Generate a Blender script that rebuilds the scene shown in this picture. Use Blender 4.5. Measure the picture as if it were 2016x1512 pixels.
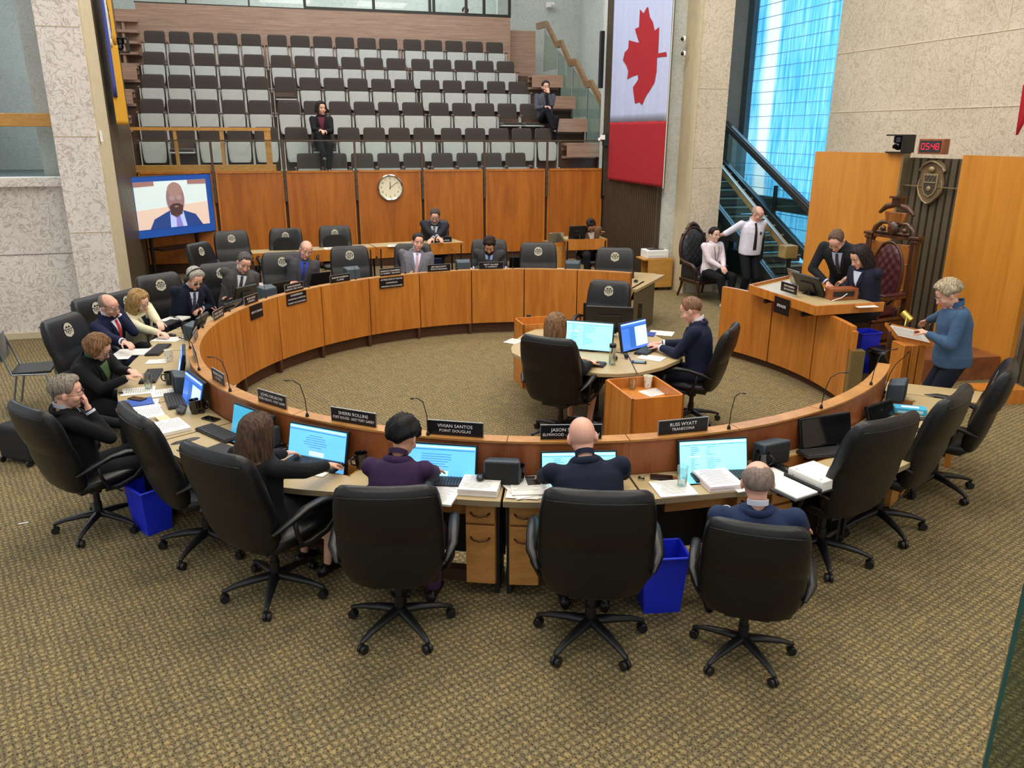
import bpy, bmesh, math, random
from mathutils import Vector, Matrix, Euler, Quaternion
from math import sin, cos, tan, pi, radians, degrees, sqrt, hypot, atan2
rnd = random.Random(7)
for o in list(bpy.data.objects): bpy.data.objects.remove(o)
S = bpy.context.scene
COL = S.collection

# ------------------------------------------------------------------ camera
FPX, PITCH, ROLL, EYE = 1550.0, radians(17.7), radians(-0.2), 3.0
_f = Vector((0, cos(PITCH), -sin(PITCH))); _r = Vector((1, 0, 0)); _d = -_r.cross(_f)
CX_ = cos(ROLL)*_r + sin(ROLL)*_d; CD_ = -sin(ROLL)*_r + cos(ROLL)*_d
cam = bpy.data.cameras.new('camera'); camo = bpy.data.objects.new('camera', cam); COL.objects.link(camo)
cam.sensor_width = 36.0; cam.lens = 36.0*FPX/2016.0; cam.clip_end = 200
Mc = Matrix((CX_, -CD_, -_f)).transposed().to_4x4(); Mc.translation = Vector((0, 0, EYE))
camo.matrix_world = Mc
S.camera = camo

# ------------------------------------------------------------------ light
S.view_settings.view_transform = 'Standard'; S.view_settings.look = 'None'
S.view_settings.gamma = 1.0; S.view_settings.use_curve_mapping = False
S.view_settings.exposure = 0.12
W = bpy.data.worlds.new('world'); S.world = W; W.use_nodes = True
W.node_tree.nodes['Background'].inputs[0].default_value = (0.93, 0.97, 1.0, 1)
W.node_tree.nodes['Background'].inputs[1].default_value = 0.78

TH = radians(15.5)
U2 = Vector((cos(TH), sin(TH), 0)); N2 = Vector((-sin(TH), cos(TH), 0))
def ab(a, b, z=0.0): return U2*a + N2*b + Vector((0, 0, z))
RC = Vector((0.256, 8.58, 0))
def pol(az, r, z=0.0):
    a = radians(az); return RC + Vector((sin(a)*r, -cos(a)*r, z))
def ray(x, y): return CX_*((x-1008)/FPX) + CD_*((y-756)/FPX) + _f
def at(x, y, z=0.0):
    w = ray(x, y); return Vector((0, 0, EYE)) + w*((z-EYE)/w.z)
def azof(p): return degrees(atan2(p[0]-RC.x, -(p[1]-RC.y)))

def area_light(name, loc, sx, sy, power, color, rot=(0, 0, 0)):
    l = bpy.data.lights.new(name, 'AREA'); l.shape = 'RECTANGLE'; l.size = sx; l.size_y = sy
    l.energy = power; l.color = color
    o = bpy.data.objects.new(name, l); COL.objects.link(o); o.location = loc; o.rotation_euler = rot
    return o
WARM = (1.0, 0.90, 0.76)
# rows of ceiling luminaires over the chamber floor, the desks and the gallery
for (a_, b_, p_) in ((-1.5, 1.5, 95), (3.0, 0.8, 95), (7.0, 1.5, 120), (0.5, 6.0, 165), (4.8, 6.0, 165), (0.5, 11.0, 190), (4.8, 11.0, 190)):
    area_light('ceiling_luminaire', ab(a_, b_, 8.6), 2.2, 1.6, p_, WARM, (0, 0, TH))
for (a_, b_) in ((-0.5, 15.4), (4.5, 15.4)):
    area_light('gallery_luminaire', ab(a_, b_, 9.6), 3.2, 1.6, 190, (1.0, 0.95, 0.88), (radians(18), 0, TH))
area_light('gallery_back_luminaire', ab(1.6, 20.6, 9.6), 8.0, 2.0, 160, (0.92, 0.97, 1.0), (0, 0, TH))
area_light('lobby_fill', ab(-5.6, 15.0, 6.0), 2.0, 1.5, 200, (0.8, 0.93, 1.0), (0, 0, TH))  # unseen lamp added to brighten the lobby walls
area_light('control_room_fill', ab(2.5, 25.2, 8.6), 7.0, 1.2, 170, (0.85, 0.97, 1.0), (0, 0, TH))  # unseen fill added so the control room interior reads bright
# daylight that comes in through the blue glass wall
area_light('window_daylight', ab(9.55, 14.8, 3.6), 3.0, 3.0, 60, (0.35, 0.68, 1.0), (0, radians(90), TH))

# ------------------------------------------------------------------ materials
MATS = {}
def srgb(h):
    if isinstance(h, str):
        h = h.lstrip('#'); c = [int(h[i:i+2], 16)/255 for i in (0, 2, 4)]
    else: c = h
    return tuple((x/12.92 if x <= 0.04045 else ((x+0.055)/1.055)**2.4) for x in c) + (1.0,)
def newmat(name):
    m = bpy.data.materials.new(name); m.use_nodes = True
    nt = m.node_tree; return m, nt, nt.nodes['Principled BSDF']
def nd(nt, t, **k):
    n = nt.nodes.new(t)
    for a, v in k.items():
        if a.startswith('i_'): n.inputs[a[2:].replace('_', ' ')].default_value = v
        else: setattr(n, a, v)
    return n
def coords(nt, scale=(1, 1, 1), kind='Object', rot=(0, 0, 0)):
    tc = nd(nt, 'ShaderNodeTexCoord'); mp = nd(nt, 'ShaderNodeMapping')
    mp.inputs['Scale'].default_value = scale; mp.inputs['Rotation'].default_value = rot
    nt.links.new(tc.outputs[kind], mp.inputs[0]); return mp.outputs[0]
def ramp(nt, fac, stops):
    r = nd(nt, 'ShaderNodeValToRGB'); e = r.color_ramp.elements
    while len(e) < len(stops): e.new(0.5)
    for i, (p, c) in enumerate(stops): e[i].position = p; e[i].color = c
    nt.links.new(fac, r.inputs[0]); return r.outputs[0]
def plain(name, col, rough=0.5, metal=0.0, spec=0.5, var=0.0, vscale=8.0, bump=0.0, bscale=60.0, sheen=0.0, coat=0.0, emit=0.0, trans=0.0):
    if name in MATS: return MATS[name]
    m, nt, b = newmat(name); c = srgb(col)
    b.inputs['Roughness'].default_value = rough; b.inputs['Metallic'].default_value = metal
    b.inputs['Specular IOR Level'].default_value = spec
    if sheen: b.inputs['Sheen Weight'].default_value = sheen
    if coat: b.inputs['Coat Weight'].default_value = coat
    if trans: b.inputs['Transmission Weight'].default_value = trans
    cc = coords(nt)
    nz = nd(nt, 'ShaderNodeTexNoise'); nz.inputs['Scale'].default_value = vscale; nz.inputs['Detail'].default_value = 3
    nt.links.new(cc, nz.inputs['Vector'])
    v = max(var, 0.03)
    lo = tuple(x*(1-v) for x in c[:3])+(1,); hi = tuple(min(1, x*(1+v)) for x in c[:3])+(1,)
    col_out = ramp(nt, nz.outputs['Fac'], [(0.3, lo), (0.7, hi)])
    nt.links.new(col_out, b.inputs['Base Color'])
    if bump:
        n2 = nd(nt, 'ShaderNodeTexNoise'); n2.inputs['Scale'].default_value = bscale; n2.inputs['Detail'].default_value = 4
        nt.links.new(cc, n2.inputs['Vector'])
        bp = nd(nt, 'ShaderNodeBump'); bp.inputs['Strength'].default_value = bump; bp.inputs['Distance'].default_value = 0.01
        nt.links.new(n2.outputs['Fac'], bp.inputs['Height']); nt.links.new(bp.outputs[0], b.inputs['Normal'])
    if emit:
        b.inputs['Emission Color'].default_value = c; b.inputs['Emission Strength'].default_value = emit
    MATS[name] = m; return m
def wood(name, c1, c2, grain=(9, 9, 0.7), rough=0.42, kind='Object', coat=0.0, rot=(0, 0, 0), contrast=1.0):
    if name in MATS: return MATS[name]
    m, nt, b = newmat(name); b.inputs['Roughness'].default_value = rough
    b.inputs['Coat Weight'].default_value = coat; b.inputs['Coat Roughness'].default_value = 0.25
    cc = coords(nt, grain, kind, rot)
    n1 = nd(nt, 'ShaderNodeTexNoise'); n1.inputs['Scale'].default_value = 1.3; n1.inputs['Detail'].default_value = 4; n1.inputs['Distortion'].default_value = 1.2
    n2 = nd(nt, 'ShaderNodeTexNoise'); n2.inputs['Scale'].default_value = 9.0; n2.inputs['Detail'].default_value = 5; n2.inputs['Roughness'].default_value = 0.7
    nt.links.new(cc, n1.inputs['Vector']); nt.links.new(cc, n2.inputs['Vector'])
    mx = nd(nt, 'ShaderNodeMath', operation='MULTIPLY_ADD'); mx.inputs[1].default_value = 0.55*contrast
    nt.links.new(n2.outputs['Fac'], mx.inputs[0]); nt.links.new(n1.outputs['Fac'], mx.inputs[2])
    a, d = srgb(c1), srgb(c2); mid = tuple((a[i]+d[i])/2 for i in range(3))+(1,)
    o = ramp(nt, mx.outputs[0], [(0.50, d), (0.75, mid), (1.0, a)])
    nt.links.new(o, b.inputs['Base Color']); MATS[name] = m; return m
def stone(name, base, dark, scale=5.5):
    if name in MATS: return MATS[name]
    m, nt, b = newmat(name); b.inputs['Roughness'].default_value = 0.75
    cc = coords(nt)
    n0 = nd(nt, 'ShaderNodeTexNoise'); n0.inputs['Scale'].default_value = 4.0; n0.inputs['Detail'].default_value = 2
    nt.links.new(cc, n0.inputs['Vector'])
    mixv = nd(nt, 'ShaderNodeVectorMath', operation='MULTIPLY_ADD'); mixv.inputs[1].default_value = (0.25, 0.25, 0.25)
    nt.links.new(n0.outputs['Color'], mixv.inputs[0]); nt.links.new(cc, mixv.inputs[2])
    n1 = nd(nt, 'ShaderNodeTexNoise'); n1.inputs['Scale'].default_value = scale*2.2; n1.inputs['Detail'].default_value = 2.5; n1.inputs['Distortion'].default_value = 1.6
    nt.links.new(mixv.outputs[0], n1.inputs['Vector'])
    s = nd(nt, 'ShaderNodeMath', operation='SUBTRACT'); s.inputs[1].default_value = 0.5; nt.links.new(n1.outputs['Fac'], s.inputs[0])
    ab_ = nd(nt, 'ShaderNodeMath', operation='ABSOLUTE'); nt.links.new(s.outputs[0], ab_.inputs[0])
    c, d = srgb(base), srgb(dark)
    o = ramp(nt, ab_.outputs[0], [(0.0, d), (0.022, tuple((c[i]*0.35+d[i]*0.65) for i in range(3))+(1,)), (0.05, c)])
    n3 = nd(nt, 'ShaderNodeTexNoise'); n3.inputs['Scale'].default_value = 1.1; nt.links.new(cc, n3.inputs['Vector'])
    mm = nd(nt, 'ShaderNodeMix', data_type='RGBA', blend_type='MULTIPLY'); mm.inputs[0].default_value = 1.0
    nt.links.new(o, mm.inputs[6]); nt.links.new(ramp(nt, n3.outputs['Fac'], [(0.3, (0.88, 0.87, 0.86, 1)), (0.7, (1, 1, 1, 1))]), mm.inputs[7])
    nt.links.new(mm.outputs[2], b.inputs['Base Color'])
    bp = nd(nt, 'ShaderNodeBump'); bp.inputs['Strength'].default_value = 0.25; bp.inputs['Distance'].default_value = 0.01
    nt.links.new(ab_.outputs[0], bp.inputs['Height']); nt.links.new(bp.outputs[0], b.inputs['Normal'])
    MATS[name] = m; return m
def carpet():
    m, nt, b = newmat('carpet'); b.inputs['Roughness'].default_value = 0.95; b.inputs['Specular IOR Level'].default_value = 0.15
    cc = coords(nt, (1, 1, 1), 'Object', (0, 0, TH+radians(38)))
    nz = nd(nt, 'ShaderNodeTexNoise'); nz.inputs['Scale'].default_value = 14.0; nz.inputs['Detail'].default_value = 2; nt.links.new(cc, nz.inputs['Vector'])
    wob = nd(nt, 'ShaderNodeVectorMath', operation='MULTIPLY_ADD'); wob.inputs[1].default_value = (0.045, 0.045, 0); nt.links.new(nz.outputs['Color'], wob.inputs[0]); nt.links.new(cc, wob.inputs[2])
    ws = []
    for dr, sc_ in (('X', 6.6), ('Y', 7.6)):
        w = nd(nt, 'ShaderNodeTexWave', wave_type='BANDS', bands_direction=dr); w.inputs['Scale'].default_value = sc_; w.inputs['Distortion'].default_value = 0.8; w.inputs['Detail'].default_value = 1
        nt.links.new(wob.outputs[0], w.inputs['Vector']); ws.append(w)
    mu = nd(nt, 'ShaderNodeMath', operation='MULTIPLY'); nt.links.new(ws[0].outputs['Fac'], mu.inputs[0]); nt.links.new(ws[1].outputs['Fac'], mu.inputs[1])
    n = nd(nt, 'ShaderNodeTexNoise'); n.inputs['Scale'].default_value = 95.0; n.inputs['Detail'].default_value = 4; nt.links.new(cc, n.inputs['Vector'])
    a1 = nd(nt, 'ShaderNodeMath', operation='MULTIPLY_ADD'); a1.inputs[1].default_value = 0.30; nt.links.new(mu.outputs[0], a1.inputs[0]); nt.links.new(n.outputs['Fac'], a1.inputs[2])
    o = ramp(nt, a1.outputs[0], [(0.34, srgb('#383226')), (0.52, srgb('#73674b')), (0.80, srgb('#a99669'))])
    # worn greyer patches
    n2 = nd(nt, 'ShaderNodeTexNoise'); n2.inputs['Scale'].default_value = 9.0; n2.inputs['Detail'].default_value = 3; nt.links.new(cc, n2.inputs['Vector'])
    mm = nd(nt, 'ShaderNodeMix', data_type='RGBA', blend_type='MULTIPLY'); mm.inputs[0].default_value = 1.0
    nt.links.new(o, mm.inputs[6]); nt.links.new(ramp(nt, n2.outputs['Fac'], [(0.35, (0.80, 0.82, 0.88, 1)), (0.65, (1.05, 1.0, 0.95, 1))]), mm.inputs[7])
    nt.links.new(mm.outputs[2], b.inputs['Base Color'])
    bp = nd(nt, 'ShaderNodeBump'); bp.inputs['Strength'].default_value = 0.7; bp.inputs['Distance'].default_value = 0.012
    nt.links.new(a1.outputs[0], bp.inputs['Height']); nt.links.new(bp.outputs[0], b.inputs['Normal'])
    return m
def glassmat(name, tint=(0.86, 0.95, 0.93, 1), alpha=0.12, rough=0.02):
    if name in MATS: return MATS[name]
    m = bpy.data.materials.new(name); m.use_nodes = True; nt = m.node_tree; nt.nodes.clear()
    out = nd(nt, 'ShaderNodeOutputMaterial'); mx = nd(nt, 'ShaderNodeMixShader')
    tr = nd(nt, 'ShaderNodeBsdfTransparent'); tr.inputs[0].default_value = tint
    gl = nd(nt, 'ShaderNodeBsdfGlossy'); gl.inputs['Roughness'].default_value = rough
    fr = nd(nt, 'ShaderNodeFresnel'); fr.inputs[0].default_value = 1.45
    ad = nd(nt, 'ShaderNodeMath', operation='MULTIPLY_ADD'); ad.inputs[1].default_value = 0.3; ad.inputs[2].default_value = alpha; nt.links.new(fr.outputs[0], ad.inputs[0])
    nt.links.new(ad.outputs[0], mx.inputs[0]); nt.links.new(tr.outputs[0], mx.inputs[1]); nt.links.new(gl.outputs[0], mx.inputs[2])
    nt.links.new(mx.outputs[0], out.inputs[0]); MATS[name] = m; return m
def bluewindow():
    m, nt, b = newmat('lit_blue_glass'); b.inputs['Roughness'].default_value = 0.2
    cc = coords(nt)
    sep = nd(nt, 'ShaderNodeSeparateXYZ'); nt.links.new(cc, sep.inputs[0])
    # local x runs along the window, z up
    n1 = nd(nt, 'ShaderNodeTexNoise'); n1.inputs['Scale'].default_value = 1.0; n1.inputs['Detail'].default_value = 3
    mp = nd(nt, 'ShaderNodeMapping'); mp.inputs['Scale'].default_value = (16, 1, 0.9)
    nt.links.new(cc, mp.inputs[0]); nt.links.new(mp.outputs[0], n1.inputs['Vector'])
    c1 = ramp(nt, n1.outputs['Fac'], [(0.28, srgb('#2a93dc')), (0.45, srgb('#58bdf4')), (0.58, srgb('#86d6fc')), (0.80, srgb('#c4f0ff'))])
    # white band of daylight painted into the glow, wavering with height
    n2 = nd(nt, 'ShaderNodeTexNoise'); n2.inputs['Scale'].default_value = 0.9; nt.links.new(cc, n2.inputs['Vector'])
    ma = nd(nt, 'ShaderNodeMath', operation='MULTIPLY_ADD'); ma.inputs[1].default_value = 0.25
    nt.links.new(n2.outputs['Fac'], ma.inputs[0]); nt.links.new(sep.outputs['X'], ma.inputs[2])
    c2 = ramp(nt, ma.outputs[0], [(0.0, (0, 0, 0, 1)), (0.40, (0, 0, 0, 1)), (0.60, (1, 1, 1, 1)), (0.88, (1, 1, 1, 1)), (1.0, (0, 0, 0, 1))])
    # painted daylight band mixed over the blue streaks
    mx = nd(nt, 'ShaderNodeMix', data_type='RGBA'); nt.links.new(c2, mx.inputs[0]); nt.links.new(c1, mx.inputs[6]); mx.inputs[7].default_value = srgb('#eafcff')
    nt.links.new(mx.outputs[2], b.inputs['Emission Color']); b.inputs['Emission Strength'].default_value = 1.0
    b.inputs['Base Color'].default_value = srgb('#2f7fb8')
    return m

# ------------------------------------------------------------------ mesh builder
class MB:
    def __init__(s): s.v = []; s.f = []; s.m = []
    def add(s, vs, fs, mi=0, M=None):
        k = len(s.v)
        s.v += [tuple(M @ Vector(q)) if M is not None else tuple(q) for q in vs]
        s.f += [tuple(i+k for i in q) for q in fs]; s.m += [mi]*len(fs); return s
    def box(s, c, sz, rz=0.0, mi=0, M=None, taper=1.0):
        x, y, z = sz[0]/2, sz[1]/2, sz[2]/2
        vs = [Vector((sx*x*(taper if t > 0 else 1), sy*y*(taper if t > 0 else 1), t*z)) for t in (-1, 1) for sx, sy in ((-1, -1), (1, -1), (1, 1), (-1, 1))]
        R = Matrix.Translation(Vector(c)) @ Matrix.Rotation(rz, 4, 'Z')
        if M is not None: R = M @ R
        return s.add(vs, [(3, 2, 1, 0), (4, 5, 6, 7), (0, 1, 5, 4), (1, 2, 6, 5), (2, 3, 7, 6), (3, 0, 4, 7)], mi, R)
    def prism(s, poly, z0, z1, mi=0, M=None):
        n = len(poly); vs = [(p[0], p[1], z0) for p in poly]+[(p[0], p[1], z1) for p in poly]
        fs = [tuple(range(n-1, -1, -1)), tuple(range(n, 2*n))]+[(i, (i+1) % n, n+(i+1) % n, n+i) for i in range(n)]
        return s.add(vs, fs, mi, M)
    def loft(s, rings, mi=0, cap=True, M=None, closed=True):
        n = len(rings[0]); vs = [p for r in rings for p in r]; fs = []
        for j in range(len(rings)-1):
            for i in range(n if closed else n-1):
                i2 = (i+1) % n
                fs.append((j*n+i, j*n+i2, (j+1)*n+i2, (j+1)*n+i))
        if cap and closed:
            fs.append(tuple(range(n-1, -1, -1))); b = (len(rings)-1)*n; fs.append(tuple(range(b, b+n)))
        return s.add(vs, fs, mi, M)
    def lathe(s, prof, c=(0, 0, 0), seg=20, mi=0, M=None):
        rings = [[(c[0]+r*cos(2*pi*i/seg), c[1]+r*sin(2*pi*i/seg), c[2]+z) for i in range(seg)] for r, z in prof]
        return s.loft(rings, mi, True, M)
    def tube(s, pts, r, seg=8, mi=0, M=None, round_=False, flat=None):
        P = [Vector(p) for p in pts]; n = len(P)
        R = r if isinstance(r, (list, tuple)) else [r]*n
        T = []
        for i in range(n):
            t = (P[min(i+1, n-1)]-P[max(i-1, 0)])
            T.append(t.normalized() if t.length > 1e-9 else Vector((0, 0, 1)))
        up = Vector((0, 0, 1)) if abs(T[0].z) < 0.9 else Vector((1, 0, 0))
        if flat: up = Vector(flat[0])
        a = T[0].cross(up).normalized(); rings = []
        fa, fb = (flat[1], flat[2]) if flat else (1, 1)
        def ring(c, t, a, rr):
            b = t.cross(a).normalized()
            return [c + a*(cos(2*pi*k/seg)*rr*fa) + b*(sin(2*pi*k/seg)*rr*fb) for k in range(seg)]
        if round_:
            for q in (0.999, 0.85, 0.5): rings.append(ring(P[0]-T[0]*R[0]*q, T[0], a, R[0]*sqrt(max(0.002, 1-q*q))))
        for i in range(n):
            a = (a - T[i]*a.dot(T[i])).normalized(); rings.append(ring(P[i], T[i], a, R[i]))
        if round_:
            for q in (0.5, 0.85, 0.999): rings.append(ring(P[-1]+T[-1]*R[-1]*q, T[-1], a, R[-1]*sqrt(max(0.002, 1-q*q))))
        return s.loft(rings, mi, True, M)
    def cap(s, p, q, r0, r1=None, seg=10, mi=0):
        r1 = r0 if r1 is None else r1
        return s.tube([p, q], [r0, r1], seg, mi, None, True)
    def ell(s, c, r, M=None, seg=14, rings=9, mi=0):
        c = Vector(c); rr = (r, r, r) if not isinstance(r, (tuple, list)) else r
        R = M.to_3x3() if M is not None else Matrix.Identity(3); out = []
        for j in range(rings+1):
            ph = -pi/2 + pi*j/rings; q = max(0.02, cos(ph)) if j in (0, rings) else cos(ph)
            out.append([c + R @ Vector((rr[0]*q*cos(2*pi*i/seg), rr[1]*q*sin(2*pi*i/seg), rr[2]*sin(ph))) for i in range(seg)])
        return s.loft(out, mi)
    def arc(s, R0, R1, a0, a1, z0, z1, n=8, mi=0, z1b=None):
        """solid ring sector in RING coordinates (az in degrees, world position)"""
        rings = []
        for i in range(n+1):
            az = a0+(a1-a0)*i/n; t = z1 if z1b is None else z1+(z1b-z1)*i/n
            r1 = R1(az) if callable(R1) else R1
            rings.append([pol(az, R0, z0), pol(az, r1, z0), pol(az, r1, t), pol(az, R0, t)])
        return s.loft(rings, mi)
    def build(s, name, mats, parent=None, loc=None, rz=0.0, smooth=0, bevel=0.0, bseg=2, xf=None):
        me = bpy.data.meshes.new(name); me.from_pydata([tuple(p) for p in s.v], [], s.f); me.update()
        if not isinstance(mats, (list, tuple)): mats = [mats]
        for m in mats: me.materials.append(m)
        if len(mats) > 1:
            for p, mi in zip(me.polygons, s.m): p.material_index = mi
        bm = bmesh.new(); bm.from_mesh(me); bmesh.ops.recalc_face_normals(bm, faces=bm.faces); bm.to_mesh(me); bm.free()
        if smooth:
            me.shade_smooth()
            if smooth < 180: me.set_sharp_from_angle(angle=radians(smooth))
        o = bpy.data.objects.new(name, me); COL.objects.link(o)
        if parent is not None: o.parent = parent
        if loc is not None: o.location = loc
        if rz: o.rotation_euler = (0, 0, rz)
        if xf is not None: o.matrix_basis = xf
        if bevel:
            b = o.modifiers.new('bevel', 'BEVEL'); b.width = bevel; b.segments = bseg; b.limit_method = 'ANGLE'; b.angle_limit = radians(40)
            if smooth == 0:
                me.shade_smooth(); me.set_sharp_from_angle(angle=radians(50))
        return o
def arcmesh_local(o, origin):
    """shift mesh data so that the object origin sits at `origin`"""
    o.data.transform(Matrix.Translation(-Vector(origin))); o.location = origin; return o
LABELS = set()
def tag(o, label, cat, group=None):
    o['label'] = label; o['category'] = cat
    if group: o['group'] = group
    return o
def thing(name, label, cat, loc=(0, 0, 0), rz=0.0, group=None, sc=1.0):
    o = bpy.data.objects.new(name, None); COL.objects.link(o); o.empty_display_size = 0.1
    o.location = loc; o.rotation_euler = (0, 0, rz); o.scale = (sc, sc, sc); return tag(o, label, cat, group)
def struct(o): o['kind'] = 'structure'; return o
def stuff(o): o['kind'] = 'stuff'; return o
def copy_tree(o, parent=None):
    c = o.copy(); COL.objects.link(c); c.parent = parent
    for ch in KIDS.get(o.name, [x for x in bpy.data.objects if x.parent == o]): copy_tree(ch, c)
    return c
KIDS = {}
def freeze_kids(o):
    k = [x for x in bpy.data.objects if x.parent == o]; KIDS[o.name] = k
    for x in k: freeze_kids(x)
def dup(root, loc, rz, label, group=None, cat=None):
    c = copy_tree(root); c.location = loc; c.rotation_euler = (0, 0, rz); c['label'] = label
    if group: c['group'] = group
    if cat: c['category'] = cat
    return c
def text_mb(mb, txt, size, M, mi=0, maxw=None, font=None, depth=0.0, lines=None):
    """font outlines turned into mesh faces, centred at M's origin, in M's xz plane (x right, z up, facing -y)"""
    cu = bpy.data.curves.new('t', 'FONT'); cu.body = txt; cu.size = size; cu.align_x = 'CENTER'; cu.align_y = 'CENTER'; cu.extrude = depth; cu.resolution_u = 2
    o = bpy.data.objects.new('t', cu); me = bpy.data.meshes.new_from_object(o)
    xs = [v.co.x for v in me.vertices] or [0]; w = max(xs)-min(xs); sx = min(1.0, maxw/w) if maxw and w > 0 else 1.0
    L = Matrix.Rotation(radians(90), 4, 'X')
    vs = [(v.co.x*sx, v.co.y, v.co.z) for v in me.vertices]; fs = [tuple(p.vertices) for p in me.polygons]
    mb.add(vs, fs, mi, M @ L)
    bpy.data.objects.remove(o); bpy.data.curves.remove(cu); bpy.data.meshes.remove(me)

OAK = wood('oak_panel', '#cc8232', '#a8611e', (7, 7, 0.55), 0.36, coat=0.15)
OAK2 = wood('oak_panel_backdrop', '#d28d36', '#b97728', (4, 4, 0.3), 0.34, coat=0.15)
WALLOAK = wood('oak_wall_panel', '#bd7022', '#985215', (3.5, 3.5, 0.4), 0.4, coat=0.1)
OAKTRIM = wood('oak_trim', '#bd8748', '#a06a32', (3, 3, 12), 0.4)
RAILOAK = wood('light_oak', '#cf9a4c', '#b07a34', (3, 30, 30), 0.4)
REDOAK = wood('red_oak', '#9c5a30', '#7c4020', (4, 4, 1), 0.4)
WALNUT = wood('grey_walnut', '#b0907a', '#86695a', (0.9, 22, 22), 0.5)
DARKWOOD = wood('dark_carved_wood', '#5a341b', '#28140a', (5, 5, 1), 0.32, coat=0.3)
BLACKWOOD = wood('very_dark_wood', '#41231a', '#1f100c', (5, 5, 1), 0.35, coat=0.3)
PLINTH = plain('dark_plinth', '#4a2c18', 0.6)
LAM = plain('taupe_laminate', '#b09b72', 0.42, var=0.04, vscale=3)
LAMEDGE = plain('laminate_edge', '#8c7c60', 0.5)
TYN = stone('tyndall_stone', '#eae1d9', '#bfb2a9', 3.4)
TYN2 = stone('tyndall_stone_warm', '#dacdb8', '#bbad93', 4.0)
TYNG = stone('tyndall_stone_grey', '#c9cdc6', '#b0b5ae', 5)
GREYW = stone('grey_stone_far', '#b9bab4', '#a3a49e', 7)
CONC = plain('stone_trim', '#c9bb9b', 0.7, var=0.06)
BRONZE = plain('bronze_slats', '#55483a', 0.5, 0.3, var=0.12, vscale=2)
BRONZE2 = plain('olive_bronze_slats', '#5a5140', 0.5, 0.2, var=0.14, vscale=2.5)
DKMETAL = plain('dark_metal', '#34342f', 0.4, 0.6)
GLASS = glassmat('clear_glass', (0.96, 0.985, 0.975, 1), 0.0); CLEARG = glassmat('drinking_glass', (0.95, 0.97, 0.96, 1), 0.10)
BALUS = glassmat('balustrade_glass', (0.84, 0.93, 0.90, 1), 0.01)
LEATHER = plain('black_leather', '#0b0b0d', 0.40, spec=0.42, var=0.1, bump=0.12, bscale=45)
LEATHER2 = plain('black_leather_seam', '#0e0f10', 0.4)
BLKPL = plain('black_plastic', '#141416', 0.42, bump=0.05, bscale=200)
BLKGL = plain('black_gloss', '#08080a', 0.12, coat=0.4)
SILVER = plain('brushed_metal', '#b9bbbb', 0.3, 0.9)
CHROME = plain('chrome', '#d8d8d8', 0.12, 1.0)
PAPER = plain('paper', '#eeeae2', 0.8)
PRINTM = plain('printed_grey', '#b9b8b6', 0.8)
WHITE = plain('white_paint', '#f1f0ec', 0.5)
SKINP = {}
# ------------------------------------------------------------------ the room
RZ = Matrix.Rotation(TH, 4, 'Z')
def bx(mb, a0, a1, b0, b1, z0, z1, mi=0, M=None):
    vs = [ab(a, b, z) for z in (z0, z1) for a, b in ((a0, b0), (a1, b0), (a1, b1), (a0, b1))]
    return mb.add(vs, [(3, 2, 1, 0), (4, 5, 6, 7), (0, 1, 5, 4), (1, 2, 6, 5), (2, 3, 7, 6), (3, 0, 4, 7)], mi, M)
def onb(x, y, b):
    w = ray(x, y); t = b/(w.x*N2.x+w.y*N2.y); return Vector((0, 0, EYE)) + w*t
def ona(x, y, a):
    w = ray(x, y); t = a/(w.x*U2.x+w.y*U2.y); return Vector((0, 0, EYE)) + w*t
def A_(p): return p.x*U2.x+p.y*U2.y
def B_(p): return p.x*N2.x+p.y*N2.y
def wbuild(mb, name, mats, root, **k):
    """world-coordinate mesh parented under a root (root without rotation)"""
    o = mb.build(name, mats, root, **k)
    if root is not None: o.location = -Vector(root.location)
    return o
def spin(o):
    """give a wall mesh an origin of its own, aligned with the room, so the grain runs along it"""
    R = Matrix.Rotation(-TH, 4, 'Z'); o.data.transform(R); o.rotation_euler = (0, 0, TH); return o
m = MB(); bx(m, -12, 12.5, -3, 27, -0.12, 0)
floor = struct(m.build('floor', carpet()))

# left stone wall with the opening to the upper lobby
m = MB(); bx(m, -9, -3.1, 13.17, 13.45, 0, 2.24)
o = struct(spin(m.build('wall_left', TYN)))
m = MB()
for z_ in (1.26,): bx(m, -9, -3.1, 13.163, 13.18, z_-0.006, z_+0.006)
bx(m, -3.16, -3.10, 13.10, 13.2, 0, 2.2)
struct(spin(m.build('trim_1', plain('joint_mortar', '#8f867f', 0.9))))
m = MB(); bx(m, -9, -3.12, 13.05, 13.5, 2.24, 2.36)
struct(spin(m.build('trim_2', TYN)))
m = MB(); bx(m, -9, -3.1, 13.12, 13.17, 0, 0.09)
struct(spin(m.build('baseboard_left', CONC)))
m = MB(); bx(m, -3.1, -2.55, 12.8, 13.6, 0, 9.5)
struct(spin(m.build('wall_left_pillar', TYN)))
m = MB(); bx(m, -2.555, -2.53, 12.85, 13.62, 0, 9.5)
for z_ in (1.6, 2.93, 4.35): bx(m, -3.1, -2.553, 12.794, 12.81, z_-0.005, z_+0.005)
struct(spin(m.build('trim_3', CONC)))
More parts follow.
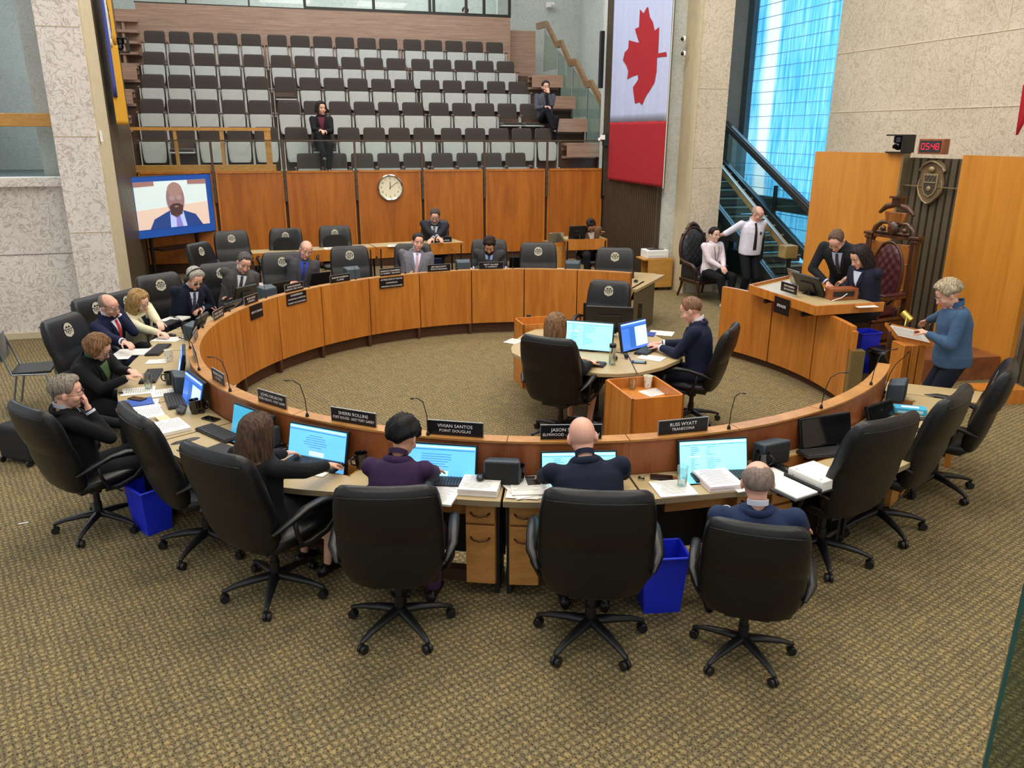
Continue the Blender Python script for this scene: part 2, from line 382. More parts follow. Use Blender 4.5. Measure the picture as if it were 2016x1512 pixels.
# lobby behind the opening
m = MB(); bx(m, -12, -3.12, 13.5, 17.4, 2.0, 2.3)
struct(spin(m.build('floor_lobby', plain('dark_lobby_floor', '#4c5654', 0.5, var=0.1))))
m = MB(); bx(m, -12, -3.12, 17.4, 17.6, 2.3, 9); bx(m, -3.5, -3.12, 13.6, 17.4, 2.3, 9)
struct(spin(m.build('wall_lobby', GREYW)))
m = MB(); m.lathe([(0.72, 2.3), (0.74, 2.32), (0.70, 3.7), (0.70, 9)], ab(-5.75, 15.9), 28)
struct(m.build('wall_lobby_column', plain('white_plaster_blue_lit', '#a9c3cf', 0.6), smooth=40))  # white curved wall; the blue light on it is put into the colour
rt = thing('lobby_guard_rail', 'light oak handrail and glass pane across the opening in the left stone wall', 'guard rail', ab(-4.5, 13.25, 2.36))
m = MB(); bx(m, -9, -3.12, 13.2, 13.32, 3.06, 3.24); wbuild(m, 'handrail', RAILOAK, rt, bevel=0.01)
m = MB(); bx(m, -9, -3.14, 13.25, 13.265, 2.37, 3.06); wbuild(m, 'glass_pane', GLASS, rt)
m = MB(); bx(m, -3.2, -3.13, 13.22, 13.3, 2.36, 3.06); wbuild(m, 'post', DKMETAL, rt)

# bronze slat walls
def slats(name, p0, p1, z0, z1, pitch, depth, mat, gap=0.35):
    p0, p1 = Vector((*p0, 0)), Vector((*p1, 0)); L = (p1-p0).length; t = (p1-p0).normalized(); q = Vector((-t.y, t.x, 0))
    n = int(L/pitch); poly = []
    m = MB()
    for i in range(n):
        s0 = i*L/n; w = L/n
        poly += [(s0, 0), (s0+w*gap, 0), (s0+w*(gap+0.06), depth), (s0+w*0.94, depth)]
    poly += [(L, 0), (L, -0.1), (0, -0.1)]
    pts = [p0 + t*s + q*d for s, d in poly]
    # strip faces (no ngon cap is seen)
    k = len(m.v); vs = [(p.x, p.y, z0) for p in pts]+[(p.x, p.y, z1) for p in pts]; N = len(pts)
    m.add(vs, [(i, (i+1) % N, N+(i+1) % N, N+i) for i in range(N)])
    return struct(m.build(name, mat))
P = lambda a, b: tuple(ab(a, b))[:2]
slats('wall_left_slats', P(-2.81, 17.05), P(-2.56, 13.6), 0, 9.5, 0.16, 0.018, plain('bronze_slats_left', '#5b5041', 0.38, 0.35, var=0.12, vscale=1.2))
slats('wall_right_slats', P(7.02, 14.5), P(6.92, 17.25), 0, 9.5, 0.082, 0.045, BRONZE)

# oak wall under the gallery
wb = struct(MB_ := MB()) if False else None
m = MB(); bx(m, -2.85, 6.9, 17.16, 17.32, 0, 2.22); o = m.build('wall_back', PLINTH); wbk = struct(spin(o))
PA = [-2.81, -1.40, -0.05, 1.37, 2.75, 4.10, 5.51, 6.86]
for i in range(7):
    m = MB(); bx(m, PA[i]+0.03, PA[i+1]-0.03, 17.10, 17.15, 0.46, 2.25)
    bx(m, PA[i]+0.03, PA[i]+0.06, 17.085, 17.1, 0.46, 2.25, 1); bx(m, PA[i+1]-0.06, PA[i+1]-0.03, 17.085, 17.1, 0.46, 2.25, 1)
    bx(m, PA[i]+0.03, PA[i+1]-0.03, 17.085, 17.1, 2.21, 2.25, 1)
    o = m.build('wall_panel', [WALLOAK, OAK]); o.data.transform(Matrix.Rotation(-TH, 4, 'Z')); o.parent = wbk
gr = thing('gallery_guard_rail', 'thin bronze posts and top rail with glass along the front of the public gallery', 'guard rail', ab(2.0, 17.2, 2.25))
m = MB(); bx(m, -2.75, 6.86, 17.04, 17.09, 2.825, 2.85); wbuild(m, 'top_rail', BRONZE, gr)
for a_ in PA[1:]:
    m = MB(); bx(m, a_-0.022, a_+0.022, 17.03, 17.07, 1.65, 2.83)
    for z_ in (1.95, 2.08): bx(m, a_-0.03, a_+0.03, 17.02, 17.05, z_-0.012, z_+0.012)
    wbuild(m, 'post', BRONZE, gr)
for i in range(7):
    m = MB(); bx(m, PA[i]+0.05, PA[i+1]-0.05, 17.055, 17.067, 2.27, 2.82); wbuild(m, 'glass_pane', GLASS, gr)
bl = thing('oak_balustrade', 'open light oak balustrade above the television at the left of the gallery front', 'balustrade', ab(-1.6, 17.3, 2.25))
m = MB(); bx(m, -2.95, -0.25, 17.16, 17.30, 3.02, 3.08); wbuild(m, 'top_rail', RAILOAK, bl)
m = MB(); bx(m, -2.82, -0.2, 17.12, 17.32, 2.25, 2.37); wbuild(m, 'bottom_rail', RAILOAK, bl)
for a_, w_ in ((-2.88, 0.05), (-2.07, 0.055), (-1.22, 0.055), (-0.38, 0.12)):
    m = MB(); bx(m, a_, a_+w_, 17.17, 17.29, 2.37, 3.02); wbuild(m, 'post', RAILOAK, bl)

m = MB(); bx(m, -2.55, 6.2, 14.05, 17.1, 0, 0.25)
plf = struct(m.build('floor_platform', bpy.data.materials['carpet']))
# gallery tiers, wooden wall and control room windows
ROWB = [22.0, 21.05, 20.05, 19.15, 18.2, 17.6]; ROWZ = [4.42, 3.87, 3.32, 2.77, 2.20, 1.67]
m = MB()
for i in range(6):
    f = ROWB[i+1]+0.16 if i < 5 else 17.33
    bx(m, -4.4, 7.2 if i < 4 else 6.9, f, ROWB[i]+0.16, 0.2, ROWZ[i])
bx(m, -4.4, 7.2, 22.16, 23.0, 0.2, 4.42)
struct(spin(m.build('floor_gallery', wood('tier_walnut', '#5c4433', '#3f2d20', (1, 20, 20)))))
m = MB()
for i in range(5):
    f = ROWB[i+1]+0.16 if i < 5 else 17.33
    for a0, a1 in ((-4.3, -3.12), (6.28, 6.98 if i > 3 else 7.12)):
        z1 = ROWZ[i]; zp = ROWZ[i+1] if i < 5 else 1.25
        bx(m, a0, a1, f-0.40, f+0.1, z1-0.05, z1+0.008); bx(m, a0, a1, f-0.02, f+0.02, z1-0.16, z1-0.05)
        bx(m, a0, a1, f-0.06, f+0.02, (z1+zp)/2-0.06, (z1+zp)/2); bx(m, a0, a1, f-0.42, f-0.38, (z1+zp)/2-0.02, z1-0.05)
for k in range(5):
    bx(m, -4.3, -3.25, 22.25+.13*k, 22.94, 4.42+.26*k+.10, 4.42+.26*k+.16); bx(m, -3.62, -3.56, 22.3+.13*k, 22.94, 4.42+.26*k-.1, 4.42+.26*k+.10)
struct(spin(m.build('floor_gallery_steps', WALNUT)))
m = MB(); bx(m, -3.28, 6.28, 22.95, 23.1, 4.42, 6.02); bx(m, -6.0, -3.28, 22.95, 23.1, 4.42, 5.86)
bx(m, 6.28, 7.12, 23.3, 23.4, 4.42, 5.75)
struct(spin(m.build('wall_gallery_back', WALNUT)))
m = MB(); bx(m, -9, 8.9, 26.6, 26.8, 0, 9.5); bx(m, 6.35, 8.9, 24.6, 24.8, 0, 9.5); bx(m, 8.9, 9.0, 17.6, 24.8, 0, 9.5)
struct(spin(m.build('wall_far_stone', TYNG)))
m = MB(); bx(m, 6.94, 7.14, 17.27, 17.6, 0, 9.5)
struct(spin(m.build('wall_right_pilaster', TYNG)))
wn = struct(spin(MB().box((0, 0, 0), (0.001, 0.001, 0.001)).build('window_2', DKMETAL)))
m = MB(); bx(m, 0.75, 6.3, 22.98, 23.06, 6.02, 6.10)
for a_ in (0.78, 2.55, 4.05, 4.16, 5.05, 5.55, 6.27): bx(m, a_-0.035, a_+0.035, 22.98, 23.06, 6.1, 8.2)
bx(m, -3.3, 0.75, 22.98, 23.06, 6.02, 6.05)
for a_ in (-2.1, -0.6): bx(m, a_-0.02, a_+0.02, 22.98, 23.06, 6.05, 8.2)
o = m.build('window_frame', DKMETAL); o.data.transform(Matrix.Rotation(-TH, 4, 'Z')); o.parent = wn
m = MB(); bx(m, -6, 6.28, 23.02, 23.03, 5.87, 8.2); o = m.build('window_glass', GLASS); o.data.transform(Matrix.Rotation(-TH, 4, 'Z')); o.parent = wn
bt = thing('control_room_reflection', 'row of warm glowing squares standing for lamp reflections in the control room glass', 'light reflection', ab(1, 25, 7.9))  # glowing squares imitate lights reflected in the glass
for k in range(6):
    m = MB(); bx(m, -2.5+k*1.1, -1.9+k*1.1, 24.6+0.3*(k % 2), 25.0+0.3*(k % 2), 7.2, 7.23); wbuild(m, 'reflection_square', plain('reflection_glow', '#fff0c8', 0.5, emit=1.6), bt)
# balustrade and zigzag handrail at the right end of the gallery
hz = thing('gallery_stair_handrail', 'zigzag brown wooden handrail over glass panes beside the right gallery stairs', 'handrail', ab(7.15, 20.0, 2.8))
pts = [(1058, 46), (1076, 41), (1097, 82), (1106, 78), (1122, 118), (1134, 115), (1156, 160), (1165, 157), (1185, 196)]
Q = [ona(x, y, 7.15) for x, y in pts]
m = MB()
for i in range(len(Q)-1):
    p, q = Q[i], Q[i+1]; d = Vector((0, 0, 0.16)); w = U2*0.04
    m.add([p-w, p+w, q+w, q-w, p-w-d, p+w-d, q+w-d, q-w-d], [(0, 1, 2, 3), (7, 6, 5, 4), (0, 4, 5, 1), (1, 5, 6, 2), (2, 6, 7, 3), (3, 7, 4, 0)])
wbuild(m, 'handrail', wood('brown_handrail', '#8a6c4a', '#6a4f34', (2, 2, 2)), hz)
for i, (x0, y0, x1, y1, yb) in enumerate(((1072, 58, 1098, 100, 135), (1099, 100, 1126, 130, 190), (1128, 134, 1155, 172, 230), (1157, 175, 1184, 205, 290))):
    p, q = ona(x0, y0, 7.15), ona(x1, y1, 7.15); bz = ona(x1, yb, 7.15).z
    m = MB(); w = U2*0.006
    m.add([p-w, p+w, q+w, q-w]+[Vector((v.x, v.y, bz)) for v in (p-w, p+w, q+w, q-w)], [(0, 1, 2, 3), (7, 6, 5, 4), (0, 4, 5, 1), (1, 5, 6, 2), (2, 6, 7, 3), (3, 7, 4, 0)])
    wbuild(m, 'glass_pane', BALUS, hz)
    m = MB(); m.tube([Vector((p.x, p.y, bz)), p], 0.02, 6); wbuild(m, 'post', SILVER, hz)
m = MB(); bx(m, 8.80, 8.86, 20.6, 22.0, 2.4, 4.1, 0); bx(m, 8.78, 8.82, 20.75, 21.85, 2.4, 3.95, 1)
dr = struct(spin(m.build('door_1', [plain('brass_frame', '#b59a5a', 0.35, 0.8), DARKWOOD])))

# pillar, lobby and blue glass wall on the right
m = MB(); bx(m, 7.34, 7.98, 13.88, 14.6, 0, 9.5)
struct(spin(m.build('wall_right_pillar', TYN2)))
m = MB(); bx(m, 7.31, 7.345, 13.86, 14.6, 0, 9.5)
bx(m, 7.34, 7.984, 13.874, 13.89, 3.78, 3.79); bx(m, 7.34, 7.984, 13.874, 13.89, 2.38, 2.39)
struct(spin(m.build('trim_4', CONC)))
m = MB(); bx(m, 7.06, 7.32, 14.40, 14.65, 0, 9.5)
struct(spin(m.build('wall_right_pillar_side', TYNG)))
m = MB(); bx(m, 7.2, 9.95, 18.2, 18.4, 0, 9.5)
struct(spin(m.build('wall_stair_back', GREYW)))
for k, (b0, b1) in enumerate(((-3, 13.35),)):
    m = MB(); bx(m, 9.8, 10.1, b0, b1, 0, 9.5); bx(m, 9.8, 10.1, 16.1, 18.4, 0, 9.5, 1)
    struct(spin(m.build('wall_right', [TYN2, GREYW])))
m = MB()
for z_ in (1.2, 2.3, 3.38, 4.38, 5.5): bx(m, 9.79, 9.81, -3, 13.3, z_-0.007, z_+0.007)
for z0, z1, off in ((3.38, 4.38, 0), (4.38, 5.5, 0.5), (2.3, 3.38, 0.5), (5.5, 6.6, 0)):
    for k in range(10): bb = 12.65-off-k*1.25; bx(m, 9.79, 9.81, bb-0.006, bb+0.006, z0, z1)
struct(spin(m.build('trim_5', plain('pale_joint', '#d9cdb4', 0.9))))
wn = struct(MB().box((0, 0, 0), (0.001, 0.001, 0.001)).build('window_1', DKMETAL))
wn.location = ab(9.8, 16.05, 0); wn.rotation_euler = (0, 0, TH-pi/2)   # local x runs from the far jamb towards the room
m = MB(); Lw = 2.72; n = 56; vs = []; fs = []; nz = 34
vx = []
for i in range(n*4+1):
    x = Lw*i/(n*4); dpt = 0.016*abs(sin(pi*i/4)); vx.append((x, -dpt))
for j in range(nz+1):
    z = 0.45+8.2*j/nz; vs += [(x, y, z) for x, y in vx]
K = len(vx)
for j in range(nz):
    for i in range(K-1): fs.append((j*K+i, j*K+i+1, (j+1)*K+i+1, (j+1)*K+i))
m.add(vs, fs); o = m.build('window_glass', bluewindow(), wn)
m = MB()
for j in range(nz+1): m.box((Lw/2, -0.028, 0.45+8.2*j/nz), (Lw, 0.016, 0.010))
o = m.build('window_bars', plain('blue_steel_bar', '#7db9dc', 0.4), wn)
m = MB()
m.box((Lw/2+0.1, -0.12, 1.62), (Lw+0.3, 0.14, 0.26)); m.box((-0.1, -0.05, 4.5), (0.22, 0.16, 9)); m.box((Lw/2, -0.1, 0.25), (Lw+0.3, 0.2, 0.5))
o = m.build('window_frame', plain('grey_window_frame', '#4d5a5c', 0.5, 0.3), wn)

# staircase behind the guard
st = thing('lobby_staircase', 'dark staircase rising behind the security guard beside the blue glass wall', 'staircase', ab(8.9, 13.5, 0))
DST = plain('stair_stone', '#4b4c48', 0.55, var=0.15); EDGE = plain('steel_edge', '#a9bcc6', 0.3, 0.8)
m = MB()
for k in range(15):
    b0 = 12.0+k*0.31; bx(m, 8.45, 9.45, b0, b0+0.36, k*0.155+0.02, (k+1)*0.155)
bx(m, 8.0, 9.75, 16.65, 18.1, 2.18, 2.33)
wbuild(m, 'steps', DST, st)
m = MB()
for k in range(15): b0 = 12.0+k*0.31; bx(m, 8.45, 9.45, b0-0.02, b0+0.02, (k+1)*0.155-0.02, (k+1)*0.155+0.004)
wbuild(m, 'step_edge', plain('pale_nosing', '#8a9a98', 0.5), st)
def slope(mb, a0, a1, b0, z0, b1, z1, h, mi=0):
    vs = [ab(a, b, z) for (b, z) in ((b0, z0), (b1, z1)) for a in (a0, a1)]; d = Vector((0, 0, h))
    v = [vs[0], vs[1], vs[3], vs[2]]; v += [p+d for p in v]
    mb.add(v, [(3, 2, 1, 0), (4, 5, 6, 7), (0, 1, 5, 4), (1, 2, 6, 5), (2, 3, 7, 6), (3, 0, 4, 7)], mi)
for side, a_, b0, z0, b1, z1 in (('near', 8.38, 12.15, 1.02, 14.9, 2.42), ('far', 9.5, 12.6, 1.28, 16.5, 3.10)):
    m = MB(); slope(m, a_-0.04, a_+0.04, b0, z0, b1, z1, 0.12 if side == 'near' else 0.17)
    wbuild(m, 'handrail', plain('dark_handrail', '#3c3833', 0.4) if side == 'far' else wood('stair_oak_rail', '#8d7a50', '#6e5c38', (2, 2, 2)), st)
    m = MB(); slope(m, a_-0.045, a_-0.03, b0, z0+0.115, b1, z1+0.115, 0.022); wbuild(m, 'rail_edge', EDGE, st)
    m = MB(); slope(m, a_-0.006, a_+0.006, b0, z0-0.62, b1, z1-0.62, 0.62); wbuild(m, 'glass_pane', BALUS, st)
    m = MB(); slope(m, a_-0.05, a_+0.05, b0-0.3, z0-0.15-0.85, b1, z1-0.85, 0.2); wbuild(m, 'stringer', plain('stringer_metal', '#353a38', 0.45, 0.3), st)
    m = MB(); slope(m, a_-0.055, a_-0.04, b0-0.3, z0-0.15-0.66, b1, z1-0.66, 0.02); wbuild(m, 'stringer_edge', plain('blue_steel', '#6f97ad', 0.3, 0.6), st)
for b_, z_, zt in ((14.35, 1.2, 2.0), (16.45, 2.3, 3.1), (12.7, 0.4, 1.3)):
    m = MB(); bx(m, 9.47, 9.53, b_-0.03, b_+0.03, z_, zt); wbuild(m, 'post', DKMETAL, st)
m = MB(); bx(m, 8.25, 8.5, 11.98, 12.2, 0.92, 1.14); wbuild(m, 'newel_block', wood('newel_oak', '#a08a55', '#84703f', (2, 2, 2)), st, bevel=0.01)
m = MB(); bx(m, 8.36, 8.41, 12.02, 12.08, 0, 0.95); bx(m, 8.36, 8.41, 12.9, 12.95, 0.3, 1.4); wbuild(m, 'post', DKMETAL, st)

# curved oak backdrop behind the chair of the speaker
m = MB(); m.arc(6.1, 6.17, 133.2, 119.9, 0, 2.74, 12)
bd1 = struct(m.build('wall_backdrop_left', OAK2))
m = MB(); m.arc(6.1, 6.17, 111.4, 99.4, 0, 2.74, 12)
bd2 = struct(m.build('wall_backdrop_right', OAK2))
p0, p1 = pol(119.9, 6.24), pol(111.4, 6.24)
slats('wall_backdrop_slats', tuple(p1)[:2], tuple(p0)[:2], 0, 2.68, 0.105, 0.04, BRONZE2, 0.2)
p0, p1 = pol(99.3, 6.24), pol(92, 6.24)
slats('wall_backdrop_slats_right', tuple(p1)[:2], tuple(p0)[:2], 0, 2.68, 0.105, 0.04, BRONZE2, 0.2)
m = MB(); m.arc(6.13, 6.15, 119.9, 111.4, 2.30, 2.315, 8); m.arc(6.06, 6.20, 119.6, 119.9, 0, 2.74, 2)
struct(m.build('trim_6', plain('bronze_line', '#8a7a5a', 0.4, 0.5)))
m = MB(); m.arc(4.95, 6.08, 134, 100.5, 0.16, 0.30, 16); m.arc(4.7, 6.08, 134, 100.5, 0.0, 0.16, 16)
struct(m.build('floor_dais', wood('dais_wood', '#8a5230', '#6a3a1e', (3, 3, 3), coat=0.2)))
m = MB(); p = at(1905, 772); q = at(1982, 772)
m.arc(5.15, 5.75, 94.2, 91.2, 0, 0.17, 4)
struct(m.build('trim_7', OAK))
# glass pane of the visitors' balcony, at the lower right
gp = thing('balcony_glass_pane', 'dark green glass balcony pane cutting the lower right corner', 'glass pane', (1.45, 2.2, 0))
e = Vector((0, 0, EYE)) + ray(1980, 1310)*(2.1/ray(1980, 1310).y); gp.location = (e.x, e.y, 0)
m = MB(); m.box((0.3, -0.12, 1.3), (0.62, 0.012, 2.6), -0.4); m.build('glass', glassmat('dark_green_glass', (0.50, 0.58, 0.55, 1), 0.05), gp)
m = MB(); m.box((0.006, 0, 1.3), (0.012, 0.014, 2.6), -0.4); m.build('edge', plain('green_glass_edge', '#27524d', 0.2), gp)
# ------------------------------------------------------------------ ring of desks
def smst(x, a, b):
    t = max(0.0, min(1.0, (x-a)/(b-a))); return t*t*(3-2*t)
def rout(az):
    if abs(az) <= 90: return 4.0 + 0.24*smst(abs(az-2), 12, 34)
    if az > 150: return 4.35
    return 4.35
WELL = {}
ORD = ['first', 'second', 'third', 'fourth', 'fifth', 'sixth', 'seventh', 'eighth', 'ninth', 'tenth', 'eleventh', 'twelfth', 'thirteenth', 'fourteenth', 'fifteenth', 'sixteenth', 'seventeenth', 'eighteenth', 'nineteenth', 'twentieth']
BLKM = plain('matt_black', '#0c0c0d', 0.7)
def zx(az): return az
def desk_unit(k, az0, az1, front, ped, well=True):
    mid = (az0+az1)/2; L = pol(mid, 3.8, 0)
    lab = 'curved oak and taupe council desk unit, ' + ORD[k] + ' counted from the near right end'
    r = thing('council_desk', lab, 'desk', L, 0, 'council desks in the ring')
    g = 0.12
    m = MB(); m.arc(3.5, 3.56, az0+g, az1-g, 0.17, 0.985, 5); wbuild(m, 'front_panel', OAK, r)
    m = MB(); m.arc(3.5, 3.61, az0+g*0.5, az1-g*0.5, 0.985, 1.0, 6); wbuild(m, 'top_rail', OAKTRIM, r)
    m = MB(); m.arc(3.56, 3.60, az0+.01, az1-.01, 0.60, 0.985, 5); wbuild(m, 'back_lining', REDOAK, r)
    if front:
        m = MB(); m.arc(3.60, 3.62, az0+g, az1-g, 0.14, 0.70, 5); wbuild(m, 'modesty_panel', BLKM, r)
        m = MB(); m.arc(3.7, 3.78, az0+g, az1-g, 0.0, 0.09, 5); wbuild(m, 'plinth', PLINTH, r)
    else:
        m = MB(); m.arc(3.57, 3.62, az0, az1, 0.0, 0.60, 5); m.arc(3.5, 3.57, az0+g, az0+0.8, 0, 0.17, 2); wbuild(m, 'plinth', PLINTH, r)
    # top with a monitor well
    w0, w1, r0, r1 = mid-3.9, mid+3.9, 3.68, 3.86
    azs = [az0+g, (az0+w0)/2, w0, mid-1.3, mid+1.3, w1, (az1+w1)/2, az1-g]
    def rr(i, az): return [3.61, r0, r1, rout(az)][i]
    vs = []; fs = []; n = len(azs)
    for z in (0.74, 0.70):
        for i in range(4):
            for az in azs: vs.append(pol(az, rr(i, az), z))
    ix = lambda l, i, j: l*4*n+i*n+j
    hole = lambda i, j: well and i == 1 and 2 <= j <= 4
    for i in range(3):
        for j in range(n-1):
            if hole(i, j): continue
            for l in (0, 1): fs.append((ix(l, i, j), ix(l, i, j+1), ix(l, i+1, j+1), ix(l, i+1, j)))
    m = MB(); m.add([v-L for v in vs], fs)
    e = MB()
    for i in (0, 3):
        for j in range(n-1): e.add([v-L for v in (vs[ix(0, i, j)], vs[ix(0, i, j+1)], vs[ix(1, i, j+1)], vs[ix(1, i, j)])], [(0, 1, 2, 3)], 1)
    for j in (0, n-1):
        for i in range(3): e.add([v-L for v in (vs[ix(0, i, j)], vs[ix(0, i+1, j)], vs[ix(1, i+1, j)], vs[ix(1, i, j)])], [(0, 1, 2, 3)], 1)
    m.add(e.v, e.f, 1); m.build('worktop', [LAM, LAMEDGE], r)
    if well:
        m = MB(); t = 0.25
        m.arc(r0, r0+0.012, w0, w1, 0.58, 0.738, 4); m.arc(r1-0.012, r1, w0, w1, 0.58, 0.738, 4); m.arc(r0, r1, w0, w0+t, 0.58, 0.738, 1); m.arc(r0, r1, w1-t, w1, 0.58, 0.738, 1)
        m.arc(r0, r1, w0, w1, 0.565, 0.58, 4)
        wbuild(m, 'monitor_well', [OAKTRIM], r)
    for s in ped:
        azp = az1-2.1 if s == 'R' else az0+2.1
        M = Matrix.Translation(pol(azp, 3.80)-L) @ Matrix.Rotation(radians(azp), 4, 'Z')
        m = MB(); m.box((0, 0.02, 0.40), (0.20, 0.30, 0.60), M=M); pc = m.build('pedestal', OAKTRIM, r)
        for (z, h) in ((0.62, 0.13), (0.32, 0.43)):
            m = MB(); m.box((0, -0.142, z), (0.195, 0.03, h), M=M); dw = m.build('drawer', OAKTRIM, pc, bevel=0.003)
            m = MB(); zz = z if h < 0.2 else z+0.12
            m.tube([(-0.065, -0.158, zz+0.012), (-0.045, -0.178, zz), (0, -0.185, zz-0.007), (0.045, -0.178, zz), (0.065, -0.158, zz+0.012)], 0.006, 6, M=M); m.build('handle', plain('dark_bronze', '#4a2a1c', 0.35, 0.6), pc, smooth=180)
    if front:
        for azl in (az0+0.6, az1-0.6):
            m = MB(); M = Matrix.Translation(pol(azl, 3.75)-L) @ Matrix.Rotation(radians(azl), 4, 'Z'); m.box((0, 0, 0.35), (0.035, 0.3, 0.70), M=M); m.build('side_support', BLKM, r)
    return r
A0 = 62.4; STEP = 13.4; UNITS = []
for k in range(20):
    hi = A0-STEP*k; lo = hi-STEP
    front = lo > -72
    ped = []
    if front and k % 2 == 0 and k != 0: ped = ['L']     # pairs of pedestals flank every second joint
    if front and k % 2 == 1: ped = ['R']
    if k in (0, 1): ped = ['R'] if k == 1 else ['L']
    UNITS.append(desk_unit(k, lo, hi, front, {'L': ['L'], 'R': ['R']}[ped[0]] if ped else [], well=(k <= 7)))
def unitmid(k): return A0-STEP*k-STEP/2
# end wings
w = thing('desk_wing', 'taupe desk wing closing the right end of the ring near the camera', 'desk', pol(63, 4.0))
m = MB(); m.arc(3.5, 4.42, 62.5, 67.6, 0.70, 0.74, 4); wbuild(m, 'worktop', LAM, w)
m = MB(); m.arc(3.5, 3.56, 62.5, 67.0, 0.1, 0.70, 3); m.arc(4.2, 4.25, 66, 66.7, 0, 0.7, 1); wbuild(m, 'side_panel', OAK, w)
w = thing('desk_wing', 'long taupe desk wing with a dark leg at the far right end of the ring', 'desk', pol(154, 4.5))
m = MB(); m.arc(3.62, 5.1, 153.2, 155.0, 0.70, 0.74, 3); m.arc(4.35, 5.15, 155.0, 168, 0.70, 0.74, 5); wbuild(m, 'worktop', LAM, w)
m = MB()
m.arc(3.62, 4.6, 153.4, 153.9, 0, 0.70, 2); wbuild(m, 'end_panel', plain('olive_panel', '#5d5236', 0.5), w)

# ------------------------------------------------------------------ desk of the speaker
sd = thing('speaker_desk', 'oak presiding desk of three curved panels and raised tray top before the throne', 'desk', pol(110, 3.8))
SB = [130.6, 116.0, 102.0, 88.4]
for i in range(3):
    m = MB(); m.arc(3.5, 3.56, SB[i]-0.2, SB[i+1]+0.2, 0.10, 0.97, 6); wbuild(m, 'front_panel', OAK, sd)
m = MB(); m.arc(3.56, 3.6, SB[0], SB[3], 0.0, 0.5, 12); wbuild(m, 'plinth', PLINTH, sd)
m = MB(); m.arc(3.5, 3.64, 88.4, 86.6, 0.0, 0.72, 2); wbuild(m, 'end_panel', plain('olive_end', '#6d603c', 0.5), sd)
m = MB(); m.arc(3.5, 3.55, 88.4, 87.2, 0.0, 0.93, 2); wbuild(m, 'end_post', OAK, sd)
T = [at(1476, 560, 1.10), at(1607, 602, 1.10), at(1741, 596, 1.10), at(1550, 545, 1.10)]
T = [Vector((p.x, p.y, 0)) for p in T]
c4 = T[0]; quad = [T[0], T[1], T[2]+Vector((0.02, 0.05, 0)), T[3]+Vector((0.05, 0.1, 0))]
mid3 = (T[2]+T[3])/2
m = MB(); m.prism([(p.x, p.y) for p in quad][::-1] if False else [(p.x, p.y) for p in quad], 1.02, 1.06); wbuild(m, 'worktop', LAM, sd)
m = MB()
for p, q in ((quad[0], quad[1]), (quad[1], quad[2]), (quad[3], quad[0])):
    t = (q-p).normalized(); nn = Vector((-t.y, t.x, 0))*0.012
    m.prism([tuple((p-nn)[:2]), tuple((q-nn)[:2]), tuple((q+nn)[:2]), tuple((p+nn)[:2])], 0.985, 1.10)
wbuild(m, 'tray_rim', OAK, sd, bevel=0.004)
m = MB()
for f in (0.25, 0.5, 0.8):
    p = quad[0].lerp(quad[1], f); q = quad[3].lerp(quad[2], f)
    m.tube([Vector((p.x, p.y, 0.94)).lerp(Vector((q.x, q.y, 0.94)), 0.02), Vector((p.x, p.y, 0.94)).lerp(Vector((q.x, q.y, 0.94)), 0.8)], 0.03, 4)
wbuild(m, 'bracket', BLKM, sd)
m = MB()
for f in (0.25, 0.8):
    p = quad[0].lerp(quad[1], f).lerp(quad[3].lerp(quad[2], f), 0.45); m.box((p.x, p.y, 0.5), (0.05, 0.05, 1.0))
wbuild(m, 'support_leg', BLKM, sd)
QUAD = quad

# ------------------------------------------------------------------ office chair
def superring(c, ax, ay, wx, wy, n=24, e=3.2):
    out = []
    for i in range(n):
        t = 2*pi*i/n; cx, sy = cos(t), sin(t)
        out.append(c + ax*(wx*math.copysign(abs(cx)**(2/e), cx)) + ay*(wy*math.copysign(abs(sy)**(2/e), sy)))
    return out
def emblem(mb, M, s=1.0, mi0=0, mi1=1):
    """oval crest: ribbon, shield and rim; drawn in M's xz plane, facing -y"""
    def ringpts(rx, rz, n, a0, a1): return [(rx*cos(a0+(a1-a0)*i/n)*s, 0, rz*sin(a0+(a1-a0)*i/n)*s) for i in range(n+1)]
    for (ra, rb, a0, a1, mi) in ((0.034, 0.040, radians(20), radians(160), mi0), (0.024, 0.030, radians(200), radians(340), mi0)):
        o_ = ringpts(ra*1.25, rb*1.28, 14, a0, a1); i_ = ringpts(ra*0.85, rb*0.92, 14, a0, a1); n = len(o_)
        mb.add(o_+i_, [(k, k+1, n+k+1, n+k) for k in range(n-1)], mi, M)
    for sx in (-1, 1):
        mb.add([(sx*0.030*s, 0, 0.012*s), (sx*0.042*s, 0, 0.005*s), (sx*0.036*s, 0, -0.022*s), (sx*0.020*s, 0, -0.034*s), (sx*0.026*s, 0, -0.012*s)], [(0, 1, 2, 3, 4)], mi, M)
    sh = [(-0.021, 0.020), (0.021, 0.020), (0.021, -0.006), (0.013, -0.022), (0, -0.030), (-0.013, -0.022), (-0.021, -0.006)]
    mb.add([(x*s, -0.001, z*s) for x, z in sh], [tuple(range(7))], mi0, M)
    mb.add([(x*s*0.72, -0.002, z*s*0.72+0.0) for x, z in sh], [tuple(range(7))], mi1, M)
    mb.add([(x*s, -0.003, z*s) for x, z in ((-0.015, 0.006), (0.015, 0.006), (0.015, 0.002), (-0.015, 0.002))], [(0, 1, 2, 3)], mi0, M)
    mb.add([(0.007*cos(2*pi*i/10)*s, -0.003, (-0.009+0.007*sin(2*pi*i/10))*s) for i in range(10)], [tuple(range(10))], mi0, M)
    mb.add([(0.009*cos(2*pi*i/10)*s, -0.001, (0.034+0.009*sin(2*pi*i/10))*s) for i in range(10)], [tuple(range(10))], mi0, M)
CRESTG = plain('crest_thread', '#b9b4a0', 0.6); CRESTD = plain('crest_dark_thread', '#3b3a33', 0.6)
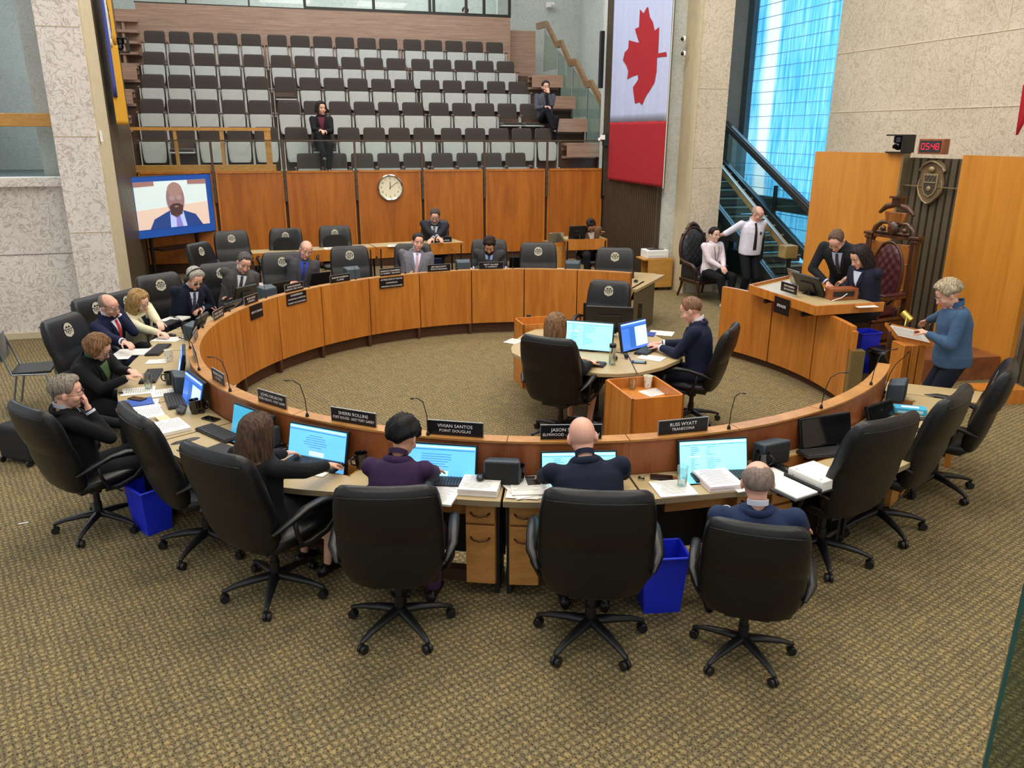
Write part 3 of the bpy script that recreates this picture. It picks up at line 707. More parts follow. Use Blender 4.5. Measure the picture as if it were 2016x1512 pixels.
BK = [(-.215, .43, .20, .035), (-.222, .46, .245, .05), (-.235, .52, .275, .06), (-.255, .60, .292, .066), (-.275, .68, .298, .066), (-.292, .755, .296, .060), (-.300, .775, .296, .056), (-.312, .80, .296, .062),
      (-.335, .88, .294, .068), (-.352, .95, .290, .066), (-.368, 1.01, .282, .060), (-.382, 1.06, .268, .050), (-.392, 1.09, .240, .034), (-.397, 1.103, .20, .016)]
def bkpt(z):
    for a, b in zip(BK[:-1], BK[1:]):
        if a[1] <= z <= b[1]:
            t = (z-a[1])/(b[1]-a[1]); return tuple(a[i]+(b[i]-a[i])*t for i in range(4))
    return BK[-1]
def office_chair():
    r = thing('office_chair', 'x', 'office chair', (0, 0, 0), 0, 'black leather office chairs')
    m = MB(); X = Vector((1, 0, 0)); rings = []
    for i, (y, z, w_, t) in enumerate(BK):
        a, b = BK[max(0, i-1)], BK[min(len(BK)-1, i+1)]; d = Vector((0, b[0]-a[0], b[1]-a[1])).normalized(); nrm = Vector((0, d.z, -d.y))
        rg = superring(Vector((0, y, z)), X, nrm, w_, t, 36, 4.0)
        # concave front: edges come forward a little
        rg = [p + nrm*(0.045*(abs(p.x)/0.3)**2.2) for p in rg]
        rings.append(rg)
    m.loft(rings); br = m.build('backrest', LEATHER, r, smooth=60)
    m = MB(); pts = []
    zz = [0.47+0.6*i/16 for i in range(17)]
    for sgn in (-1, 1):
        side = [Vector((sgn*(bkpt(z)[2]-0.012), bkpt(z)[0]+0.052-0.025, z)) for z in zz]
        pts += side if sgn < 0 else side[::-1]
        if sgn < 0: pts += [Vector((x, -.392+0.03*(abs(x)/.27)**2+0.035, 1.092)) for x in (-.2, -.1, 0, .1, .2)]
    m.tube(pts, 0.005, 6); m.build('piping', LEATHER2, br, smooth=180)
    m = MB()
    pts = [Vector((sg*x, -.392-0.035+0.045*(abs(x)/.3)**2.2, 1.055)) for sg, x in ((-1, .255), (-1, .2), (-1, .1), (1, 0), (1, .1), (1, .2), (1, .255))]
    m.tube(pts, 0.004, 5); m.build('piping', LEATHER2, br, smooth=180)
    m = MB(); rings = []
    for (y, z, w_, t) in ((-.22, .455, .20, .03), (-.18, .452, .25, .05), (-.05, .450, .265, .055), (.1, .455, .268, .058), (.2, .455, .262, .055), (.27, .442, .245, .045), (.30, .43, .21, .02)):
        rings.append(superring(Vector((0, y, z)), X, Vector((0, 0, 1)), w_, t, 28, 4.0))
    m.loft(rings); m.build('seat', LEATHER, r, smooth=60)
    for s in (-1, 1):
        m = MB(); x = s*.335
        pts = [(s*.30, -.25, .60), (x, -.16, .645), (x, -.02, .675), (x, .10, .675), (x, .19, .655), (x, .25, .61)]
        m.tube(pts, [.016, .030, .034, .034, .030, .018], 10, round_=True, flat=((0, 0, 1), 1.0, 0.62)); ar = m.build('armrest', LEATHER, r, smooth=180)
        m = MB(); m.tube([(x, .23, .60), (x, .24, .53), (x-s*.02, .16, .45), (x-s*.05, .05, .41), (x-s*.10, -.04, .40)], [.020, .020, .018, .018, .016], 8, flat=((1, 0, 0), 1.5, 0.7))
        m.tube([(x, -.12, .645), (x-s*.005, -.10, .54), (x-s*.04, -.04, .43), (x-s*.09, -.02, .40)], [.014]*4, 8); m.build('arm_bracket', BLKPL, r, smooth=180)
    m = MB(); m.box((0, -0.02, .385), (.26, .30, .035)); m.lathe([(.045, .30), (.045, .37), (.06, .385)], seg=14); m.tube([(0.1, 0.05, .38), (.28, .06, .36)], .006, 6); m.build('tilt_mechanism', BLKPL, r)
    m = MB(); m.lathe([(.030, .12), (.030, .22), (.024, .22), (.024, .33)], seg=14); m.build('gas_column', BLKPL, r, smooth=40)
    for k in range(5):
        a = 2*pi*k/5+0.3; d = Vector((cos(a), sin(a), 0))
        m = MB(); m.tube([d*0.02+Vector((0, 0, .125)), d*.12+Vector((0, 0, .118)), d*.24+Vector((0, 0, .10)), d*.315+Vector((0, 0, .078))], [.036, .030, .022, .016], 10, round_=True, flat=((0, 0, 1), 1.0, 0.75))
        lg = m.build('base_leg', BLKPL, r, smooth=180)
        m = MB(); c = d*.315; t = Vector((-d.y, d.x, 0))
        for s in (-1, 1):
            M = Matrix.Translation(c+t*s*.014+Vector((0, 0, .029))) @ Vector((0, 0, 1)).rotation_difference(t).to_matrix().to_4x4()
            m.lathe([(.006, -.010), (.026, -.010), (.028, -.006), (.028, .006), (.026, .010), (.006, .010)], seg=14, M=M)
        m.lathe([(.010, .045), (.010, .075)], c, 8); m.build('caster', BLKPL, lg, smooth=40)
    # crest on the head of the backrest
    y, z, w_, t = bkpt(0.97); M = Matrix.Translation((0, y+t+0.010, z)) @ Matrix.Rotation(radians(180), 4, 'Z') @ Matrix.Rotation(radians(-13), 4, 'X')
    m = MB(); emblem(m, M, 1.55); m.build('crest', [CRESTG, CRESTD], br)
    return r
CH0 = office_chair(); freeze_kids(CH0); _used = [0]
def chair(loc, rz, label, tilt=0.0, sc=1.0):
    if not _used[0]:
        _used[0] = 1; c = CH0; c.location = loc; c.rotation_euler = (0, 0, rz); c['label'] = label
    else: c = dup(CH0, loc, rz, label, 'black leather office chairs')
    c.scale = (sc, sc, sc); c.location = Vector((loc[0], loc[1], 0)); return c
R_ = radians
CHAIRS = {}
def ck(key, px, py, rzdeg, label, zt=1.10, sc=1.0, base=0.0):
    """stand a chair so that the middle of its top edge is at the given height on the given sight line"""
    p = at(px, py, zt); f = Vector((-sin(R_(rzdeg)), cos(R_(rzdeg)), 0)); p = p + f*0.385*sc; p.z = base
    c = chair(p, R_(rzdeg), 'black leather office chair ' + label, sc=sc); c.location.z = base; CHAIRS[key] = (c, p, rzdeg)
ck('D', 757, 960, 2, 'seen from behind under the person in the purple jacket', 1.16, 1.05)
ck('E', 1180, 973, -4, 'seen from behind under the bald person in the navy jacket', 1.19, 1.09)
ck('F', 1494, 1040, -16, 'seen from behind, reclined under the bald person in blue', 1.04, 0.96)
ck('C', 410, 890, -30, 'behind the long-haired person in black, turned right', 1.18, 1.08)
ck('B', 255, 812, -48, 'empty, left of the long-haired person in black', 1.18, 1.08)
ck('A', 48, 808, -34, 'at the left edge under the person resting nose on hand', 1.10, 1.02)
ck('G', 1758, 828, 28, 'empty, nearest of the three empty on the right', 1.22, 1.12)
ck('H', 1892, 776, 46, 'empty, middle of the three empty on the right', 1.22, 1.12)
ck('I', 1994, 722, 56, 'empty, at the right edge beyond two others', 1.20, 1.10)
ck('J', 112, 624, -97, 'behind the short-haired person in black with a scarf', 1.18, 1.07)
ck('K', 172, 584, -104, 'behind the bald person with the red tie', 1.18, 1.07)
ck('K2', 236, 572, -110, 'mostly hidden behind the person in the cream jacket', 1.08, .97)
ck('L', 305, 540, -126, 'with crest, left of the person with headphones', 1.20, 1.09)
ck('M', 428, 518, -140, 'with crest, right of the person with headphones', 1.20, 1.09)
ck('N', 553, 497, -158, 'with crest, left of the balding person in blue shirt', 1.20, 1.09)
ck('O', 686, 485, -162, 'empty at the ring, right of the balding person in blue shirt', 1.20, 1.09)
ck('Pm', 812, 480, -172, 'behind the person in mid grey with folded hands', 1.20, 1.09)
ck('Q', 963, 472, 180, 'behind the dark-haired bearded person at the far desk', 1.20, 1.09)
ck('R', 1060, 478, 178, 'empty, right of the dark-haired bearded person', 1.20, 1.09)
ck('S', 1212, 488, 170, 'empty at the far right end of the ring', 1.20, 1.09)
PB = .25
ck('T', 384, 479, -105, 'side-on in front of the television stand', 1.35, 1.0, PB)
ck('U', 452, 455, -150, 'empty against the oak wall beside the television', 1.35, 1.0, PB)
ck('V', 562, 450, -170, 'with black cushion, left of the pair at the back desk', 1.35, 1.0, PB)
ck('Wc', 658, 445, -166, 'with black cushion, right of the pair at the back desk', 1.35, 1.0, PB)
ck('X', 857, 434, 178, 'under the bearded officer at the back desk', 1.30, .96, PB)
ck('Y', 1076, 670, -26, 'at the round table under the person with light brown hair', 1.12, 1.04)
ck('AA', 1446, 644, 64, 'side-on at the round table under the navy-suited person')
ck('Z', 1203, 553, 158, 'empty, beyond the round table with crest showing')
ck('Zz', 1161, 458, 180, 'under the person with the hair bun at the back wall', 1.12, .80, PB)
for k_ in ('V', 'Wc'):
    c, p, rz_ = CHAIRS[k_]
    q = thing('back_cushion', 'round black lumbar cushion on the ' + ('left' if k_ == 'V' else 'right') + ' chair of the pair at the long back desk', 'cushion', p, c.rotation_euler.z, 'black lumbar cushions')
    m = MB(); X = Vector((1, 0, 0)); rr = []
    for z, w_ in ((.60, .15), (.66, .2), (.74, .22), (.82, .22), (.88, .205), (.93, .17), (.96, .12)):
        y, _, _, t = bkpt(z); rr.append(superring(Vector((0, y+t+0.03, z)), X, Vector((0, 1, 0)), w_, .025, 20, 2.6))
    m.loft(rr); m.build('cushion', plain('black_mesh_fabric', '#0b0b0c', 0.9), q, smooth=180)
    for s_ in (-1, 1):
        m = MB(); y = bkpt(.70)[0]; m.tube([(s_*.2, y+.08, .70), (s_*.29, y+.07, .70), (s_*.305, y, .70)], .008, 5); m.build('strap', BLKPL, q)

# ------------------------------------------------------------------ clerks' round table with its two oak stands
tc = Vector((1.05, 8.58, 0))
ct = thing('clerk_table', 'oval taupe table with a black frame in the middle of the ring', 'table', tc)
ctx = [at(x, y, 0.74) for x, y in ((1006, 685), (1016, 668), (1035, 655), (1062, 645), (1100, 637), (1150, 633), (1200, 637), (1245, 646), (1290, 660), (1325, 678), (1345, 695), (1338, 708), (1305, 722), (1260, 733), (1215, 736), (1180, 735), (1130, 728), (1080, 718), (1030, 705), (1008, 694))]
poly = [((p-tc).x, (p-tc).y) for p in ctx]
m = MB(); m.prism(poly, 0.70, 0.74); m.build('tabletop', [LAM], ct, bevel=0.004)
m = MB(); p, q = at(1255, 737, 0.742)-tc, at(1232, 690, 0.742)-tc; m.tube([p, q], 0.006, 4); q2 = at(1120, 645, .742)-tc; m.tube([at(1195, 668, .742)-tc, q2], .004, 4); m.build('joint_line', PLINTH, ct)
for x, y in ((1172, 815), (1040, 720), (1290, 800), (1150, 690), (1255, 690)):
    p = at(x, y, 0)-tc; m = MB(); m.box((p.x, p.y, 0.35), (0.06, 0.06, 0.70)); m.box((p.x, p.y, 0.03), (0.08, 0.5, 0.04)); m.build('leg', DKMETAL, ct)
m = MB(); m.box((0.0, -0.1, 0.5), (1.4, 0.3, 0.3)); m.build('cable_tray', BLKM, ct)
def oak_stand(label, corners, zt, zi):
    c = sum(corners, Vector())/4; c.z = 0
    r = thing('oak_stand', label, 'stand', c); P4 = [(p-c) for p in corners]
    t = 0.02
    for i in range(4):
        p, q = P4[i], P4[(i+1) % 4]; d = (q-p).normalized(); n_ = Vector((-d.y, d.x, 0))*t
        m = MB(); m.prism([tuple(p[:2]), tuple(q[:2]), tuple((q+n_)[:2]), tuple((p+n_)[:2])], 0.0, zt if i != 3 else zt); m.build('side_panel', OAK, r)
    m = MB(); m.prism([tuple((p*0.97)[:2]) for p in P4], zi-0.02, zi); m.build('shelf', OAK, r)
    return r
b0 = at(1188, 845, 0); b1 = at(1243, 860, 0); 
def sq(p0, ang, w, d):
    e = Vector((cos(ang), sin(ang), 0)); f = Vector((-sin(ang), cos(ang), 0)); p0 = Vector((p0.x, p0.y, 0)); return [p0, p0+e*w, p0+e*w+f*d, p0+f*d]
pc = at(1245, 787, 0.80); pr_ = at(1343, 778, 0.80); ang = atan2(pr_.y-pc.y, pr_.x-pc.x)
BOXC = sq(pc, ang, 0.50, 0.62)
bs = oak_stand('open-topped oak stand holding a glass and paper cup, in front of the round table', BOXC, 0.80, 0.70)
pc = at(1053, 655, 0.80); 
b2 = oak_stand('oak stand beyond the left end of the round table', sq(at(1030, 640, .80), ang, 0.52, 0.4), 0.80, 0.70)

# ------------------------------------------------------------------ back desks, cabinet, lectern, throne, arm chair
def back_desk(label, p, q, depth, zt, legs=True, h=0.20):
    c = (p+q)/2; c.z = .25; zt -= .25; r = thing('back_desk', label, 'desk', c); p = p-c; q = q-c; p.z = q.z = 0
    d = (q-p).normalized(); n_ = Vector((-d.y, d.x, 0))
    m = MB(); m.prism([tuple((p)[:2]), tuple((q)[:2]), tuple((q+n_*depth)[:2]), tuple((p+n_*depth)[:2])], zt-0.03, zt); m.build('worktop', LAM, r)
    m = MB(); m.prism([tuple((p-n_*0.02)[:2]), tuple((q-n_*0.02)[:2]), tuple((q)[:2]), tuple((p)[:2])], zt-h, zt+0.005); m.build('front_panel', OAK, r)
    for s in (0.04, 0.96):
        a = p.lerp(q, s)
        m = MB(); e = a+n_*(depth-0.06); m.box((a.x, a.y, (zt-0.03)/2), (0.03, 0.05, zt-0.03)); m.build('leg', BLKPL, r)
        m = MB(); m.box((e.x, e.y, (zt-0.03)/2), (0.03, 0.05, zt-0.03)); m.build('leg', BLKPL, r)
    return r
Z7 = 0.99
back_desk('long low oak-fronted desk along the back wall, left of its two neighbours', at(498, 500, Z7), at(738, 487, Z7), 0.5, Z7)
back_desk('oak-fronted desk of the bearded officer in front of the back wall', at(742, 487, Z7), at(914, 477, Z7), 0.55, Z7)
back_desk('small oak-fronted desk with a monitor at the right end of the back wall', at(1114, 472, 1.07), at(1195, 470, 1.07), 0.5, 1.07)
c = at(1092, 478, 0.99); c.z = .25; r = thing('laptop_cabinet', 'small light oak cabinet under the silver laptop beside the back wall', 'cabinet', c)
m = MB(); m.box((0, 0.2, 0.37), (0.36, 0.4, 0.74), TH); m.build('body', OAK, r); m = MB(); m.box((0, -0.005, 0.36), (0.3, 0.02, 0.6), TH); m.build('door', RAILOAK, r)
# printer cabinet
pc0 = at(1266, 571, 0)-U2*.06-N2*.10; ang2 = atan2((at(1333, 575, 0)-pc0).y, (at(1333, 575, 0)-pc0).x)
r = thing('printer_cabinet', 'light oak cabinet on casters with an open left side, beside the stone pillar', 'cabinet', pc0, TH-0.05)
m = MB(); m.box((0.3, 0.2, 0.62), (0.62, 0.42, 0.03)); m.box((0.3, 0.2, 0.08), (0.62, 0.42, 0.03)); m.box((0.60, 0.2, 0.35), (0.025, 0.42, 0.52)); m.box((0.36, 0.39, 0.35), (0.5, 0.02, 0.52)); m.box((0.345, 0.0, 0.35), (0.51, 0.02, 0.52)); m.build('body', RAILOAK, r, bevel=0.003)
for i, (x, y) in enumerate(((0.03, .02), (.57, .02), (.03, .38), (.57, .38))):
    m = MB(); m.lathe([(.012, 0.0), (.022, .01), (.022, .05), (.01, .065)], (x, y, 0), 10); m.build('caster', BLKPL, r)
m = MB(); m.box((0.04, 0.2, .10), (.2, .28, .03)); m.build('paper_stack', PAPER, r)
pr = thing('printer', 'white laser printer on the light oak cabinet beside the stone pillar', 'printer', pc0+Vector((0.05, 0.05, 0.635)), TH-0.05)
m = MB(); m.box((0.24, 0.17, .08), (.46, .34, .16)); m.build('body', WHITE, pr, bevel=0.012); m = MB(); m.box((0.24, 0.15, .163), (.30, .20, .012)); m.build('output_tray', plain('printer_grey', '#3b3c3e', .5), pr); m = MB(); m.box((.24, -.003, .04), (.40, .01, .05)); m.build('paper_drawer', plain('printer_pale', '#d8d9da', .5), pr)
# lectern
lc = at(1794, 656, 1.08); lc.z = 0; lr = radians(62)
r = thing('lectern', 'oak lectern with sloping top in front of the speaker in the blue fleece', 'lectern', lc, 0)
for x in (-0.13, 0.0, 0.13):
    m = MB(); m.box((x*.65, 0.0, 0.50), (0.07, 0.22, 0.96), M=Matrix.Rotation(0.1, 4, 'Z')); m.build('column', OAK, r, bevel=0.004)
m = MB(); m.box((0, 0, 0.03), (0.5, 0.42, 0.06)); m.build('base', OAKTRIM, r, bevel=0.006)
Lt = [at(1742, 634, 1.14), at(1764, 662, 1.02), at(1846, 680, 1.02), at(1822, 640, 1.14)]
Lt = [p-lc for p in Lt]; Lt[3] = Lt[0]+Lt[2]-Lt[1]
LECT = Lt
m = MB(); dn = Vector((0, 0, 0.035)); m.add([p for p in Lt]+[p-dn for p in Lt], [(0, 1, 2, 3), (7, 6, 5, 4), (0, 4, 5, 1), (1, 5, 6, 2), (2, 6, 7, 3), (3, 7, 4, 0)]); m.build('reading_top', OAK, r, bevel=0.004)
m = MB(); a = (Lt[0]+Lt[1])/2; m.tube([a+Vector((-.0, .0, -.03)), a+Vector((.02, 0, -.30)), a+Vector((.10, .02, -.42))], [.02, .03, .02], 6, round_=True); m.build('carved_bracket', DARKWOOD, r, smooth=180)

# speaker's throne on the dais
def throne():
    p = at(1762, 462, 1.70); f = Vector((-sin(radians(116)), cos(radians(116)), 0)); p = p+f*.28; r = thing('throne', 'tall carved wooden throne with buttoned burgundy leather on the dais', 'throne', (p.x, p.y, 0.30), radians(116), sc=.86)
    BUR = plain('burgundy_leather', '#4a2327', 0.32, spec=0.5, var=0.12)
    # local +y forward
    m = MB(); m.box((0, 0.05, .20), (.80, .70, .30)); m.box((0, .05, .38), (.86, .74, .05)); m.build('seat_base', DARKWOOD, r, bevel=0.015)
    m = MB(); m.box((0, .08, .47), (.70, .62, .13)); m.build('seat', BUR, r, bevel=0.05, bseg=4)
    m = MB(); m.box((0, -.30, .95), (.86, .07, 1.1)); m.build('backrest_frame', wood('throne_frame_wood', '#9a5f28', '#6e3c15', (5, 5, .8), .3, coat=.3), r, bevel=0.01)
    for s in (-1, 1):
        m = MB(); m.box((s*.41, -.29, 1.0), (.09, .12, 1.25)); m.box((s*.42, -.29, 1.62), (.17, .16, .05)); m.box((s*.42, -.29, 1.56), (.13, .14, .05)); m.build('post', DARKWOOD, r, bevel=0.01)
        m = MB(); m.box((s*.40, .05, .72), (.10, .66, .06)); m.tube([(s*.40, .38, .72), (s*.40, .40, .60), (s*.40, .34, .45)], [.05, .04, .05], 8, round_=True); m.build('armrest', DARKWOOD, r, bevel=0.01)
        m = MB(); m.box((s*.40, .03, .765), (.11, .5, .04)); m.build('arm_pad', BUR, r, bevel=0.015)
    # tufted oval panel
    m = MB(); vs = []; fs = []; nx, nz = 22, 34
    for j in range(nz+1):
        for i in range(nx+1):
            uu, vv = -1+2*i/nx, -1+2*j/nz; d = uu*sqrt(1-vv*vv*0.55), vv*sqrt(1-uu*uu*0.35)
            x, z = d[0]*.25, d[1]*.46; q = max(0, 1-max(abs(uu), abs(vv))**4)
            t = abs(cos(x*pi/.13+z*pi/.17))*abs(cos(x*pi/.13-z*pi/.17))
            vs.append((x, -.262+.05*q+.028*q*(1-(1-t)**2)-0.02*q, 1.02+z))
    for j in range(nz):
        for i in range(nx): fs.append((j*(nx+1)+i, j*(nx+1)+i+1, (j+1)*(nx+1)+i+1, (j+1)*(nx+1)+i))
    m.add(vs, fs); m.build('tufted_panel', BUR, r, smooth=180)
    m = MB(); pts = [(.285*cos(t)*(1), -.262, 1.02+.50*sin(t)) for t in [2*pi*i/32 for i in range(33)]]; m.tube(pts, .022, 6); m.build('panel_moulding', DARKWOOD, r, smooth=180)
    # crown
    m = MB(); m.box((0, -.29, 1.60), (.66, .10, .05))
    for s in (-1, 1): m.tube([(s*.36, -.29, 1.64), (s*.34, -.29, 1.74), (s*.24, -.29, 1.83), (s*.12, -.29, 1.84), (s*.06, -.29, 1.78)], [.05, .045, .04, .035, .03], 8, round_=True); m.ell((s*.2, -.28, 1.72), (.05, .04, .05))
    m.ell((0, -.27, 1.74), (.10, .06, .13)); m.tube([(-.30, -.29, 1.66), (.30, -.29, 1.66)], .035, 8); m.build('carved_crown', DARKWOOD, r, smooth=60)
    m = MB(); m.add([(x, y, z) for y in (-.33, -.26) for x, z in ((-.16, 1.84), (.16, 1.84), (.20, 2.02), (-.20, 2.02))], [(0, 1, 2, 3), (7, 6, 5, 4), (0, 4, 5, 1), (1, 5, 6, 2), (2, 6, 7, 3), (3, 7, 4, 0)]); m.build('crest_block', wood('throne_frame_wood', '#9a5f28', '#6e3c15'), r, bevel=.01)
    m = MB(); m.tube([(-.30, -.29, 2.00), (-.2, -.29, 2.10), (0, -.29, 2.16), (.2, -.29, 2.10), (.30, -.29, 2.00)], [.03, .05, .055, .05, .03], 8, round_=True)
    m.box((0, -.29, 2.20), (.14, .12, .12)); m.box((0, -.29, 2.27), (.22, .16, .03)); m.tube([(0, -.29, 2.27), (0, -.29, 2.34), (0, -.29, 2.38)], [.03, .02, .008], 8); m.build('finial', DARKWOOD, r, smooth=50)
    for s, z in ((-1, 1.5), (1, 1.5), (-1, 1.2), (1, 1.2), (-1, .8), (1, .8)):
        m = MB(); m.ell((s*.33, -.255, z), .012, seg=8, rings=5); m.build('stud', SILVER, r)
    for o in bpy.data.objects:
        if o.parent == r and o.name.split('.')[0] in ('carved_crown', 'crest_block', 'finial'):
            for v in o.data.vertices:
                if v.co.z > 1.6: v.co.z = 1.6+(v.co.z-1.6)*.90
    return r
throne()
def armchair():
    p = ab(7.47, 13.42); r = thing('carved_armchair', 'antique carved dark wood armchair with buttoned black leather at the stone pillar', 'armchair', (p.x, p.y, 0), radians(205))
    BL = plain('aged_black_leather', '#26262a', 0.33, var=0.1)
    m = MB(); m.box((0, .02, .42), (.62, .58, .12)); m.build('seat', BL, r, bevel=.04, bseg=3)
    m = MB(); m.box((0, .02, .34), (.64, .60, .07)); m.build('seat_rail', BLACKWOOD, r, bevel=.012)
    m = MB(); vs = []; fs = []; nx = 18; nz = 22
    for j in range(nz+1):
        for i in range(nx+1):
            uu, vv = -1+2*i/nx, -1+2*j/nz; x = uu*sqrt(1-vv*vv*.5)*.26; z = vv*sqrt(1-uu*uu*.4)*.36; q = max(0, 1-max(abs(uu), abs(vv))**4)
            t = abs(cos(x*pi/.12+z*pi/.15))*abs(cos(x*pi/.12-z*pi/.15)); vs.append((x, -.27-0.12*(z+.36)+.05*q+.025*q*t, .88+z))
    for j in range(nz):
        for i in range(nx): fs.append((j*(nx+1)+i, j*(nx+1)+i+1, (j+1)*(nx+1)+i+1, (j+1)*(nx+1)+i))
    m.add(vs, fs); m.build('tufted_back', BL, r, smooth=180)
    m = MB(); pts = [(.30*cos(t), -.28-0.12*(.40*sin(t)+.36), .88+.41*sin(t)) for t in [-pi/2+2*pi*i/28 for i in range(29)]]; m.tube(pts, .032, 8)
    m.tube([(-.14, -.375, 1.27), (-.08, -.38, 1.33), (0, -.38, 1.36), (.08, -.38, 1.33), (.14, -.375, 1.27)], [.03, .035, .04, .035, .03], 8, round_=True)
    m.prism([(-.28, -.345), (.28, -.345), (.28, -.33), (-.28, -.33)], .6, 1.18); m.build('back_frame', BLACKWOOD, r, smooth=60)
    for s in (-1, 1):
        m = MB(); m.tube([(s*.29, -.28, .72), (s*.34, -.1, .68), (s*.36, .14, .66), (s*.36, .24, .60), (s*.33, .22, .52), (s*.31, .2, .40)], [.025, .032, .035, .035, .028, .028], 8, round_=True); m.build('armrest', BLACKWOOD, r, smooth=180)
        m = MB(); m.prism([(s*.30, -.24), (s*.31, -.24), (s*.33, .16), (s*.32, .16)], .42, .66); m.build('side_panel', BL, r)
        m = MB(); m.tube([(s*.28, .26, .34), (s*.30, .29, .24), (s*.27, .27, .12), (s*.30, .31, .02)], [.04, .032, .02, .024], 8, round_=True); m.build('leg', BLACKWOOD, r, smooth=180)
        m = MB(); m.tube([(s*.27, -.24, .34), (s*.27, -.27, .2), (s*.29, -.33, .02)], [.032, .024, .02], 8, round_=True); m.build('leg', BLACKWOOD, r, smooth=180)
    return r
armchair()
# folding chair and bag at the left edge
p = at(78, 800, 0); r = thing('tubular_chair', 'grey metal-framed stacking chair at the left edge behind the person with the scarf', 'chair', p, radians(-70))
GM = plain('grey_tube', '#8d97a0', 0.25, 0.8)
for s in (-1, 1):
    m = MB(); m.tube([(s*.22, .2, 0.012), (s*.22, .17, .43), (s*.22, -.16, .45), (s*.20, -.27, .84)], .012, 8); m.tube([(s*.22, -.22, .012), (s*.22, -.12, .43)], .012, 8); m.build('side_frame', GM, r, smooth=60)
m = MB(); m.box((0, .02, .455), (.42, .40, .03)); m.build('seat', BLKPL, r, bevel=.01)
m = MB(); rr = [superring(Vector((0, -.24-.08*(z-.6), z)), Vector((1, 0, 0)), Vector((0, 1, 0)), .21, .012, 16) for z in (.60, .7, .8, .87)]; m.loft(rr); m.build('backrest', GM, r, smooth=60)
p = at(55, 905, 0); r = thing('rolling_briefcase', 'black rolling briefcase on the carpet behind the leftmost chair', 'bag', p, radians(-20))
m = MB(); m.box((0, 0, .2), (.42, .24, .34)); m.build('body', plain('black_nylon', '#17171a', .8), r, bevel=.04, bseg=3)
for s in (-1, 1):
    m = MB(); M = Matrix.Translation((s*.17, -.12, .03)) @ Matrix.Rotation(pi/2, 4, 'Y'); m.lathe([(.01, -.012), (.03, -.012), (.03, .012), (.01, .012)], seg=12, M=M); m.build('wheel', BLKPL, r)
m = MB(); m.tube([(-.08, .05, .37), (-.08, .05, .40), (.08, .05, .40), (.08, .05, .37)], .01, 6); m.build('handle', BLKPL, r)
# ------------------------------------------------------------------ gallery seats
SEATF = plain('brown_grey_fabric', '#38302b', 0.9, var=0.1, vscale=30, sheen=0.2); SEATG = plain('pale_grey_panel', '#b0b4b0', 0.45, var=0.04)
SEATW = plain('seat_frame_white', '#c3c5c2', 0.4); ARMW = wood('arm_walnut', '#6e5140', '#4c372b', (4, 4, 4))
def gallery_seat(down):
    """local +y faces the chamber"""
    r = thing('theater_chair', 'x', 'theater chair', (0, 0, 0), 0, 'folding seats of the public gallery')
    m = MB(); X = Vector((1, 0, 0)); rr = []
    for z, w_, t in ((.36, .20, .012), (.40, .215, .022), (.60, .222, .026), (.78, .226, .026), (.86, .222, .024), (.89, .205, .016), (.90, .18, .008)):
        rr.append(superring(Vector((0, -.20-.16*(z-.4), z)), X, Vector((0, 1, 0.16)).normalized(), w_, t, 20, 5.0))
    m.loft(rr); m.build('backrest', SEATF, r, smooth=50)
    m = MB()
    if down:
        m.box((0, .06, .435), (.43, .42, .06)); s_ = m.build('seat', SEATF, r, bevel=.02)
        m = MB(); m.box((0, .06, .385), (.44, .44, .035)); m.build('seat_shell', SEATG, s_, bevel=.012)
    else:
        rr = []
        for z, w_ in ((.18, .17), (.20, .195), (.28, .21), (.50, .22), (.575, .218), (.595, .20)): rr.append(superring(Vector((0, -.02-.10*(z-.2), z)), X, Vector((0, 1, .1)).normalized(), w_, .022, 20, 6.0))
        m.loft(rr); s_ = m.build('seat', SEATG, r, smooth=50)
    for s in (-1, 1):
        m = MB(); m.box((s*.252, -.10, .30), (.018, .10, .60)); m.box((s*.252, -.05, .015), (.03, .22, .03)); m.build('leg', SEATW, r)
        m = MB(); m.tube([(s*.258, -.19, .60), (s*.258, -.02, .625), (s*.258, .10, .61)], [.022, .026, .02], 6, round_=True, flat=((0, 0, 1), 1, .6)); m.build('armrest', ARMW, r, smooth=60)
    return r
GS = [gallery_seat(False), gallery_seat(True)]
for g_ in GS: freeze_kids(g_)
used = [0, 0]
ORD2 = ['top', 'second', 'third', 'fourth', 'fifth', 'lowest']
AL = [-3.10, -3.05, -3.0, -2.96, -2.86, -2.80]
DOWN = {(2, 5), (4, 1), (3, 14), (3, 15), (4, 6)}
for row in range(6):
    n_ = 16
    for k in range(n_):
        if row == 5 and k < 6: continue
        if row == 5 and k == 15: continue
        a = AL[row]+0.27+k*0.556+(0.07 if k > 4 else 0)+(0.07 if k > 10 else 0)
        if row == 5: a = 0.46+(k-6)*0.562 + (0.06 if k > 10 else 0)
        p = ab(a, ROWB[row], ROWZ[row]); d = 1 if (row, k) in DOWN else 0
        lab = ('unfolded' if d else 'folded') + ' dark fabric gallery seat, ' + ORD[k if row < 5 else k-6] + ' from the left in the ' + ORD2[row] + ' row'
        if not used[d]: used[d] = 1; o = GS[d]; o.scale = (1.06, 1, 1); o.location = p; o.rotation_euler = (0, 0, TH+pi); o['label'] = lab
        else: o = dup(GS[d], p, TH+pi, lab); o.scale = (1.06, 1, 1)

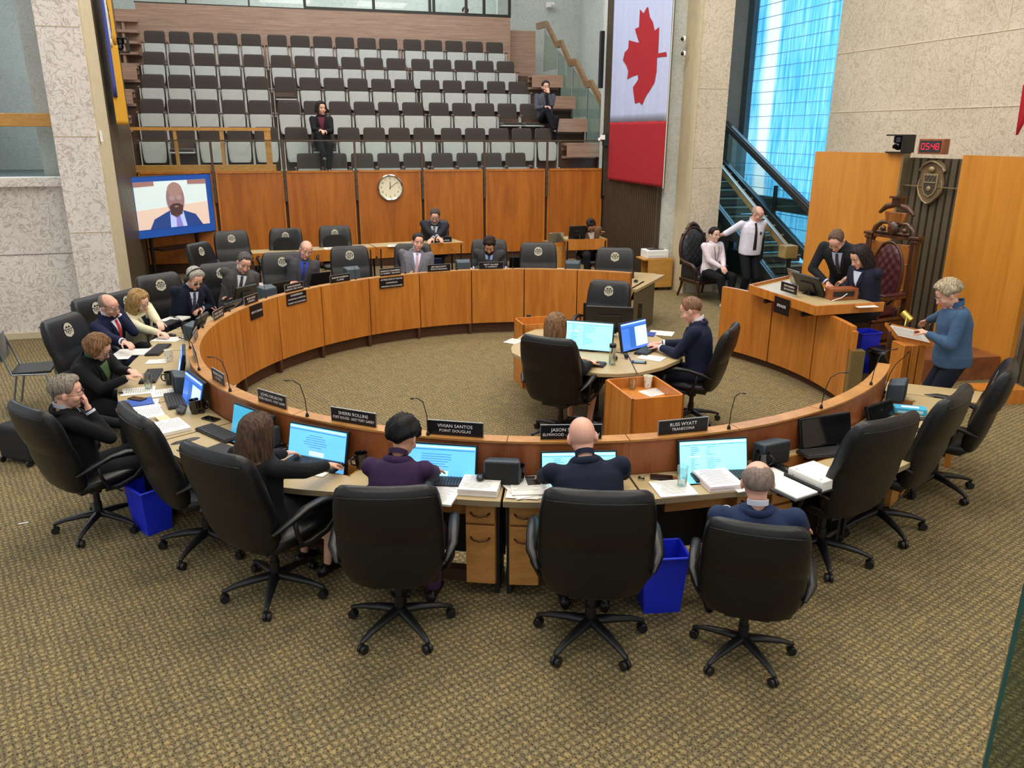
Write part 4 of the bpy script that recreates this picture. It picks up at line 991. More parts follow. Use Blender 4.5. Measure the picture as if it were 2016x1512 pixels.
# ------------------------------------------------------------------ flags, screen, clocks, cameras
RED = plain('flag_red', '#a5101f', 0.9); FWHITE = plain('flag_white', '#b9c2e2', 0.85); FBLUE = plain('flag_blue', '#2c3c8c', 0.85); FGOLD = plain('flag_gold', '#d39a0e', 0.85)
def drape(mb, o, ux, w, h, mi, x0=0, z0=0, nx=60, nz=20, amp=0.007, k=9, th=0.004, nrm=None):
    """hanging cloth: folds along its width, real thickness"""
    nrm = nrm or Vector((ux.y, -ux.x, 0)); vs = []; fs = []
    for s in (1, -1):
        for j in range(nz+1):
            for i in range(nx+1):
                x = x0+w*i/nx; z = z0+h*j/nz; f = amp*(0.5+0.5*(1-j/nz))*sin(x*k+0.6*sin(z*1.3))+amp*.4*sin(x*k*2.3+1)
                vs.append(o+ux*x+Vector((0, 0, z))+nrm*(f+s*th))
    N = (nx+1)*(nz+1)
    for j in range(nz):
        for i in range(nx):
            a = j*(nx+1)+i; q = (a, a+1, a+nx+2, a+nx+1); fs.append(q); fs.append(tuple(N+t for t in q[::-1]))
    for i in range(nx): fs.append((i, i+1, N+i+1, N+i)); b = nz*(nx+1)+i; fs.append((b, b+1, N+b+1, N+b))
    for j in range(nz): a = j*(nx+1); fs.append((a, a+nx+1, N+a+nx+1, N+a)); a += nx; fs.append((a, a+nx+1, N+a+nx+1, N+a))
    mb.add(vs, fs, mi)
fo = ab(6.86, 16.88, 0)-N2*2.78; fx = N2   # from the near edge towards the far edge
fl = thing('canadian_flag', 'large red and white maple leaf flag hanging vertically on the right slat wall', 'flag', fo+Vector((0, 0, 2.02)))
nrmF = -U2
m = MB(); drape(m, fo, fx, 2.74, 1.20, 0, z0=2.02, nrm=nrmF); wbuild(m, 'red_bar', RED, fl, smooth=180)
m = MB(); drape(m, fo, fx, 2.74, 3.2, 0, z0=3.22, nrm=nrmF); wbuild(m, 'white_field', FWHITE, fl, smooth=180)
m = MB(); drape(m, fo, fx, 2.74, 1.20, 0, z0=6.42, nrm=nrmF); wbuild(m, 'red_bar', RED, fl, smooth=180)
# leaf outline traced as pixels on the photograph and put on the plane of the flag
LP = [(1259,14),(1263,27),(1255,18),(1253,37),(1246,52),(1243,57),(1250,72),(1250,82),(1231,79),(1231,93),(1222,120),(1226,134),(1233,143),(1230,155),(1240,152),(1250,147),(1250,160),(1241,170),(1243,187),(1240,205),(1253,203),(1258,207),(1270,195),(1272,182),(1283,162),(1285,148),(1286,113),(1308,111),(1307,103),(1287,106),(1291,84),(1292,53),(1282,59),(1275,43),(1277,37),(1268,16)]
LP = [(1268,14),(1262,26),(1255,18),(1253,53),(1246,57),(1250,73),(1253,84),(1233,79),(1232,95),(1225,103),(1222,119),(1228,130),(1232,140),(1230,156),(1240,151),(1250,147),(1251,156),(1242,172),(1243,184),(1245,204),(1253,201),(1259,207),(1270,185),(1283,163),(1287,140),(1288,113),(1308,111),(1307,102),(1290,105),(1291,80),(1292,53),(1284,60),(1280,42),(1275,33),(1271,14)]
pl = []
for (x, y) in LP:
    p = ona(x, y, 6.80); s_ = (p-fo).dot(fx); pl.append((s_, p.z))
m = MB(); bm_ = bmesh.new(); vv = [bm_.verts.new((s_, 0, z)) for s_, z in pl]; bm_.faces.new(vv); bm_.normal_update()
bmesh.ops.triangulate(bm_, faces=bm_.faces)
for _ in range(4): 
    es = [e for e in bm_.edges if e.calc_length() > 0.12]
    if es: bmesh.ops.subdivide_edges(bm_, edges=es, cuts=1); bmesh.ops.triangulate(bm_, faces=bm_.faces)
idx = {v: i for i, v in enumerate(bm_.verts)}
def foldpt(s_, z):
    z0, h = (3.22, 3.2); t = (z-z0)/h; f = 0.007*(0.5+0.5*(1-t))*sin(s_*9+0.6*sin((z)*1.3))+0.0028*sin(s_*9*2.3+1)
    return fo+fx*s_+Vector((0, 0, z))+nrmF*(f+0.009)
m.add([foldpt(v.co.x, v.co.z) for v in bm_.verts], [tuple(idx[v] for v in f.verts) for f in bm_.faces]); bm_.free()
wbuild(m, 'maple_leaf', RED, fl, smooth=180)
m = MB()
for x_ in (0.0, 2.74): m.tube([fo+fx*x_+nrmF*(-0.02)+Vector((0, 0, 2.0)), fo+fx*x_+nrmF*(-.02)+Vector((0, 0, 7.6))], 0.012, 6)
wbuild(m, 'side_cord', plain('pale_cord', '#c9cbb8', .6), fl)
# left flag: blue, white crest, gold
fo2 = ab(-2.46, 13.85, 0)
fl2 = thing('city_flag', 'narrow blue white and gold flag with a line-drawn crest on the left slat wall', 'flag', fo2+Vector((0, 0, 3.1)))
m = MB(); drape(m, fo2+U2*.02, N2, 0.28, 3.6, 0, z0=3.5, nx=12, amp=.012, k=14, nrm=U2); wbuild(m, 'blue_stripe', FBLUE, fl2, smooth=180)
m = MB(); drape(m, fo2+N2*0.30, N2, 0.32, 1.5, 0, z0=4.25, nx=12, amp=.012, k=14, nrm=U2); wbuild(m, 'white_field', plain('flag_cream', '#dcdad2', .8), fl2, smooth=180)
m = MB(); drape(m, fo2+N2*0.05, N2, 1.0, 1.22, 0, z0=3.1, nx=24, amp=.015, k=10, nrm=U2); drape(m, fo2+N2*0.62, N2, 0.43, 2.8, 0, z0=4.3, nx=12, amp=.012, k=10, nrm=U2); wbuild(m, 'gold_stripe', FGOLD, fl2, smooth=180)
m = MB()
for k in range(9):
    t = k*0.7; m.tube([fo2+N2*(.36+.1*abs(sin(t+i*.5)))+U2*.035+Vector((0, 0, 4.35+.13*k+.05*i)) for i in range(5)], .006, 4)
wbuild(m, 'crest_lines', plain('crest_ink', '#4c5560', .8), fl2)
fo3 = ona(2012, 160, 9.3)
fl3 = thing('hanging_flag', 'red and white flag cut by the right edge high on the stone wall', 'flag', (fo3.x, fo3.y, 3.2))
tip = ona(2000, 266, 9.3)
for (nm, zz0, zz1, w0_, w1_, mt) in (('red_cloth', tip.z, tip.z+.62, .02, .36, RED), ('white_cloth', tip.z+.62, tip.z+3.0, .36, .9, plain('flag_white_warm', '#e5e2dc', .8))):
    m = MB(); rr = []
    for j in range(9):
        t = j/8; z = zz0+(zz1-zz0)*t; w = w0_+(w1_-w0_)*t; c = Vector((tip.x, tip.y, 0))
        top = [c-N2*(x*w-0.03*t)+U2*(.012*sin(x*9)+.006)+Vector((0, 0, z+.25*x*w)) for x in [i/8 for i in range(9)]]
        rr.append(top+[p-U2*.012 for p in top[::-1]])
    m.loft(rr); wbuild(m, nm, mt, fl3)

# television on its stand with the video caller
tvc = (onb(268, 356, 16.2)+onb(415, 345, 16.2)+onb(281, 466, 16.2)+onb(418, 452, 16.2))/4
tvw = (onb(411, 398, 16.2)-onb(272, 408, 16.2)).length
tvc = Vector((0, 0, EYE))+ray(341, 405)*(15.3/ray(341, 405).y)
tv = thing('television', 'large flat screen on a black wheeled stand, showing a bald video caller with glasses', 'television', (tvc.x, tvc.y, 0.25), radians(58))
tz = tvc.z-.25; tw = 1.80; thh = 1.10
BEZ = plain('tv_bezel_blue', '#1d4790', 0.3, emit=0.6); TVB = plain('tv_black', '#0c0d10', .3)
m = MB(); m.box((0, .04, tz), (tw+.03, .06, thh+.03)); m.build('housing', TVB, tv, bevel=.008)
scr = MB(); scr.box((0, .005, tz), (tw, .01, thh)); so = scr.build('screen', BEZ, tv)
def em(n_, h_, e=.6): return plain('screen_'+n_, h_, 0.4, emit=e)
def spoly(parent, name, pts, mat, y):
    q = MB(); n_ = len(pts); q.add([(x*tw, y, tz+z*thh) for x, z in pts]+[(x*tw, y+.003, tz+z*thh) for x, z in pts], [tuple(range(n_)), tuple(range(2*n_-1, n_-1, -1))]+[(i, (i+1) % n_, n_+(i+1) % n_, n_+i) for i in range(n_)]); return q.build(name, mat, parent)
spoly(so, 'picture_wall', [(-.43, -.36), (.43, -.36), (.43, .42), (-.43, .42)], em('wall', '#c3d3d3'), -.004)
spoly(so, 'picture_wainscot', [(-.43, -.36), (.43, -.36), (.43, .04), (-.43, -.04)], em('wainscot', '#d0b9aa'), -.007)
for sx in (-1, 1): spoly(so, 'picture_frame', [(sx*.43, .34), (sx*.20, .35), (sx*.20, .42), (sx*.43, .42)], em('frame', '#8e6a64'), -.009)
def ell2(cx, cz, rx, rz_, n_=20): return [(cx+rx*cos(2*pi*i/n_), cz+rz_*sin(2*pi*i/n_)) for i in range(n_)]
spoly(so, 'picture_jacket', [(-.30, -.36), (-.24, -.20), (-.06, -.08), (.10, -.08), (.26, -.17), (.34, -.36)], em('jacket', '#26407c'), -.011)
spoly(so, 'picture_shirt', [(-.06, -.36), (-.05, -.10), (.11, -.10), (.14, -.36)], em('shirt', '#a8b8e6'), -.013)
spoly(so, 'picture_tie', [(.01, -.36), (.02, -.14), (.06, -.14), (.09, -.36)], em('tie', '#7c76bd'), -.015)
spoly(so, 'picture_neck', [(-.045, -.14), (.02, -.20), (.10, -.14), (.10, .0), (-.04, .0)], em('neck', '#543d3d'), -.016)
spoly(so, 'picture_face', ell2(.03, .12, .108, .275, 24), em('face', '#86686a'), -.018)
spoly(so, 'picture_forehead', ell2(.03, .27, .088, .12, 20), em('forehead', '#93766f'), -.020)
spoly(so, 'picture_beard', [(-.05, -.0), (-.045, -.10), (.0, -.15), (.06, -.15), (.105, -.09), (.11, .0), (.06, .04), (.0, .04)], em('beard', '#463435'), -.021)
spoly(so, 'picture_mouth', ell2(.03, -.015, .025, .014, 12), em('mouth', '#9a6a66'), -.023)
for sx in (-.012, .072): spoly(so, 'picture_glasses', ell2(sx, .13, .036, .045, 14), em('lens', '#95807f'), -.022)
for s in (-.28, .28):
    m = MB(); m.box((s*tw, .09, tz/2), (.05, .05, tz)); m.build('stand_post', TVB, tv)
    m = MB(); m.box((s*tw, .09, .05), (.05, .7, .04)); m.build('stand_foot', TVB, tv)
m = MB(); m.box((0, .05, .62), (.9, .45, .025)); m.build('stand_shelf', TVB, tv)

# round wall clock
cc_ = onb(768, 369, 17.085); cl = thing('wall_clock', 'round chrome-rimmed analogue clock on the oak wall under the gallery', 'clock', cc_, TH)
Mx = Matrix.Rotation(pi/2, 4, 'X'); Rr = 0.265
m = MB(); m.lathe([(Rr-.035, 0.0), (Rr-.03, .045), (Rr-.012, .055), (Rr, .045), (Rr, 0), (.01, 0)][::1], seg=40, M=Mx); m.build('rim', CHROME, cl, smooth=50)
m = MB(); m.lathe([(.001, .018), (Rr-.03, .018), (Rr-.03, .0), (.001, 0)], seg=40, M=Mx); m.build('face', plain('clock_face', '#f0e8c8', .6), cl)
m = MB()
for k in range(12):
    t = radians(90-30*(k or 12)); text_mb(m, str(k or 12), .055, Matrix.Translation((cos(t)*.185, -.022, sin(t)*.185)))
m.build('numerals', BLKPL, cl)
for nm, deg_, ln, w_ in (('hour_hand', 88, .12, .012), ('minute_hand', 36, .18, .008)):
    m = MB(); t = radians(deg_); m.tube([(-cos(t)*.03, -.028, -sin(t)*.03), (cos(t)*ln, -.028, sin(t)*ln)], w_/2, 4); m.build(nm, BLKPL, cl)

# digital clock and camera on top of the backdrop
pd = pol(116.0, 6.13, 2.74)
dc = thing('digital_clock', 'small wooden digital clock reading 05:48 on top of the backdrop', 'clock', pd, radians(116-180+8))
m = MB(); m.box((0, 0, .10), (.34, .17, .20)); m.build('case', REDOAK, dc, bevel=.006)
m = MB(); m.box((0, -.088, .10), (.29, .008, .15)); m.build('display', BLKGL, dc)
m = MB()
SEG = {'0': 'abcdef', '5': 'afgcd', '4': 'fgbc', '8': 'abcdefg', '1': 'bc'}
def digit(cx, ch):
    w_, h_ = .022, .042
    S7 = {'a': ((-w_, h_), (w_, h_)), 'b': ((w_, h_), (w_, 0)), 'c': ((w_, 0), (w_, -h_)), 'd': ((-w_, -h_), (w_, -h_)), 'e': ((-w_, 0), (-w_, -h_)), 'f': ((-w_, h_), (-w_, 0)), 'g': ((-w_, 0), (w_, 0))}
    for s_ in SEG[ch]:
        (x0, z0), (x1, z1) = S7[s_]; m.tube([(cx+x0*.9, -.094, .10+z0*.9), (cx+x1*.9, -.094, .10+z1*.9)], .0045, 5)
for x_, c_ in ((-.10, '0'), (-.035, '5'), (.04, '4'), (.10, '8')): digit(x_, c_)
m.box((.003, -.094, .115), (.008, .005, .008)); m.box((.003, -.094, .085), (.008, .005, .008)); m.build('digits', plain('led_red', '#e01830', .5, emit=1.2), dc)
pk = pol(121.0, 6.13, 2.74)
def ptz(label, loc, rz, wall=False, sc=1.0):
    r = thing('ptz_camera', label, 'video camera', loc, rz, sc=sc)
    m = MB(); m.box((.14, 0, .13), (.04, .24, .24)); m.box((0, 0, .245), (.30, .22, .02)); m.box((0, 0, .01), (.28, .2, .02)); m.build('bracket', BLKPL, r)
    m = MB(); m.lathe([(.075, .14), (.085, .15), (.085, .22), (.07, .235)], (0, 0, 0), 20); m.build('base', BLKGL, r, smooth=40)
    m = MB(); m.ell((0, -.01, .10), (.065, .075, .06)); m.tube([(0, -.05, .095), (0, -.105, .09)], [.035, .03], 14); m.build('camera_head', BLKGL, r, smooth=60)
    return r
ptz('black motorised camera in an open bracket on top of the oak backdrop', pk, radians(118-180))
ptz('black motorised camera on a wall bracket beside the left gallery stairs', ona(236, 92, -2.75)+Vector((0, 0, -.1)), TH+.2, sc=1.0)
rp = thing('camera_pole', 'black pole with a small white camera at the right end of the gallery front', 'video camera', onb(1187, 300, 17.0))
m = MB(); m.tube([(0, 0, -1.0), (0, 0, .35)], .014, 6); m.build('pole', BLKPL, rp)
m = MB(); m.box((-.02, 0, .32), (.10, .1, .1)); m.tube([(-.06, -.03, .28), (-.10, -.08, .28)], .035, 10); m.build('camera_head', WHITE, rp); m = MB(); m.box((.06, .03, .27), (.16, .08, .26)); m.build('housing', BLKPL, rp)
r = thing('line_speaker', 'tall thin black column loudspeaker on the pale pilaster beside the gallery stairs', 'loudspeaker', onb(1184, 118, 17.22))
m = MB(); m.box((0, 0, 0), (.08, .1, 1.15), TH); m.build('cabinet', BLKPL, r)
for nm, (x, y) in (('upper', (1352, 77)), ('lower', (1352, 106))):
    r = thing('security_camera', 'small white dome security camera, the '+nm+' of two on the stone pillar corner', 'security camera', ona(x, y, 7.24)+U2*-.02)
    m = MB(); m.lathe([(.02, 0), (.05, .01), (.055, .04), (.03, .06)], seg=14, M=Matrix.Rotation(-pi/2, 4, 'Y') @ Matrix.Translation((0, 0, 0))); m.build('body', WHITE, r, smooth=60)
    m = MB(); m.ell((-.06, -.02, 0), .035); m.build('lens_dome', BLKGL, r, smooth=180)
r = thing('wall_projector', 'small white box projector high on the far stone wall', 'projector', onb(1083, 11, 24.5)); m = MB(); m.box((0, -.1, 0), (.2, .2, .13), TH); m.build('body', WHITE, r); m = MB(); m.tube([(.06, -.2, 0), (.06, -.24, 0)], .04, 10); m.build('lens', BLKGL, r)
r = thing('light_switch', 'small pale switch plate on the edge of the left stone pillar', 'switch', ona(199, 268, -2.51)); m = MB(); m.box((0, 0, 0), (.02, .08, .15), TH); r2 = m.build('plate', WHITE, r)
r = thing('picture', 'narrow dark framed picture beyond the right stone pillar', 'picture', onb(1437, 152, 18.15)); m = MB(); m.box((0, 0, 0), (.18, .04, .95), TH); m.build('frame', DARKWOOD, r)
# coat of arms on the slats
pe = pol(115.7, 6.17, 2.36)
r = thing('coat_of_arms', 'carved shield emblem with a scroll on the olive slats behind the throne', 'emblem', pe, radians(115.7-180))
GOLDD = plain('aged_gold', '#9a8762', 0.4, 0.4); 
def relief(parent, name, pts, d0, d1, mat):
    q = MB(); n_ = len(pts); q.add([(x, -d0, z) for x, z in pts]+[(x, -d1, z) for x, z in pts], [tuple(range(n_)), tuple(range(2*n_-1, n_-1, -1))]+[(i, (i+1) % n_, n_+(i+1) % n_, n_+i) for i in range(n_)]); return q.build(name, mat, parent, bevel=.004)
relief(r, 'back_plate', [(-.16, .13), (-.20, .16), (-.17, .24), (-.08, .30), (.08, .30), (.17, .24), (.20, .16), (.16, .13), (.20, 0), (.19, -.12), (.13, -.20), (.05, -.28), (0, -.31), (-.05, -.28), (-.13, -.20), (-.19, -.12), (-.20, 0)], 0, .03, plain('emblem_brown', '#6b563e', .5))
relief(r, 'shield', [(-.11, .12), (.11, .12), (.11, -.08), (.07, -.16), (0, -.20), (-.07, -.16), (-.11, -.08)], .03, .05, GOLDD)
relief(r, 'shield_field', [(-.09, .10), (.09, .10), (.09, -.07), (.055, -.14), (0, -.17), (-.055, -.14), (-.09, -.07)], .05, .055, plain('emblem_dark', '#3c352c', .5))
relief(r, 'shield_bar', [(-.09, .012), (.09, .012), (.09, -.004), (-.09, -.004)], .055, .062, GOLDD)
m = MB()
for i in range(9): m.ell((-.07+.0175*i, -.06, .03+.03*(i % 3)), .008, seg=6, rings=4)
m.ell((0, -.06, -.08), (.035, .012, .035)); m.build('charges', GOLDD, r)
m = MB(); m.tube([(-.19, -.03, .16), (-.15, -.04, .22), (-.07, -.05, .27), (0, -.05, .285), (.07, -.05, .27), (.15, -.04, .22), (.19, -.03, .16)], .028, 8, flat=((0, 1, 0), .5, 1)); m.build('top_scroll', GOLDD, r, smooth=60)
m = MB(); m.tube([(-.17, -.03, .04), (-.19, -.03, -.06), (-.15, -.035, -.16), (-.07, -.04, -.25), (0, -.04, -.285), (.07, -.04, -.25), (.15, -.035, -.16), (.19, -.03, -.06), (.17, -.03, .04)], .024, 8, flat=((0, 1, 0), .5, 1)); m.build('motto_scroll', GOLDD, r, smooth=60)
m = MB()
for i, ch in enumerate('CITY OF WINNIPEG'):
    t = radians(142-104*i/15); text_mb(m, ch, .032, Matrix.Translation((cos(t)*.215, -.068, .105+sin(t)*.175)) @ Matrix.Rotation(-(t-pi/2), 4, 'Y'))
m.build('scroll_lettering', plain('lettering_dark', '#2b241b', .6), r)
m = MB(); m.ell((0, -.05, .18), (.05, .03, .04)); m.build('crest', GOLDD, r, smooth=180)
# ------------------------------------------------------------------ things on the desks
def wpt(x, y, z=0.742): return at(x, y, z)
def dsk(x, y, z=0.742, rmin=3.70):
    p = at(x, y, z); r_ = (p-RC).xy.length
    return pol(azof(p), rmin, z) if 2.8 < r_ < rmin and z < .8 else p
SCRN = {}
def scrmat(n_, h_, e=0.95): return plain('display_'+n_, h_, 0.3, emit=e)
def monitor(px, py, yaw, label, style='blue', w=0.50, h=0.30, tilt=14, z=0.68, sunk=True, back=False):
    p = wpt(px, py, 0.74)
    if (p-RC).xy.length < 3.74 and (p-RC).xy.length > 2.6: p = pol(azof(p), 3.74)
    r = thing('monitor', label, 'monitor', (p.x, p.y, z), radians(yaw))
    T_ = Matrix.Rotation(radians(-tilt), 4, 'X')
    m = MB(); m.box((0, .018, h/2), (w+.02, .03, h+.02), M=T_); m.box((0, .035, h*.45), (w*.5, .03, h*.5), M=T_); m.build('housing', BLKPL, r, bevel=.004)
    m = MB(); m.tube([(0, .05, .12), (0, .07, 0.0)], .02, 8); m.box((0, .05, 0.0-.005), (.18, .12, .012)); m.build('stand', BLKPL, r)
    if back: return r
    cols = {'blue': '#63b4f2', 'cyan': '#8fe4fb', 'teal': '#3f97b8', 'deep': '#3f6fd6', 'dark': '#14121a', 'wave': '#1c2228', 'sky': '#7cc4f8'}
    e = 0.0 if style in ('dark', 'wave') else 1.0
    m = MB(); m.box((0, -.001, h/2), (w-.004, .006, h-.006), M=T_); s = m.build('screen', plain('display_'+style, cols[style], .15, emit=e) if e else BLKGL, r)
    ln = MB(); dk = MB(); R0_ = random.Random(int(px)); yy = -.0055
    def bar(mb, x0, x1, z0, z1): mb.box(((x0+x1)/2*w, yy, (z0+z1)/2*h), ((x1-x0)*w, .0015, (z1-z0)*h), M=T_)
    if style in ('blue', 'cyan', 'sky', 'deep'):
        bar(ln, -.49, .49, .93, .97)
        if style == 'deep': bar(dk, -.49, .49, .80, .86); bar(dk, -.20, .0, .1, .80); bar(ln, .02, .48, .1, .8)
        elif style == 'cyan':
            for k in range(16): bar(dk, -.34, -.34+.05+.1*R0_.random(), .85-.045*k, .86-.045*k); bar(dk, -.1, -.1+.25*R0_.random(), .85-.045*k, .858-.045*k)
            bar(ln, -.36, -.20, .62, .66); bar(dk, -.49, .49, .90, .91)
        else:
            bar(dk, -.49, .49, .885, .90)
            for k in range(6): z_ = .78-.055*k; ww = .15+.25*R0_.random(); bar(dk, -.5*ww-.05, .5*ww, z_, z_+.010)
            bar(ln, -.12, .14, .30, .42); bar(dk, -.12, .14, .42, .43)
        if dk.v: dk.build('screen_text', plain('display_ink', '#2f63b4', .3, emit=.8), s)
        ln.build('screen_bar', plain('display_pale', '#b8ecff' if style != 'deep' else '#5b95f0', .3, emit=1.0), s)
    return r
def az_at(x, y, z=.74): return azof(at(x, y, z))
monitor(652, 890, az_at(652, 890)+2, 'lit monitor in front of the long-haired person in black', 'blue')
monitor(884, 912, az_at(884, 912)+3, 'lit monitor in front of the person in the purple jacket', 'blue', .52, .30)
monitor(1130, 922, az_at(1130, 922), 'cyan-lit monitor in front of the bald person in navy', 'cyan', .50, .28)
monitor(1366, 905, az_at(1366, 905)-9, 'lit mail list monitor in front of the bald person in blue', 'cyan', .49, .30)
monitor(1567, 860, az_at(1567, 860)-14, 'switched-off black monitor on the right of the near desks', 'dark', .46, .30)
monitor(1702, 817, az_at(1702, 817)-15, 'small black screen half sunk in its well with a blue reflection', 'wave', .34, .17, 20, .70)
monitor(512, 860, -38, 'teal-lit monitor before the empty seat left of the long-haired person', 'teal', .48, .30)
monitor(400, 795, -52, 'blue monitor in front of the person resting nose on hand', 'deep', .46, .32)
monitor(352, 735, -68, 'narrow blue-lit monitor in front of the short-haired person in black', 'deep', .42, .30)
monitor(480, 602, -118, 'black monitor seen from behind by the nameplate left on the far ring', w=.34, h=.2, tilt=20, z=.83, back=True)
monitor(436, 630, -106, 'low black monitor lying back before the person with headphones', w=.36, h=.24, tilt=50, z=.84, back=True)
monitor(384, 672, -88, 'black monitor edge-on in front of the person in the cream jacket', w=.34, h=.26, tilt=22, z=.80, back=True)
# round table
m1 = monitor(1155, 692, -40, 'cyan-lit monitor facing the person with light brown hair', 'cyan', .54, .30, 12, .76); m1.rotation_euler.z = radians(-18)
m1 = monitor(1252, 690, 50, 'blue-lit monitor facing the person in the navy suit', 'deep', .42, .30, 12, .76); m1.rotation_euler.z = radians(42)
m1 = monitor(1199, 660, 175, 'large black monitor seen from behind on the round table', w=.52, h=.30, tilt=12, z=.80, back=True); m1.rotation_euler.z = radians(170)
m1 = monitor(1590, 575, 110, 'black monitor seen from behind on the presiding desk', w=.50, h=.28, tilt=30, z=1.08, back=True); m1.location = at(1602, 578, 1.07); m1.rotation_euler.z = radians(108)
m1 = monitor(1145, 468, 180, 'black monitor at the small back desk before the person with a bun', w=.40, h=.25, z=.85, back=True); m1.location = at(1143, 471, 1.075)+N2*.12; m1.rotation_euler.z = TH+pi

KEY = plain('key_black', '#2a2b2e', .5)
def keyboard(px, py, yaw, label, z=.742, w=.44):
    p = dsk(px, py, z, 3.80); r = thing('keyboard', label, 'keyboard', p, radians(yaw))
    m = MB(); m.box((0, 0, .009), (w, .15, .018)); m.build('case', BLKPL, r, bevel=.004)
    m = MB()
    for j in range(6):
        for i in range(20):
            if (j == 5 and 4 <= i <= 9): continue
            m.box(((i-9.5)*w/21, (j-2.5)*.0235*-1+0.0, .021), (w/21*.82, .019, .008))
    m.box((-3*w/21, -.0588, .021), (6*w/21, .018, .008)); m.build('keys', KEY, r)
    return r
for px, py, yaw, lab in ((645, 900, -22, 'black keyboard under the hands of the long-haired person'), (868, 930, -4, 'black keyboard right of the person in the purple jacket'),
    (1400, 922, 6, 'black keyboard in front of the mail list monitor'), (1600, 882, 14, 'black keyboard before the switched-off monitor'),
    (430, 855, -40, 'black keyboard before the empty seat left of the long-haired person'), (345, 790, -62, 'black keyboard left of the two black mugs'),
    (298, 742, -76, 'black keyboard behind the water glass on the left desks'), (312, 690, -84, 'black keyboard under the hand of the person with red tie'),
    (328, 640, -98, 'dark keyboard in front of the person in the cream jacket'), (1150, 716, -22, 'black keyboard under the hand of the person with light brown hair'), (1275, 690, 60, 'black keyboard under the hands of the navy-suited person')):
    keyboard(px, py, yaw, lab)
def mouse(px, py, yaw, label, z=.742):
    p = at(px, py, z); r = thing('computer_mouse', label, 'mouse', p, radians(yaw))
    m = MB(); m.ell((0, 0, .014), (.032, .055, .02)); m.build('shell', plain('mouse_black', '#202024', .3), r, smooth=180)
    m = MB(); m.tube([(0, .05, .01), (.02, .12, .006), (-.02, .2, .006)], .002, 4); m.build('cable', BLKPL, r)
mouse(947, 942, -10, 'dark mouse on white papers right of the purple jacket', .79); mouse(1462, 914, 20, 'black mouse beside the black mug near the bald person in blue'); mouse(1684, 872, 50, 'black mouse beside the nearest empty chair on the right'); mouse(338, 662, -90, 'black mouse under the hand of the person in cream')
MUG = plain('mug_black', '#0b0b0d', .15, coat=.5); COFFEE = plain('coffee_dark', '#1c120c', .2)
def mug(px, py, hdeg, label, z=.742, s=1.0):
    p = dsk(px, py, z); r = thing('mug', label, 'mug', p, radians(hdeg), 'black mugs', sc=s)
    m = MB(); m.lathe([(.030, 0), (.036, .005), (.043, .05), (.041, .10), (.044, .108), (.041, .108), (.038, .10), (.037, .03), (.002, .03)], seg=24); m.build('cup', MUG, r, smooth=50)
    m = MB(); m.tube([(.040, 0, .085), (.065, 0, .082), (.075, 0, .06), (.066, 0, .035), (.042, 0, .025)], .006, 8); m.build('handle', MUG, r, smooth=180)
mug(742, 899, -150, 'black mug between the long-haired person and the purple jacket', s=1.05)
mug(1023, 916, 200, 'tall black mug on a square coaster beside the bald navy person', s=1.15)
mug(1497, 922, 0, 'black mug behind the head of the bald person in blue', s=1.15)
mug(386, 813, 60, 'black mug, left of the pair by the teal tissue box', s=1.1); mug(413, 807, 0, 'black mug, right of the pair by the teal tissue box', s=1.1)
mug(336, 756, 180, 'black mug in front of the short-haired person in black', s=1.1); mug(366, 655, 90, 'black mug beside the speaker before the person in cream', s=1.1); mug(1689, 586, 0, 'black mug at the right of the presiding desk', 1.07, 1.1)
WATER = glassmat('water', (.85, .93, .92, 1), .08)
def glass(px, py, label, z=.742, h=.15):
    p = dsk(px, py, z); r = thing('drinking_glass', label, 'glass', p, 0, 'clear water glasses')
    m = MB(); m.lathe([(.028, 0), (.032, .004), (.037, h), (.034, h), (.030, .012), (.002, .012)], seg=22); m.build('tumbler', CLEARG, r, smooth=40)
    m = MB(); m.lathe([(.002, .013), (.0295, .013), (.0315, h*.4), (.002, h*.4)], seg=20); m.build('water', WATER, r, smooth=40)
glass(293, 766, 'glass of water on the left desks before the person in black'); glass(1342, 958, 'glass of water on papers left of the bald person in blue'); glass(1528, 912, 'empty-looking glass before the switched-off monitor'); glass(1244, 766, 'small glass in the open oak stand', .70, .11)
CUPP = plain('paper_cup', '#e4e0d0', .6); CUPL = plain('cup_pattern', '#7d8a6a', .7)
def pcup(px, py, label, z):
    p = dsk(px, py, z); r = thing('paper_cup', label, 'cup', p)
    m = MB(); m.lathe([(.030, 0), (.042, .115), (.045, .117), (.041, .117), (.030, .01), (.002, .01)], seg=22); m.build('cup', CUPP, r, smooth=40)
    m = MB()
    for k in range(12): t = k*.9; z_ = .03+.05*((k*7) % 5)/5; R1 = .0315+.0105*z_/.115+.0015; m.tube([(cos(t)*R1, sin(t)*R1, z_), (cos(t+.25)*(R1+.001), sin(t+.25)*(R1+.001), z_+.018)], .0022, 4)
    m.build('leaf_print', CUPL, r)
pcup(334, 710, 'patterned paper cup on the left desks by the bald person', .742); pcup(1275, 763, 'patterned paper cup in the open oak stand', .70)
